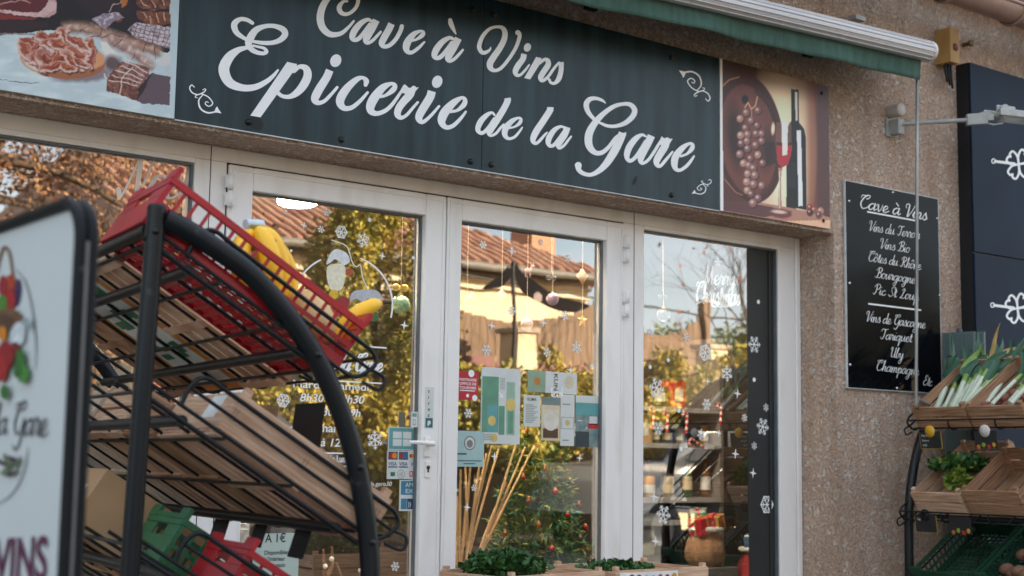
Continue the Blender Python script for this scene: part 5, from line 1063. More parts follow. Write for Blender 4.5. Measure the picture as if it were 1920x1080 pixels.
# ------------------------------------------------------------------ right rack produce
put(wood_crate(.50, .33, .12, WOOD2, 'wooden crate of leeks on the top shelf of the right rack'), RS(0, .06, .02))
put(wood_crate(.50, .33, .12, WOOD2, 'wooden crate next to the leeks nearer the street on the right rack'), RS(0, .06, .36))
put(wood_crate(.50, .31, .12, WOOD, 'wooden crate of yellowing celery leaves on the middle shelf at right'), RS(1, .08, .02))
put(wood_crate(.40, .33, .14, WOOD2, 'deeper reddish wooden crate beside the celery crate at right'), RS(1, .18, .345))
put(plastic_crate(.55, .37, .13, mat('dark_green_plastic', (.006, .055, .028), .4, var=.2), 'dark green plastic crate on the lowest shelf of the right rack'), RS(2, .04, .03))
put(plastic_crate(.55, .37, .13, MATS['dark_green_plastic'], 'dark green plastic crate of brown roots nearest the street at right'), RS(2, .04, .42))
LW = mat('leek_white', (.50, .56, .42), .45, vs=8, col2=(.62, .66, .54)); LG = mat('leek_green', (.02, .075, .045), .5, vs=8, col2=(.045, .12, .06)); LM = mat('leek_mid', (.16, .30, .06), .5, vs=8, col2=(.28, .40, .12)); LD = mat('leek_dry', (.30, .17, .05), .7, vs=8, col2=(.42, .30, .10))
rl = random.Random(5)
def leek(M, lab):
    o = thing('leek', lab, 'leek', group='leeks in the crate'); ls = rl.uniform(.15, .27); r0 = rl.uniform(.010, .016); bend = rl.uniform(-1, 1); tilt = rl.uniform(-.3, .5)
    def axis(x): return np.array([x, .02*bend*(x/.25)**2, .012*tilt*(x/.25)**2])
    def ch(a, b_, ra, rb, m, nm): q = MB(); q.tube([axis(x) for x in np.linspace(a, b_, 8)], np.linspace(ra, rb, 8), 10); q.build(nm, m, o, keep=True)
    ch(0, ls, r0*1.08, r0, LW, 'white_shaft'); ch(ls-.0005, ls+.06, r0*1.01, r0*1.15, LM, 'neck')
    q = MB()
    for k in range(9): a = rl.uniform(0, 6.28); s_ = rl.uniform(.3, 1); q.tube([(0.004, r0*.7*s_*math.cos(a), r0*.7*s_*math.sin(a)), (-.02-.02*rl.random(), r0*1.6*math.cos(a), r0*1.6*math.sin(a)-.004)], .0008, 4)
    q.build('roots', LD, o, keep=True)
    nl = rl.choice((3, 4, 5))
    for k in range(nl):
        q = MB(); s_ = (k-(nl-1)/2)*.20+rl.uniform(-.12, .12)+.05*bend; l = rl.uniform(.12, .36); dr = rl.uniform(-.2, .9); fold = rl.uniform(.2, .9); tw = rl.uniform(-.8, .8); vs = []; kink = rl.choice((1.0, 1.0, rl.uniform(.5, .8)))
        b0 = axis(ls+.05)
        for i in range(11):
            f = i/10; x = l*f*(1 if f < kink else 1-.6*(f-kink)); y = s_*l*f+.02*math.sin(f*4+k); z = .004*(k-1)+.10*f*(.6-dr*f*f)-(.25*(f-kink) if f > kink else 0); w_ = r0*(1.3-.2*f)*(1-f**3)+.002; c, s2 = math.cos(tw*f), math.sin(tw*f)
            for u, h in ((-1, fold*.5), (0, 0), (1, fold*.5)): vs.append(b0+np.array([x, y+w_*(u*c-h*s2), z+w_*(h*c+u*s2)]))
        q.add(vs, [(3*i+j, 3*i+j+1, 3*i+j+4, 3*i+j+3) for i in range(10) for j in (0, 1)], True)
        q.build('leaf', LG if rl.random() < .74 else (LD if rl.random() < .55 else LM), o, keep=True)
    o.matrix_basis = M; return o
for i in range(14):
    t = .045+.275*((i*5) % 14)/13; n_ = .025+.028*(i % 3)+.01*rl.random(); yaw = rl.uniform(-.02, .30)
    M = RS(0, .50-rl.uniform(0, .06), t, n_) @ Matrix.Rotation(math.pi+yaw, 4, 'Z') @ Matrix.Rotation(-rl.uniform(.02, .16), 4, 'Y') @ Matrix.Rotation(rl.uniform(0, 6.28), 4, 'X') @ Matrix.Rotation(0, 4, 'Z')
    leek(M, 'leek with white shaft and dark green leaves lying in the top right crate')
for i in range(5):
    M = RS(0, .50-.02*(i % 2), .40+.055*i, .06+.03*(i % 2)) @ Matrix.Rotation(math.pi+rl.uniform(-.1, .25), 4, 'Z') @ Matrix.Rotation(-.08, 4, 'Y')
    leek(M, 'leek in the second crate of the right rack nearer the street')
def on_shelf(k, u, t, n): return np.array(RS(k, u, t, n).translation)
herbs('celery_leaves', 'dark celery tops with yellow leaves in the middle crate at right', 'vegetables', on_shelf(1, .33, .17, .10), .19, .13, .075, 620, [LEAF, LEAF2], 8, .030)
herbs('yellow_leaves', 'tuft of yellowing celery hanging over the front of its crate', 'vegetables', on_shelf(1, .50, .26, .10), .05, .06, .09, 160, [LEAF2], 9, .035)
ROOT = mat('root_skin', (.16, .075, .045), .8, vs=20, col2=(.25, .13, .075))
for i in range(16):
    c = on_shelf(2, .15+.40*((i*7) % 16)/16, .46+.30*((i*5) % 16)/16, .045+.03*(i % 3)); b = MB(); b.ball(c, .04, 10, (1.2, .9, .8)); o = b.build('root_vegetable', ROOT); tag(o, 'brown root vegetable lying in the street-side green crate', 'vegetable', 'brown roots in the green crate')
for i in range(8):
    c = on_shelf(0, .45-.04*(i % 4), .40+.03*i, .06); b = MB(); b.ball(c, .035, 10, (1.4, .8, .8)); tag(b.build('sweet_potato', mat('reddish_skin', (.22, .075, .05), .8, vs=18)), 'reddish tuber beside the leeks in the second top crate', 'vegetable', 'reddish tubers in the second top crate')
TAGM = mat('slate_tag', (.012, .012, .014), .6)
def price_tag(k, t, lab, lines, knob, w_=.13, h=.085, pict=False):
    o = thing('price_tag', lab, 'price tag')
    b = MB(); b.box((0, 0, -h), (.003, w_, 0)); b.build('plate', TAGM, o, keep=True)
    if knob: b = MB(); b.lathe((.0015, w_/2, .0), [(.03, -.0025), (.03, .0025), (0, .0026)], 18, (1, 0, 0)); b.build('knob', knob, o, keep=True)
    b = MB()
    for i, s in enumerate(lines): sans(b, s, (.0036, .012, -.026-.024*i), (0, 1, 0), ZV, .011, .005)
    if b.v: b.build('chalk_text', mat('chalk', (.55, .55, .52), .8), o, keep=True)
    if not pict:
        b = MB(); b.box((-.0004, -.002, -h-.002), (.0028, w_+.002, -h)); b.box((-.0004, -.002, -h), (.0028, 0, 0)); b.box((-.0004, w_, -h), (.0028, w_+.002, 0)); b.build('rim', mat('yellow_rim', (.40, .26, .03), .6), o, keep=True)
    else:
        for i, c in enumerate(('b5651d', '7e8f2c', 'a8281c', 'b8891f')):
            b = MB(); b.ball((.0035, .02+.03*i, -h+.008+.01*(i % 2)), .012, 8, (.1, 1, 1)); b.build('fruit_print', mat('ink_'+c, lin(c), .6, var=.1, vs=60), o, keep=True)
    p = np.array(RS(k, .668, t, .052).translation)
    o.matrix_basis = frame(p+BR*.008, BR, ARt, (0, 0, 1)) @ Matrix.Rotation(.14, 4, 'Y'); return o
YK = mat('yellow_knob', (.65, .36, .02), .5); WK = mat('white_knob', (.6, .58, .55), .5)
price_tag(0, .13, 'black price slate with yellow knob below the leeks', ['Poireau', 'France', '4,50'], YK)
price_tag(0, .46, 'black price slate with white knob on the second top crate', [], WK, pict=True)
price_tag(1, .09, 'dark price slate on the celery crate at right', ['1kg'], BLACKM)
price_tag(1, .30, 'price slate with painted vegetables between the two middle crates', [], None, pict=True)
# price cards hanging under the near rack's middle shelf
for i, (t, w_, h) in enumerate(((.25, .10, .07), (.55, .09, .06), (.85, .12, .07))):
    o = MB(); o.box((0, 0, -h), (.002, w_, 0)); o = tag(o.build('price_tag', TAGM), ['small black card under the middle shelf by the curved upright', 'small black card hanging mid way under the middle shelf', 'black card farthest back under the middle shelf'][i], 'price tag')
    p = np.array(LS(1, .60, t, -.02).translation); o.matrix_basis = frame(p, BX, AX, (0, 0, 1)) @ Matrix.Rotation(.3, 4, 'Y')
for i, t in enumerate((.28, .6)):
    o = MB(); o.box((0, 0, -.12), (.002, .20, 0)); o = tag(o.build('price_tag', TAGM if i == 0 else MATS['brown_card']), ['large black price board under the front of the top shelf', 'beige card hanging under the front of the top shelf'][i], 'price tag')
    p = np.array(LS(0, .64, t, -.01).translation); o.matrix_basis = frame(p, BX, AX, (0, 0, 1)) @ Matrix.Rotation(.1, 4, 'Y')
# ------------------------------------------------------------------ stickers and posters on the glazing
TEALP = mat('teal_print', (.11, .33, .34), .5, var=.08); WP = mat('white_print', (.62, .66, .64), .5, var=.05); REDPR = mat('red_print', (.50, .02, .035), .45)
def quad_px(b, x0, y0, x1, y1, y, sk=0.0, rot=0):
    c = at((x0+x1)/2, (y0+y1)/2, y); a = at(x0, (y0+y1)/2, y); d = at((x0+x1)/2, y0, y); hw, hh = c[0]-a[0], d[2]-c[2]
    u, v = np.array([math.cos(rot), 0, math.sin(rot)])*hw, np.array([-math.sin(rot), 0, math.cos(rot)])*hh
    b.poly([c-u-v, c+u-v, c+u+v, c-u+v]); return c, u, v
def card(name, label, box_, y, m, cat='poster', rot=0.0):
    x0, y0, x1, y1 = box_; c = at((x0+x1)/2, (y0+y1)/2, y); a = at(x0, (y0+y1)/2, y); d = at((x0+x1)/2, y0, y); hw, hh = c[0]-a[0], d[2]-c[2]
    t = thing(name, label, cat, tuple(c-np.array([0, 0, hh]))); b = MB(); u, v = np.array([math.cos(rot), 0, math.sin(rot)]), np.array([-math.sin(rot), 0, math.cos(rot)])
    b.obox(c+np.array([0, .0006, 0]), u*hw, np.array([0, .0005, 0]), v*hh); b.build('sheet', m, t)
    def put_(fx0, fz0, fx1, fz1, m, k=1, nm='print'):
        q = MB(); P = [c+u*hw*(2*fx-1)+v*hh*(2*fz-1)+np.array([0, -.0003-.0002*k, 0]) for fx, fz in ((fx0, fz0), (fx1, fz0), (fx1, fz1), (fx0, fz1))]; q.poly(P); q.build(nm, m, t)
    def txt(s, fx, fz, h, m, k=2, fw=None, vert=False, bold=.012):
        q = MB(); p = c+u*hw*(2*fx-1)+v*hh*(2*fz-1)+np.array([0, -.0003-.0002*k, 0])
        sans(q, s, p, -v if vert else u, u if vert else v, h, bold, fitw=fw); q.build('lettering', m, t)
    def disc(fx, fz, r, m, k=1):
        q = MB(); p = c+u*hw*(2*fx-1)+v*hh*(2*fz-1)+np.array([0, -.0003-.0002*k, 0]); q.poly([p+u*r*math.cos(a)+v*r*math.sin(a) for a in np.linspace(0, 6.283, 21)[:-1]]); q.build('print', m, t)
    return t, put_, txt, disc, hw*2, hh*2
OY, IY = DY-.0012, DY-.0010
GRYI = mat('grey_ink', (.22, .23, .22), .6); BRNI = mat('brown_ink', (.10, .05, .025), .6); TINK = mat('teal_ink', (.03, .13, .14), .6); YLI = mat('yellow_ink', (.62, .48, .14), .6); NVI = mat('navy_ink', (.02, .05, .16), .6); CRM = mat('cream_print', (.62, .54, .38), .55, var=.08)
t, pt, tx, dc, w_, h_ = card('sticker', 'red square tourism partner sticker at the left edge of the right pane', (857, 696, 897, 750), OY, REDPR, 'sticker')
for i, s in enumerate(('PARTENAIRE', 'OFFICE DE', 'TOURISME')): tx(s, .1, .66-.14*i, h_*.09, DECAL, fw=w_*.8)
pt(.12, .31, .84, .34, DECAL, 2); dc(.66, .93, w_*.14, DECAL); dc(.5, .15, w_*.07, DECAL); dc(.84, .08, w_*.12, DECAL)
t, pt, tx, dc, w_, h_ = card('certificate', 'pale teal certificate with round dark seal on the right door pane', (853, 808, 908, 875), OY, mat('pale_teal_print', (.36, .52, .52), .5, var=.06), 'certificate')
dc(.5, .66, w_*.2, GRYI); dc(.5, .66, w_*.16, WP, 2); dc(.5, .64, w_*.11, GRYI, 3); pt(.08, .33, .4, .38, TINK); pt(.08, .15, .92, .18, TINK); pt(.3, .07, .7, .1, TINK)
t, pt, tx, dc, w_, h_ = card('poster', 'tall white poster with green bottles and yellow lemons on the right door pane', (902, 690, 976, 832), IY, WP)
pt(.02, .15, .44, .88, mat('green_print', (.12, .30, .20), .5)); pt(.16, .15, .42, .5, TEALP, 2); dc(.28, .3, w_*.1, YLI, 3); pt(.64, .12, .86, .82, mat('mint_print', (.30, .46, .36), .5), 2); pt(.68, .14, .82, .45, MATS['green_print'], 3); dc(.75, .52, w_*.13, YLI, 4); dc(.34, .08, w_*.08, YLI, 4); [pt(.08, .115-.022*i, .30, .122-.022*i, GRYI, 3) for i in range(4)]; [pt(.47, .86-.02*i, .6, .866-.02*i, GRYI, 3) for i in range(8)]; pt(.45, .12, .6, .5, MATS['green_print'], 2)
t, pt, tx, dc, w_, h_ = card('poster', 'wide green and white poster with sideways brown capitals on the right door pane', (990, 697, 1083, 737), IY, WP, rot=-.01)
pt(0, 0, .35, 1, mat('sage_print', (.26, .38, .25), .5)); tx('KUN', .52, .93, h_*.24, BRNI, vert=True, fw=h_*.78); dc(.84, .55, w_*.1, CRM); dc(.18, .5, w_*.06, mat('orange_ink', (.55, .2, .04), .6), 2)
t, pt, tx, dc, w_, h_ = card('poster', 'narrow white leaflet full of small text under the wide green poster', (982, 741, 1013, 800), IY, WP)
tx('KUMA', .2, .82, h_*.1, BRNI, fw=w_*.55)
for i in range(11): pt(.12, .68-.055*i, .55+.35*((i*37 % 10)/10), .70-.055*i, GRYI)
t, pt, tx, dc, w_, h_ = card('poster', 'cream poster with a pale round bowl on the right door pane', (1015, 745, 1050, 826), IY, CRM)
pt(0, .82, 1, 1, mat('slate_print', (.16, .22, .22), .5)); pt(.05, .35, .95, .72, mat('sand_print', (.66, .60, .46), .5)); dc(.5, .45, w_*.4, mat('pale_print', (.68, .66, .58), .5), 2); pt(.1, .06, .9, .28, BRNI)
t, pt, tx, dc, w_, h_ = card('poster', 'plain white leaflet with a small framed label on the right door pane', (1051, 740, 1077, 836), IY, WP)
pt(.05, .33, .95, .56, GRYI); pt(.08, .34, .92, .55, WP, 2); dc(.5, .45, w_*.16, YLI, 3); pt(.15, .8, .7, .82, GRYI); pt(.15, .1, .6, .12, GRYI)
t, pt, tx, dc, w_, h_ = card('poster', 'blue harbour picture poster nearest the hinges of the right door', (1079, 742, 1122, 838), IY, mat('harbour_print', (.10, .20, .22), .5, vs=30, col2=(.26, .32, .30)))
pt(0, .86, 1, 1, WP); pt(0, .62, 1, .86, TEALP, 2); pt(0, .0, .6, .3, mat('dark_print', (.03, .05, .06), .5), 2); pt(.55, .36, .98, .46, REDPR, 3); pt(.6, .44, .95, .6, WP, 3)
pt(.1, .9, .9, .93, WP, 3); pt(.1, .5, .3, .52, WP, 4)
# payment stickers on the left door
t, pt, tx, dc, w_, h_ = card('sticker', 'teal card payment sticker with white letters beside the door handle', (728, 801, 781, 844), OY, WP, 'sticker')
pt(.03, .04, .97, .96, TEALP)
b = MB(); c = at(754, 823, OY-.0008)
for sx_ in (-1, 1):
    for k in range(2): b.box((c[0]+(-.046 if sx_ < 0 else .004), OY-.0009, c[2]+(-.03 if k else .002)), (c[0]+(-.002 if sx_ < 0 else .046), OY-.0008, c[2]+(-.002 if k else .03)))
b.build('emblem', WP, t, bevel=.003)
t, pt, tx, dc, w_, h_ = card('sticker', 'white sticker showing accepted bank cards under the teal one', (726, 845, 779, 898), OY, WP, 'sticker')
for i, (c1, c2) in enumerate((('b01818', 'd88a18'), ('b01818', '2a6a9a'))):
    pt(.03+.37*i, .68, .36+.37*i, .96, NVI if i == 0 else TINK); dc(.15+.37*i, .82, w_*.09, mat('ink_'+c1, lin(c1), .6, var=.1), 2); dc(.25+.37*i, .82, w_*.09, mat('ink_'+c2, lin(c2), .6, var=.1), 3)
pt(.78, .72, .97, .92, WP, 2); dc(.84, .82, w_*.06, MATS['ink_b01818'], 3); dc(.9, .82, w_*.06, MATS['ink_d88a18'], 4)
for i in range(2): tx('VISA', .04+.38*i, .47, h_*.13, NVI, fw=w_*.3); pt(.03+.38*i, .40, .36+.38*i, .44, NVI)
tx('V', .83, .47, h_*.13, NVI); dc(.5, .17, w_*.13, GRYI); dc(.5, .17, w_*.115, WP, 2); tx('(((', .43, .12, h_*.12, GRYI, 3); pt(.12, .1, .28, .24, MATS['green_ink']); pt(.8, .08, .92, .28, REDPR); pt(.83, .11, .89, .25, WP, 2)
t, pt, tx, dc, w_, h_ = card('sticker', 'pale sticker with blue stacked letters below the bank cards', (749, 900, 778, 958), OY, WP, 'sticker')
pt(.08, .52, .95, .97, mat('blue_print', (.05, .22, .34), .5)); tx('AM', .36, .78, h_*.13, WP, fw=w_*.5); tx('EX', .36, .58, h_*.13, WP, fw=w_*.5); pt(.1, .06, .48, .4, MATS['blue_print']); pt(.5, .06, .92, .4, NVI); tx('))', .55, .15, h_*.14, WP)
t, pt, tx, dc, w_, h_ = card('sticker', 'small pale plate with teal mark beside the tall door sign', (771, 772, 783, 801), -.0135, WP, 'sticker'); pt(.15, .68, .85, .9, TEALP); pt(.3, .15, .7, .5, GRYI); pt(.36, .2, .64, .45, WP, 2)
t, pt, tx, dc, w_, h_ = card('door_sign', 'narrow white sign with letters stacked down the door stile above the handle', (797, 726, 813, 803), -.0135, WP, 'sign')
for i, ch in enumerate('tirez'): tx(ch, .32, .86-.145*i, h_*.085, INK, bold=.02)
pt(.08, .02, .92, .25, TINK); dc(.5, .14, w_*.2, WP, 2); pt(.3, .06, .5, .14, WP, 3)
t, pt, tx, dc, w_, h_ = card('leaflet', 'pale green notice about items inside the shop low on the left door', (474, 1000, 561, 1092), OY, mat('pale_green_print', (.45, .55, .50), .5, var=.04), 'notice')
tx('À 1€', .25, .82, h_*.17, INK, fw=w_*.45)
for i, s in enumerate(('Disponibles', "à l'intérieur", 'du magasin')): tx(s, .24, .57-.13*i, h_*.085, INK, fw=w_*(.53, .46, .46)[i])
tx('>', .08, .43, h_*.1, mat('red_ink', (.35, .06, .03), .6)); pt(.07, .455, .15, .47, MATS['red_ink'])

# ------------------------------------------------------------------ hanging decorations inside the panes
HY = GY+.055
TH_ = mat('thread', (.60, .48, .36), .6); GOLD = mat('gold_foil', (.62, .40, .10), .35, .5)
def ornament(px, py, r, kind, m, label, top):
    p = at(px, py, HY); t = thing('hanging_bauble' if kind == 'ball' else 'hanging_ornament', label, 'ornament', tuple(p)); tz = at(px, top, HY)[2]
    b = MB(); b.tube([(p[0], HY, p[2]+r*.9), (p[0], HY, tz)], .0016, 5); b.build('string', TH_, t)
    b = MB()
    if kind == 'ball': b.ball(p, r, 18); b.build('ball', m, t); q = MB(); q.lathe(p+np.array([0, 0, r*.93]), [(r*.2, 0), (r*.2, r*.22), (0, r*.24)], 10); q.build('cap', GOLD, t)
    elif kind == 'star':
        P = [(p[0]+(r if i % 2 == 0 else r*.45)*math.sin(i*math.pi/5), p[2]+(r if i % 2 == 0 else r*.45)*math.cos(i*math.pi/5)) for i in range(10)]
        b.add([(p[0], HY-.012, p[2]), (p[0], HY+.012, p[2])]+[(x, HY, z) for x, z in P], [(0, 2+i, 2+(i+1) % 10) for i in range(10)]+[(1, 2+(i+1) % 10, 2+i) for i in range(10)]); b.build('star', m, t)
    elif kind == 'drop': b.lathe(p, [(0, -r*1.3), (r*.55, -r*.5), (r*.9, 0), (r*.45, r*.5), (r*.2, r*.9), (0, r)], 6); b.build('drop', m, t)
    elif kind == 'wings':
        for sg in (-1, 1): b.ball(p+np.array([sg*r*.55, 0, 0]), r*.6, 10, (1, .25, .7))
        b.build('wings', m, t)
    elif kind == 'deer':
        b.ball(p, r*.55, 10, (1.2, .3, .7)); b.tube([p+np.array([r*.45, 0, .1*r]), p+np.array([r*.75, 0, r*.7])], [r*.22, r*.16], 8); b.ball(p+np.array([r*.85, 0, r*.8]), r*.24, 8, (1.3, .6, .8))
        for sx_ in (-.45, -.3, .35, .5): b.tube([p+np.array([sx_*r, 0, -r*.3]), p+np.array([sx_*r, 0, -r])], r*.08, 6)
        for sg in (-.1, .1): b.tube([p+np.array([r*(.8+sg), 0, r*.95]), p+np.array([r*(.8+sg*3), 0, r*1.4])], r*.05, 5)
        b.build('figure', m, t)
    return t
PG = mat('pink_glass', (.60, .30, .28), .12, var=.2, vs=40); GG = mat('green_glass', (.16, .38, .22), .1, var=.3, vs=40, col2=(.45, .60, .45)); CG = mat('clear_frost', (.60, .64, .66), .12, trans=.9); PUR = mat('mauve_glass', (.40, .28, .36), .12)
ornament(751, 571, .041, 'ball', GG, 'green glass bauble hung with a gold bow in the left pane', 404)
o = bpy.data.objects['hanging_bauble']; p = at(751, 545, HY); b = MB()
for sg in (-1, 1): b.ball(p+np.array([sg*.022, 0, .012]), .022, 10, (1, .4, .75)); b.tube([p, p+np.array([sg*.012, 0, -.035])], [.006, .008], 6)
b.build('bow', GOLD, o)
ornament(876, 560, .034, 'deer', PG, 'small pink deer ornament hung at the far left of the right pane', 420)
ornament(941, 552, .026, 'drop', PG, 'pink drop shaped ornament second from the left in the right pane', 430)
ornament(990, 508, .03, 'deer', mat('rose_glaze', (.55, .26, .28), .3), 'rosy deer ornament high in the middle of the right pane', 440)
ornament(1034, 521, .030, 'wings', CG, 'clear butterfly ornament hung high right of middle in the right pane', 445)
ornament(1092, 517, .033, 'drop', mat('amber_glass', (.60, .36, .22), .15), 'amber faceted drop ornament near the hinge side of the right pane', 452)
ornament(1036, 561, .030, 'ball', PUR, 'mauve glass bauble in the middle of the right pane', 445)
ornament(988, 608, .030, 'ball', mat('clear_pink', (.62, .48, .44), .1), 'pale pink bauble hung lowest in the right pane', 440)
ornament(1092, 601, .034, 'star', GOLD, 'gold star ornament hung near the hinges of the right pane', 452)
ornament(1244, 590, .034, 'ball', CG, 'clear bauble hung in the right-hand window', 440)
ornament(1243, 556, .028, 'wings', CG, 'frosted snow ornament above the clear bauble in the right-hand window', 440)

# ------------------------------------------------------------------ inside the shop
DARKW = mat('shelf_timber', (.16, .15, .14), .7, vs=6, stretch=(1, 6, 6))
def zat(px, py, y): return at(px, py, y)[2]
SYI = 1.15
x0s, x1s = at(1190, 800, SYI)[0], at(1352, 800, SYI)[0]
sh_ = thing('shelf_unit', 'grey timber shelves with jars and boxes inside the right-hand window', 'shelves', ((x0s+x1s)/2, SYI, .02))
zb = [zat(1275, y, SYI) for y in (768, 836, 938, 980)]
for z in zb+[.35]: b = MB(); b.box((x0s, SYI, z-.014), (x1s, SYI+.34, z+.014)); b.build('shelf_board', mat('grey_board', (.34, .36, .37), .6, vs=5), sh_)
for x in (x0s-.031, x1s+.001): b = MB(); b.box((x, SYI+.01, .02), (x+.03, SYI+.34, zb[0]+.45)); b.build('side_board', DARKW, sh_)
b = MB(); b.box((x0s, SYI+.345, .02), (x1s, SYI+.36, zb[0]+.45)); b.build('back_board', mat('dark_back', (.05, .045, .04), .8), sh_)
ri = random.Random(9)
cols = {'green glass bottle': (.03, .12, .04), 'amber bottle': (.16, .07, .015), 'dark wine bottle': (.012, .014, .012), 'honey jar': (.55, .27, .03), 'pale jar': (.45, .42, .34)}
def bottle(x, y, z, kind, h, r, lab):
    t = thing('bottle' if 'bottle' in kind else 'jar', lab, 'bottle' if 'bottle' in kind else 'jar', (x, y, z), 'bottles and jars on the window shelves'); b = MB()
    if 'bottle' in kind: b.lathe((x, y, z), [(0, 0), (r, 0), (r, h*.6), (r*.35, h*.76), (r*.33, h), (0, h)], 14)
    else: b.lathe((x, y, z), [(0, 0), (r, 0), (r, h*.78), (r*.8, h*.84), (0, h*.84)], 14)
    b.build('glass_body', mat(kind.replace(' ', '_'), cols[kind], .12), t)
    q = MB(); q.lathe((x, y, z), [(r+.0008, h*.18), (r+.0008, h*.5)], 14); q.build('label', WP if ri.random() < .5 else CRM, t)
    q = MB(); q.lathe((x, y, z+h*(.93 if 'bottle' in kind else .842)), [(r*.38 if 'bottle' in kind else r*.86, 0), (r*.38 if 'bottle' in kind else r*.86, h*.08), (0, h*.081)], 12); q.build('cap', GOLD if ri.random() < .5 else BRN, t)
names = list(cols)
for lev, zz in ((2, zb[2]+.0145), (3, zb[3]+.0145) if False else (2, None)):
    if zz is None: continue
    for i in range(9):
        k = names[(i*3+lev) % 5]; x = x0s+.045+(x1s-x0s-.09)*i/8
        bottle(x, SYI+.09+.1*(i % 2), zz, k, .25 if 'bottle' in k else .15, .032 if 'bottle' in k else .036, k+' on the lower window shelf')
for i in range(7):
    k = names[(i*2+1) % 5]; x = x0s+.05+(x1s-x0s-.1)*i/6; bottle(x, SYI+.1, zb[1]+.0145, k, .125, .03, k+' on the middle window shelf') if i not in (0, 1, 5) else None
def sbox(x, y, z, w, d, h, m, lab, cat='box'):
    t = thing('carton', lab, cat, (x, y, z)); b = MB(); b.box((x-w/2, y-d/2, z), (x+w/2, y+d/2, z+h)); b.build('box_body', m, t, bevel=.002); q = MB(); q.box((x-w*.35, y-d/2-.001, z+h*.25), (x+w*.3, y-d/2-.0002, z+h*.7)); q.build('label', WP, t)
sbox(x0s+.10, SYI+.12, zb[1]+.0145, .16, .16, .17, mat('brown_card', (.42, .26, .14), .8), 'brown carton at the left of the middle window shelf')
sbox(x0s+.25, SYI+.12, zb[0]+.0145, .14, .14, .12, BRN, 'dark carton on the top window shelf'); sbox(x0s+.08, SYI+.12, zb[0]+.0145, .10, .12, .14, REDPR, 'red tin at the left end of the top window shelf', 'tin'); sbox(x0s+.42, SYI+.12, zb[0]+.0145, .11, .12, .16, REDPR, 'red tin towards the right of the top window shelf', 'tin')
sbox(x0s+.12, SYI+.14, .365, .26, .2, .32, mat('pale_box', (.36, .40, .40), .7), 'pale grey carton on the lowest window shelf', 'box')
STR = [mat('candy_red', (.50, .01, .02), .3), mat('candy_white', (.75, .72, .70), .3)]
for i, (px, py, lab) in enumerate(((1226, 772, 'leftmost striped candy cane hung under the top window shelf'), (1252, 779, 'second striped candy cane from the left under the top window shelf'), (1288, 781, 'third striped candy cane under the top window shelf'), (1352, 765, 'striped candy cane hung at the right end of the shelves'), (1300, 825, 'candy cane lying on the middle window shelf'))):
    y = SYI-.012; p = at(px, py, y); L_ = .10
    P = catmull([(p[0]-.035, y, p[2]-.0), (p[0]-.03, y, p[2]+.022), (p[0]-.012, y, p[2]+.028), (p[0]+.0, y, p[2]+.01), (p[0]-.002, y, p[2]-.04), (p[0]-.006, y, p[2]-L_)], 6)
    if i == 4: P = [(p[0]+(q[0]-p[0])*.5-(q[2]-p[2])*.9, q[1], p[2]+(q[2]-p[2])*.4+(q[0]-p[0])) for q in P]
    P = np.asarray(P); b = MB(); 
    for k in range(len(P)-1): b.cur = (k//2) % 2; b.tube(P[k:k+2], .0085, 8, caps=False)
    o = b.build('candy_cane', STR); tag(o, lab, 'candy cane')
# sacks of presents on the window floor: tan sack on a draped stand, red gift sack beside it
st_y = .62
sp_ = at(1325, 1000, st_y)
FELT = mat('red_felt', (.22, .010, .014), .9, vs=12, col2=(.34, .025, .03), bump=.3); FUR = mat('white_fur', (.50, .50, .48), .95, var=.15, vs=60, bump=1, bs=90)
zl = zat(1325, 1062, st_y)
b = MB(); b.box((sp_[0]-.15, st_y-.12, .02), (sp_[0]+.12, st_y+.12, zl)); tag(b.build('display_block', DARKW), 'wide dark block under the tan sack of presents', 'block')
def sack(name, label, c, r, h, m, rim):
    t = thing(name, label, 'sack', tuple(c)); b = MB(); n = 40; vs = []; prof = [(.0, 0), (.75, .0), (1.0, .18), (1.05, .42), (.92, .7), (.72, .88), (.8, 1.0)]
    for j, (rr_, f) in enumerate(prof):
        for k in range(n): a = 2*math.pi*k/n; q = r*rr_*(1+.05*math.sin(7*a+j)); vs.append((c[0]+q*math.cos(a), c[1]+q*.8*math.sin(a), c[2]+h*f))
    b.add(vs, [(j*n+k, j*n+(k+1) % n, (j+1)*n+(k+1) % n, (j+1)*n+k) for j in range(len(prof)-1) for k in range(n)], True); b.build('bag', m, t)
    b = MB(); b.tube([(c[0]+r*.82*math.cos(a), c[1]+r*.66*math.sin(a), c[2]+h) for a in np.linspace(0, 2*math.pi, 33)[:-1]], r*.14, 8, closed=True); b.build('rim', rim, t); return t
def gift(c, s_, m, rb, lab, rot=.3):
    t = thing('wrapped_gift', lab, 'gift', tuple(c)); ca_, sa = math.cos(rot), math.sin(rot); ax, ay, az = np.array([ca_, sa, .2])*s_, np.array([-sa, ca_, 0])*s_*.9, np.array([-.2, 0, 1])*s_*.8; c = np.asarray(c)
    b = MB(); b.obox(c, ax, ay, az); b.build('box_body', m, t, bevel=.003); b = MB(); b.obox(c, ax*1.01, ay*.16, az*1.01); b.obox(c, ax*.16, ay*1.012, az*1.012); b.ball(c+az*1.1+ax*.2, s_*.3, 8, (1, .6, .6)); b.ball(c+az*1.1-ax*.2, s_*.3, 8, (1, .6, .6)); b.build('ribbon', rb, t)
ts_c = (sp_[0]-.01, st_y, zl+.001)
sack('gift_sack', 'tan cloth sack with pale rim full of presents in the right-hand window', ts_c, .115, .20, mat('tan_sacking', (.30, .17, .09), .9, vs=40, bump=.4, bs=120), FUR)
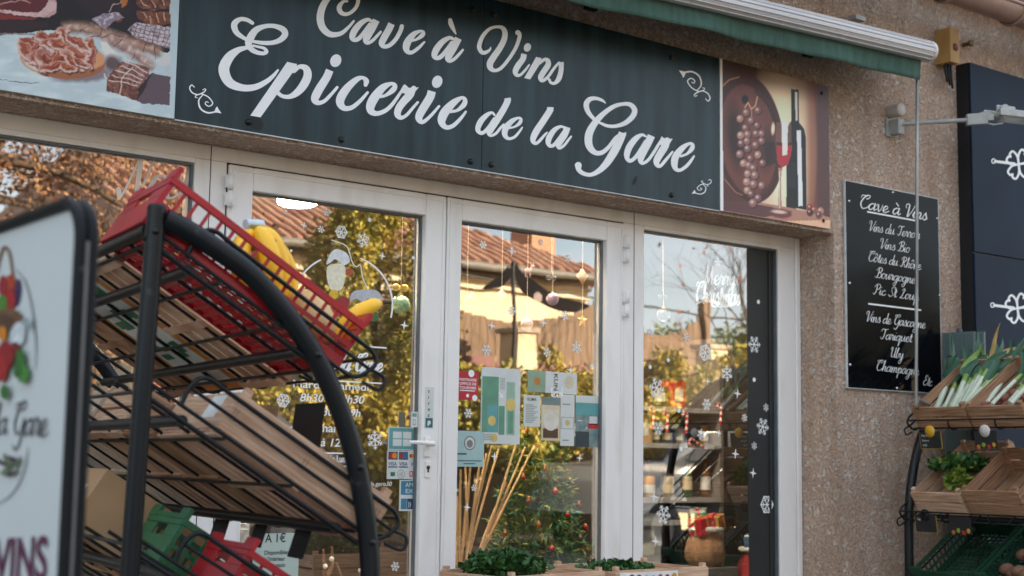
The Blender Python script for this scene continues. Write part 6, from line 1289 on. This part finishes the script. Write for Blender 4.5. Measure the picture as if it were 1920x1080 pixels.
for i, (dx, dy, dz, s_, m, rb, lab) in enumerate(((-.05, -.02, .22, .055, REDPR, GOLD, 'red present leaning left in the tan sack'), (.05, -.02, .235, .05, GOLD, REDPR, 'gold present on the right in the tan sack'), (.0, .05, .26, .05, MATS['green_print'], REDPR, 'green present at the back of the tan sack'))): gift((ts_c[0]+dx, st_y+dy, ts_c[2]+dz), s_, m, rb, lab, .4*i)
rs = at(1415, 1075, .55); rz = zat(1415, 1078, .55)
sack('gift_sack', 'red sack with white furry rim beside the dark window edge', (rs[0], .55, rz-.10), .105, .24, FELT, FUR)
b = MB(); b.box((rs[0]-.12, .45, .02), (rs[0]+.12, .67, rz-.102)); tag(b.build('display_block', DARKW), 'dark wooden block under the red gift sack', 'block')
gift((rs[0]-.02, .53, rz+.17), .055, mat('blue_wrap', (.05, .12, .20), .4, var=.5, vs=40), DECAL, 'blue patterned present on top of the red sack', .6)
gift((rs[0]-.11, .40, rz-.12), .05, mat('orange_wrap', (.45, .14, .02), .4), MATS['green_print'], 'small orange present at the foot of the red sack', .2)
b = MB(); b.box((rs[0]-.19, .33, .02), (rs[0]-.03, .47, rz-.162)); tag(b.build('display_block', DARKW), 'small dark block under the orange present', 'block')
# left edge of the painted dark reflection in the right-hand window
cx0 = at(1409, 700, .16)[0]
# christmas tree
def leaf_cloud(name, C, D, S, W, mats, idx, parent=None):
    "many pointed leaves at once: centres, directions, lengths, widths"
    nL = len(C); Rn = np.random.default_rng(len(C)).normal(size=(nL, 3)); side = np.cross(D, Rn); side /= np.linalg.norm(side, axis=1)[:, None]+1e-9
    L_ = S[:, None]; A0 = C; B1 = C+D*L_*.5+side*W[:, None]; B2 = C+D*L_*.5-side*W[:, None]; T_ = C+D*L_
    vs = np.stack([A0, B1, T_, B2], 1).reshape(-1, 3); off = np.array(WLOC.get(parent.name, (0, 0, 0))) if parent is not None else 0
    f = np.arange(nL*4).reshape(-1, 4); me = bpy.data.meshes.new(name); me.from_pydata((vs-off).tolist(), [], f.tolist())
    for m in mats: me.materials.append(m)
    me.polygons.foreach_set('material_index', np.asarray(idx, np.int32)); me.update(); o = bpy.data.objects.new(name, me); COL.objects.link(o)
    if parent is not None: o.parent = parent
    return o
rg = np.random.default_rng(3)
ty = .55; tp = at(1010, 770, ty); tb_ = at(1012, 1000, ty); tx_ = at(1010, 900, ty)[0]; ztip = tp[2]-.02; H_ = ztip-.12
tree = thing('christmas_tree', 'decorated green christmas tree with gold star inside the right door', 'christmas tree', (tx_, ty, .02))
b = MB(); b.lathe((tx_, ty, .02), [(.022, 0), (.02, .3), (.006, ztip-.05)], 10); b.build('trunk', BRN, tree)
C_l, D_l = [], []
for i in range(190):
    f = (i+.5)/190; z = .12+H_*f; a = i*2.39996; Rr = (.36*(1-f)**.8+.025)*(.85+.3*rg.random()); d = np.array([math.cos(a), math.sin(a)*.95, -.18+.25*f])
    P = [np.array([tx_, ty, z])+d*Rr*s_+np.array([0, 0, -.05*s_*s_*(1-f)]) for s_ in np.linspace(.1, 1, 9)]
    for s_, p in zip(np.linspace(.1, 1, 9), P):
        for k in range(9):
            v = d*.9+rg.normal(size=3)*.75; C_l.append(p+rg.normal(size=3)*.006); D_l.append(v/np.linalg.norm(v))
C_l, D_l = np.array(C_l), np.array(D_l)
leaf_cloud('foliage', C_l, D_l, rg.uniform(.035, .07, len(C_l)), np.full(len(C_l), .0042), [mat('needle', (.025, .13, .035), .6), mat('needle_blue', (.03, .14, .09), .6), mat('needle_gold', (.42, .36, .07), .6)], rg.choice([0, 1, 2], len(C_l), p=[.50, .32, .18]), tree)
P = [((.05 if i % 2 == 0 else .022)*math.sin(i*math.pi/5), (.05 if i % 2 == 0 else .022)*math.cos(i*math.pi/5)) for i in range(10)]
b = MB(); b.add([(tx_, ty-.015, ztip+.05), (tx_, ty+.015, ztip+.05)]+[(tx_+x, ty, ztip+.05+z) for x, z in P], [(0, 2+i, 2+(i+1) % 10) for i in range(10)]+[(1, 2+(i+1) % 10, 2+i) for i in range(10)]); b.build('star_topper', GOLD, tree)
BAU = [mat('red_bauble', (.26, .02, .015), .15), mat('orange_bauble', (.36, .09, .03), .15), mat('dark_bauble', (.05, .03, .05), .15)]
for i in range(44):
    f = (i+.5)/44; z = .2+H_*.9*f; a = -math.pi/2+((i*2.39996) % (math.pi*1.3))-math.pi*.65; Rr = .35*(1-f*.95)**.8+.02; c = (tx_+Rr*math.cos(a), ty+Rr*.95*math.sin(a), z); k = 0 if i % 3 else (1 if i % 2 else 2)
    o = thing('tree_bauble', ['glossy red bauble hung on the christmas tree', 'orange bauble hung on the christmas tree', 'dark bauble hung on the christmas tree'][k], 'bauble', c, ['red tree baubles', 'orange tree baubles', 'dark tree baubles'][k])
    b = MB(); b.ball(c, .0135 if i % 4 else .017, 12); b.build('ball', BAU[k], o); b = MB(); b.lathe((c[0], c[1], c[2]+.012), [(.005, 0), (.006, .008), (0, .009)], 8); b.build('cap', GOLD, o)
# reeds in a pot
ry_ = .27; rb_ = at(868, 1060, ry_); rt_ = thing('reed_bundle', 'bundle of tall dry reeds fanning from a pot inside the right door', 'reeds', (rb_[0], ry_, .3))
REED = mat('dry_reed', (.50, .31, .14), .7, vs=12, col2=(.68, .46, .24)); 
for k, (px, py, dy) in enumerate(((864, 880, 0), (872, 860, .05), (884, 850, -.02), (905, 830, 0), (912, 850, .06), (922, 835, .0), (935, 842, .05), (968, 832, -.02), (985, 838, .03), (1002, 835, 0), (948, 905, .02), (880, 905, .04), (858, 930, .03))):
    q = at(px, py, ry_+dy); b0 = np.array([rb_[0]-.01+.02*math.sin(k*2), ry_+.015*math.cos(k*3), .36]); b = MB(); mid = (b0+q)/2+np.array([.012*math.sin(k), 0, .01]); b.tube(catmull([b0, mid, q], 6), np.linspace(.0085, .005, 13), 7); b.build('reed', REED, rt_)
b = MB(); b.lathe((rb_[0], ry_, .3), [(0, 0), (.075, 0), (.10, .2), (.105, .22), (.09, .22), (.085, .19), (0, .185)], 24); b.build('pot', mat('dark_pot', (.04, .03, .028), .5), rt_)
b = MB(); b.box((rb_[0]-.16, ry_-.13, .02), (rb_[0]+.2, ry_+.13, .299)); tag(b.build('plant_stool', DARKW), 'dark low stool under the pot of reeds', 'stool')
# white cabinet and wooden antlers behind the left door
c0, c1 = at(318, 985, .35), at(470, 985, .35)
wc = thing('white_cabinet', 'low white cabinet with two doors behind the left glazing', 'cabinet', ((c0[0]+c1[0])/2, .5, .02)); b = MB(); b.box((c0[0], .36, .02), (c1[0], .8, c0[2])); b.build('cabinet_body', mat('cabinet_white', (.60, .62, .62), .5), wc)
mid = (c0[0]+c1[0])/2
for x0, x1 in ((c0[0]+.006, mid-.003), (mid+.003, c1[0]-.006)): b = MB(); b.box((x0, .35, .05), (x1, .3598, c0[2]-.02)); b.build('door', MATS['cabinet_white'], wc, bevel=.003)
an_ = thing('antler_ornament', 'brown wooden antlers with small baubles low behind the left door', 'ornament', tuple(at(620, 1090, .5))); ANT = mat('antler_wood', (.22, .12, .07), .7)
b = MB(); za = at(620, 1120, .5)
for Q in ([(612, 1110), (608, 1070), (606, 1030)], [(610, 1085), (622, 1060), (622, 1025)], [(640, 1110), (638, 1080), (630, 1055)], [(676, 1110), (680, 1075), (678, 1040)], [(678, 1080), (692, 1060), (700, 1035)]): b.tube(catmull([at(x, y, .5) for x, y in Q], 5), np.linspace(.014, .005, 11), 7)
b.build('antlers', ANT, an_); b = MB(); bb = at(645, 1130, .5); b.lathe((bb[0], .5, .02), [(.10, 0), (.10, .05), (.04, .08), (.04, bb[2]), (.12, bb[2]+.03), (0, bb[2]+.04)], 16); b.build('stand', ANT, an_)
for x, y in ((610, 1062), (622, 1048), (676, 1070)): b = MB(); b.ball(at(x, y, .48), .011, 10); b.build('small_bauble', DECAL, an_)

# ------------------------------------------------------------------ what the glass mirrors: the other side of the street
MY = 2*GY
def rf(px, py, Y): p = at(px, py, Y); return np.array([p[0], MY-Y, p[2]])
house = thing('opposite_house', 'long cream house with hipped clay tile roof across the street', 'house', (13, -15.2, 0))
CREAM = mat('cream_render', (.60, .47, .30), .9, vs=3, col2=(.70, .57, .38), bump=.2, bs=40)
hx0_, hx1_, hy0, hy1, hez = 8.6, 17.4, -15.0, -23.0, 4.25
b = MB(); b.box((hx0_, hy1, 0), (hx1_, hy0, hez)); b.build('wall', CREAM, house)
b = MB()
ex0, ex1, ey0, ey1 = hx0_-.45, hx1_+.45, hy0+.5, hy1-.5; pitch = .46; rz_ = hez+.05+pitch*(ey0-ey1)/2; hd2 = (ey0-ey1)/2
ym = (ey0+ey1)/2; e0_ = hez+.05
b.add([(ex0, ey0, e0_), (ex1, ey0, e0_), (ex1, ey1, e0_), (ex0, ey1, e0_), (ex0+hd2*.2, ym, rz_), (ex1-hd2*1.0, ym, rz_)], [(0, 1, 5, 4), (2, 3, 4, 5), (1, 2, 5), (3, 0, 4), (3, 2, 1, 0)])
for i in range(42):
    x = ex0+.1+(ex1-ex0-.2)*i/41; L_ = min(1, max(.05, (ex1-x)/hd2), max(.05, (x-ex0)/(hd2*.2))); P = [(x, ey0-hd2*L_*k/14, e0_+pitch*hd2*L_*k/14+.02+.012*(k % 2)) for k in range(15)]; b.tube(P, .085, 7)
for i in range(36):
    y = ey0-.1-(ey0-ey1-.2)*i/35; L_ = min(1, max(.05, min(ey0-y, y-ey1)/hd2)); P = [(ex1-hd2*L_*k/10, y, e0_+pitch*hd2*L_*k/10+.02) for k in range(11)]; b.tube(P, .085, 6)
b.build('roof', mat('old_clay_tile', (.28, .125, .075), .9, vs=2.2, col2=(.46, .26, .17), bump=.4, bs=20), house)
b = MB(); b.tube([(ex0, ey0+.07, e0_-.02), (ex1, ey0+.07, e0_-.02)], .07, 8); b.build('gutter', mat('dark_zinc', (.14, .13, .11), .6), house)
b = MB(); c = rf(1008, 452, 18); b.box((c[0]-.35, c[1]-.5, 4.8), (c[0]+.35, c[1]+.2, c[2]+.35)); b.build('chimney', mat('chimney_brick', (.42, .22, .13), .9), house)
b = MB()
for z in (3.95, 4.1): b.box((hx0_, hy0+.002, z), (hx1_, hy0+.12, z+.06))
b.build('cornice', mat('pale_cornice', (.68, .58, .42), .8), house)
BEAM = mat('dark_timber', (.07, .045, .03), .8)
b = MB(); b.box((hx0_-.1, hy0+.003, 3.3), (hx0_+2.6, hy0+.10, 3.42))
for x in (hx0_+.9, hx0_+1.9): b.box((x, hy0+.003, .3), (x+.1, hy0+.09, 3.2995))
b.build('timber', BEAM, house)
b = MB(); b.box((hx0_+.2, hy0+.003, 0), (hx0_+.6, hy0+.25, 3.9)); b.build('brick_pillar', mat('red_brick', (.36, .12, .075), .9, vs=20), house)
for x in (11.2, 13.6, 16.0):
    b = MB(); b.box((x, hy0+.004, 1.1), (x+1.0, hy0+.05, 2.6)); f_ = b.build('window', mat('window_paint', (.45, .42, .38), .6), house); b = MB(); b.box((x+.08, hy0+.051, 1.18), (x+.92, hy0+.055, 2.52)); b.build('window_pane', mat('dark_pane', (.02, .025, .03), .1), f_)
# garden wall with swooping top and pillars
gwl = thing('garden_wall', 'low cream garden wall with swooping top and square pillars across the street', 'wall', (13.5, -10.4, 0)); yw = -10.5
pil = [8.7, rf(970, 640, 10.6)[0], rf(1330, 680, 10.6)[0], 20.0]
b = MB()
for xa, xb in zip(pil[:-1], pil[1:]):
    n = 30
    for i in range(n):
        f0, f1 = i/n, (i+1)/n; zf = lambda f: 1.45+.75*(abs(2*f-1)**3); x0, x1 = xa+.18+(xb-xa-.36)*f0, xa+.18+(xb-xa-.36)*f1
        b.hexa([(x0, yw-.12, 0), (x1, yw-.12, 0), (x1, yw+.12, 0), (x0, yw+.12, 0), (x0, yw-.12, zf(f0)), (x1, yw-.12, zf(f1)), (x1, yw+.12, zf(f1)), (x0, yw+.12, zf(f0))])
b.build('wall', CREAM, gwl)
for x in pil: b = MB(); b.box((x-.18, yw-.18, 0), (x+.18, yw+.18, 2.72)); b.build('pillar', CREAM, gwl); b = MB(); b.box((x-.23, yw-.23, 2.721), (x+.23, yw+.23, 2.79)); b.build('pillar_cap', mat('cap_stone', (.40, .32, .24), .9), gwl)
# scalloped palisade behind it
fn = thing('palisade_fence', 'tall brown palisade of vertical planks with scalloped top across the street', 'fence', (13.5, -11.3, 0)); yf = -11.3
PLK = mat('weathered_plank', (.13, .082, .050), .85, vs=6, col2=(.25, .165, .105), stretch=(9, 9, .4))
fx = 10.6; posts = [8.2, 10.9, rf(1105, 560, 11.4)[0]+.2, rf(1318, 600, 11.4)[0]]
b = MB(); rq = random.Random(2)
for xa, xb in zip(posts[:-1], posts[1:]):
    x = xa+.08
    while x < xb-.1:
        f = (x-xa)/(xb-xa); zt_ = 2.98+.50*abs(2*f-1)**2.2+rq.uniform(-.02, .02); b.box((x, yf-.012-.004*rq.random(), .2), (x+.128, yf+.012, zt_)); x += .134
b.build('planks', PLK, fn)
for x in posts: b = MB(); b.box((x-.06, yf-.06, 0), (x+.06, yf+.09, 3.62)); b.build('post', PLK, fn)
for z in (1.95, 2.3): b = MB(); b.box((posts[0], yf+.0125, z), (posts[-1], yf+.075, z+.13)); b.build('rail', mat('maroon_paint', (.16, .035, .035), .6), fn)
# wing shaped banner on a mast
bn = thing('mast_banner', 'dark wing shaped printed banner on a thin mast before the palisade', 'banner', tuple(rf(965, 660, 10.0)*np.array([1, 1, 0])))
b = MB(); P = catmull([(905, 540), (935, 515), (963, 492), (985, 515), (1030, 545), (1070, 562), (1106, 572), (1085, 583), (1050, 582), (1010, 566), (980, 548), (968, 525), (958, 520), (940, 540)], 4, True)
Pw = [rf(x, y, 10.0) for x, y in P]; b.poly([tuple(p) for p in Pw]); o = b.build('cloth', mat('banner_print', (.008, .008, .010), .95, spec=.03, vs=4, col2=(.30, .24, .22), lo=.60, hi=.64), bn); s_ = o.modifiers.new('thickness', 'SOLIDIFY'); s_.thickness = .01
b = MB(); m0 = rf(963, 495, 10.02); b.tube([(m0[0], m0[1], 0), (m0[0], m0[1], m0[2]+.03)], .025, 8); b.build('mast', BLACKM, bn)
# trees and shrubs
def foliage(name, label, cat, c, rad, n, cols_, lsize, trunk=None, seed=1, group=None, clump=26):
    r_ = np.random.default_rng(seed); t = thing(name, label, cat, (c[0], c[1], 0), group); rad = np.asarray(rad, float); c = np.asarray(c, float)
    cl_ = r_.normal(size=(clump*3, 3)); cl_ /= np.linalg.norm(cl_, axis=1)[:, None]; cl_ *= r_.uniform(.25, 1, (clump*3, 1))**.5; w_ = r_.uniform(.12, .34, clump*3)
    k = r_.integers(0, clump*3, n); d = r_.normal(size=(n, 3)); d /= np.linalg.norm(d, axis=1)[:, None]; Cp = c+(cl_[k]+d*w_[k][:, None]*r_.uniform(.3, 1, (n, 1)))*rad
    keep = Cp[:, 2] > .05; Cp = Cp[keep]; D = d[keep]+r_.normal(size=(len(Cp), 3))*.7; D[:, 2] -= .2; D /= np.linalg.norm(D, axis=1)[:, None]; tone = (k[keep] % len(cols_)); flip = r_.random(len(Cp)) < .25; tone[flip] = r_.integers(0, len(cols_), flip.sum())
    S = lsize*r_.uniform(.6, 1.4, len(Cp)); ms = [mat(name+'_leaf_%s' % ('abc'[i]), col, .6, var=.25, vs=3) for i, col in enumerate(cols_)]
    leaf_cloud('crown', Cp, D, S, S*.32, ms, tone, t)
    b = MB(); tr = trunk or .09
    b.tube(catmull([(c[0], c[1], 0), (c[0]+.05, c[1], max(.3, c[2]*.5)), (c[0]-.04, c[1]+.03, c[2]+rad[2]*.3)], 5), np.linspace(tr, tr*.35, 11), 9)
    for i in range(9):
        e = c+cl_[i*5 % len(cl_)]*rad*.8; s0 = np.array([c[0], c[1], max(.3, c[2]-rad[2]*.45+rad[2]*.08*i)]); b.tube(catmull([s0, (s0+e)/2+np.array([0, 0, .15]), e], 4), np.linspace(tr*.4, tr*.08, 9), 6)
    b.build('trunk', mat('bark', (.09, .06, .04), .9, vs=8), t); return t
GO = [(.44, .33, .04), (.36, .29, .04), (.24, .23, .035)]
foliage('golden_conifer', 'tall golden green tree mirrored in the left door pane', 'tree', rf(705, 560, 9.3), (.95, .9, 2.5), 60000, GO, .055, .1, 1)
foliage('autumn_tree', 'large orange brown autumn tree across the street left of the house', 'tree', (4.6, -10.8, 4.0), (3.2, 2.6, 2.7), 42000, [(.24, .105, .045), (.17, .09, .045), (.30, .16, .07)], .058, .2, 2)
foliage('autumn_tree', 'smaller rusty autumn tree left of the large one across the street', 'tree', (.2, -12.5, 3.6), (2.8, 2.4, 2.4), 20000, [(.24, .105, .045), (.17, .09, .045), (.30, .16, .07)], .07, .18, 3)
for i, (px, py, Y, rx, rz2, lab) in enumerate(((880, 735, 9.6, .75, .9, 'golden shrub at the left foot of the cream pillar'), (1075, 720, 9.5, 1.0, 1.0, 'broad golden shrub right of the banner mast'), (960, 760, 9.4, .8, .75, 'low golden shrub below the banner mast'), (1165, 740, 9.6, .9, .85, 'golden shrub between the door and window reflections'), (1250, 690, 9.6, .95, .85, 'dense golden shrub before the scalloped palisade end'), (1395, 720, 9.8, 1.1, 1.0, 'golden shrub beyond the palisade post'), (600, 800, 9.0, 1.0, 1.1, 'golden shrub left of the tall golden tree'))):
    c = rf(px, py, Y); foliage('golden_shrub', lab, 'shrub', (c[0], c[1], max(.6, c[2]-.3)), (rx, .7, rz2*.8), 7000, GO, .075, .04, 20+i, 'golden shrubs along the garden wall', 16)
c = rf(1362, 672, 18); foliage('round_tree', 'rounded green tree far behind the palisade', 'tree', (c[0], c[1], 2.6), (2.6, 2.4, 1.5), 12000, [(.10, .15, .03), (.17, .21, .05), (.06, .10, .02)], .13, .16, 41)
c = rf(1475, 690, 20); foliage('round_tree', 'second green tree at the far right behind the palisade', 'tree', (c[0], c[1], 2.6), (3.2, 2.4, 1.7), 9000, [(.10, .15, .03), (.17, .21, .05), (.06, .10, .02)], .14, .16, 42)
for i, x in enumerate((-14, -7, 30, 38)): foliage('street_tree', ['far left bare brown tree across the street', 'brown tree left of the rusty autumn trees', 'green tree beyond the right end of the street', 'last green tree along the street at right'][i], 'tree', (x, -17-i, 3.4), (3.4, 3, 2.6), 5000, [(.14, .13, .03), (.24, .15, .04)], .2, .2, 50+i)
# bare tree with a few red leaves
bt = thing('bare_tree', 'thin bare tree with a few red leaves on the pavement across the street', 'tree', tuple(rf(1452, 700, 8.6)*np.array([1, 1, 0]))); b = MB(); base = np.array(bt.location); lv = []
rb2 = random.Random(6)
def branch(p, d, l, r_, dep):
    q = p+d*l; mid = (p+q)/2+np.array([rb2.gauss(0, .03), rb2.gauss(0, .03), .02])*l; b.tube(catmull([p, mid, q], 4), np.linspace(r_, r_*.55, 9), 6)
    if dep == 0: lv.append(q); return
    for k in range(3 if dep > 1 else 2):
        nd = unit(d+np.array([rb2.gauss(0, .55), rb2.gauss(0, .4), rb2.gauss(.1, .35)])); branch(p+(q-p)*rb2.uniform(.55, 1), nd, l*rb2.uniform(.6, .82), r_*.5, dep-1)
branch(base, np.array([0, 0, 1.]), 1.9, .05, 5); b.build('branches', BEAM, bt)
lv = np.array(lv)[::4]; D = np.random.default_rng(1).normal(size=lv.shape); D /= np.linalg.norm(D, axis=1)[:, None]; leaf_cloud('leaves', lv, D, np.full(len(lv), .08), np.full(len(lv), .03), [mat('red_leaf', (.30, .06, .03), .7)], np.zeros(len(lv)), bt)
# overhead wire between two poles
wa, wb = rf(1210, 573, 12), rf(1405, 598, 12); dw = wb-wa; p0_, p1_ = wa-dw*2.2, wb+dw*2.5
b = MB(); b.tube([p0_+(p1_-p0_)*t-np.array([0, 0, .25*math.sin(math.pi*t)-.22]) for t in np.linspace(0, 1, 30)], .018, 5); tag(b.build('overhead_wire', BLACKM), 'single black overhead wire strung across the street', 'wire')
for i, p in enumerate((p0_, p1_)): pl = thing('utility_pole', ['wooden pole holding the left end of the overhead wire', 'wooden pole holding the right end of the overhead wire'][i], 'pole', (p[0], p[1], 0)); b = MB(); b.lathe((p[0], p[1], 0), [(.13, 0), (.09, p[2]+.5), (0, p[2]+.52)], 12); b.build('pole', BEAM, pl); b = MB(); b.lathe((p[0], p[1], p[2]+.2), [(.03, 0), (.05, .05), (.03, .1), (0, .1)], 8, (0, 1, 0)); b.build('insulator', DECAL, pl)
# parked white car
def car(o_loc, m, label):
    t = thing('parked_car', label, 'car', o_loc); x0, y0 = o_loc[0], o_loc[1]; L_, W_ = 4.1, 1.7
    prof = [(-2.05, .35), (-2.05, .75), (-1.9, .92), (-1.1, 1.0), (-.45, 1.42), (.2, 1.5), (1.2, 1.46), (1.75, 1.05), (2.0, .95), (2.05, .4)]
    def body(P, wf, m, nm, lo):
        b = MB(); vs = []; n = len(P); ws = [(-1, .0), (-.93, .06), (.93, .06), (1, 0)]
        for sy, _ in ws:
            for x, z in P: k = 1 if abs(sy) == 1 else 1.0; ins = .0 if abs(sy) < 1 else .03; tum = max(0, z-.95)*.28; vs.append((x0+x*(1-ins*.5), y0+sy*(W_/2-tum)*wf, z-(ins if z > .9 else 0)))
        fs = [(j*n+i, j*n+i+1, (j+1)*n+i+1, (j+1)*n+i) for j in range(3) for i in range(n-1)]+[tuple(range(n)), tuple(range(4*n-1, 3*n-1, -1))]+[(0, n, n+n-1, n-1)]
        b.add(vs, fs); return b.build(nm, m, t, bevel=.03)
    body(prof, 1, m, 'body', 0)
    GL = mat('dark_pane', (.02, .025, .03), .08)
    for sy in (-1, 1):
        for xs in ([(-.85, 1.02), (-.38, 1.36), (.22, 1.42), (.22, 1.02)], [(.30, 1.02), (.30, 1.42), (1.15, 1.38), (1.5, 1.06)]):
            b = MB(); b.poly([(x0+x, y0+sy*(W_/2-max(0, z-.95)*.28+.012), z) for x, z in xs]); b.build('side_window', GL, t)
    b = MB(); b.poly([(x0-1.13, y0-.68, 1.02), (x0-1.13, y0+.68, 1.02), (x0-.50, y0+.60, 1.42), (x0-.50, y0-.60, 1.42)]); b.build('windscreen', GL, t)
    b = MB(); b.poly([(x0+1.74, y0+.66, 1.1), (x0+1.74, y0-.66, 1.1), (x0+1.27, y0-.6, 1.45), (x0+1.27, y0+.6, 1.45)]); b.build('rear_window', GL, t)
    for sx_ in (-1.3, 1.3):
        for sy in (-1, 1):
            b = MB(); b.lathe((x0+sx_, y0+sy*(W_/2-.20), .0), [(0, 0)], 3) if False else b.lathe((x0+sx_, y0+sy*(W_/2-.19), .19), [(.2, 0), (.31, .0), (.31, .2), (.2, .205)], 20, (0, sy, 0)); w_ = b.build('wheel', SEAL, t); b = MB(); b.lathe((x0+sx_, y0+sy*(W_/2-.19), .19), [(.2, .19), (.12, .17), (.04, .2), (0, .2)], 20, (0, sy, 0)); b.build('rim', STEEL, w_)
    for sy in (-1, 1): b = MB(); b.ball((x0-2.0, y0+sy*.6, .75), .13, 10, (.4, 1.2, .7)); b.build('headlight', DECAL, t); b = MB(); b.ball((x0+2.02, y0+sy*.65, .82), .1, 10, (.3, .9, 1.2)); b.build('tail_light', REDP, t)
cq = rf(1290, 760, 8.6)
car((cq[0], cq[1], -.12), mat('car_white', (.66, .64, .60), .25, coat=.6, var=.02), 'white hatchback parked across the street before the shrubs')
car((cq[0]-7.6, cq[1]-.2, -.12), mat('car_grey', (.10, .11, .12), .25, coat=.6, var=.02), 'dark grey hatchback parked across the street left of the white one')
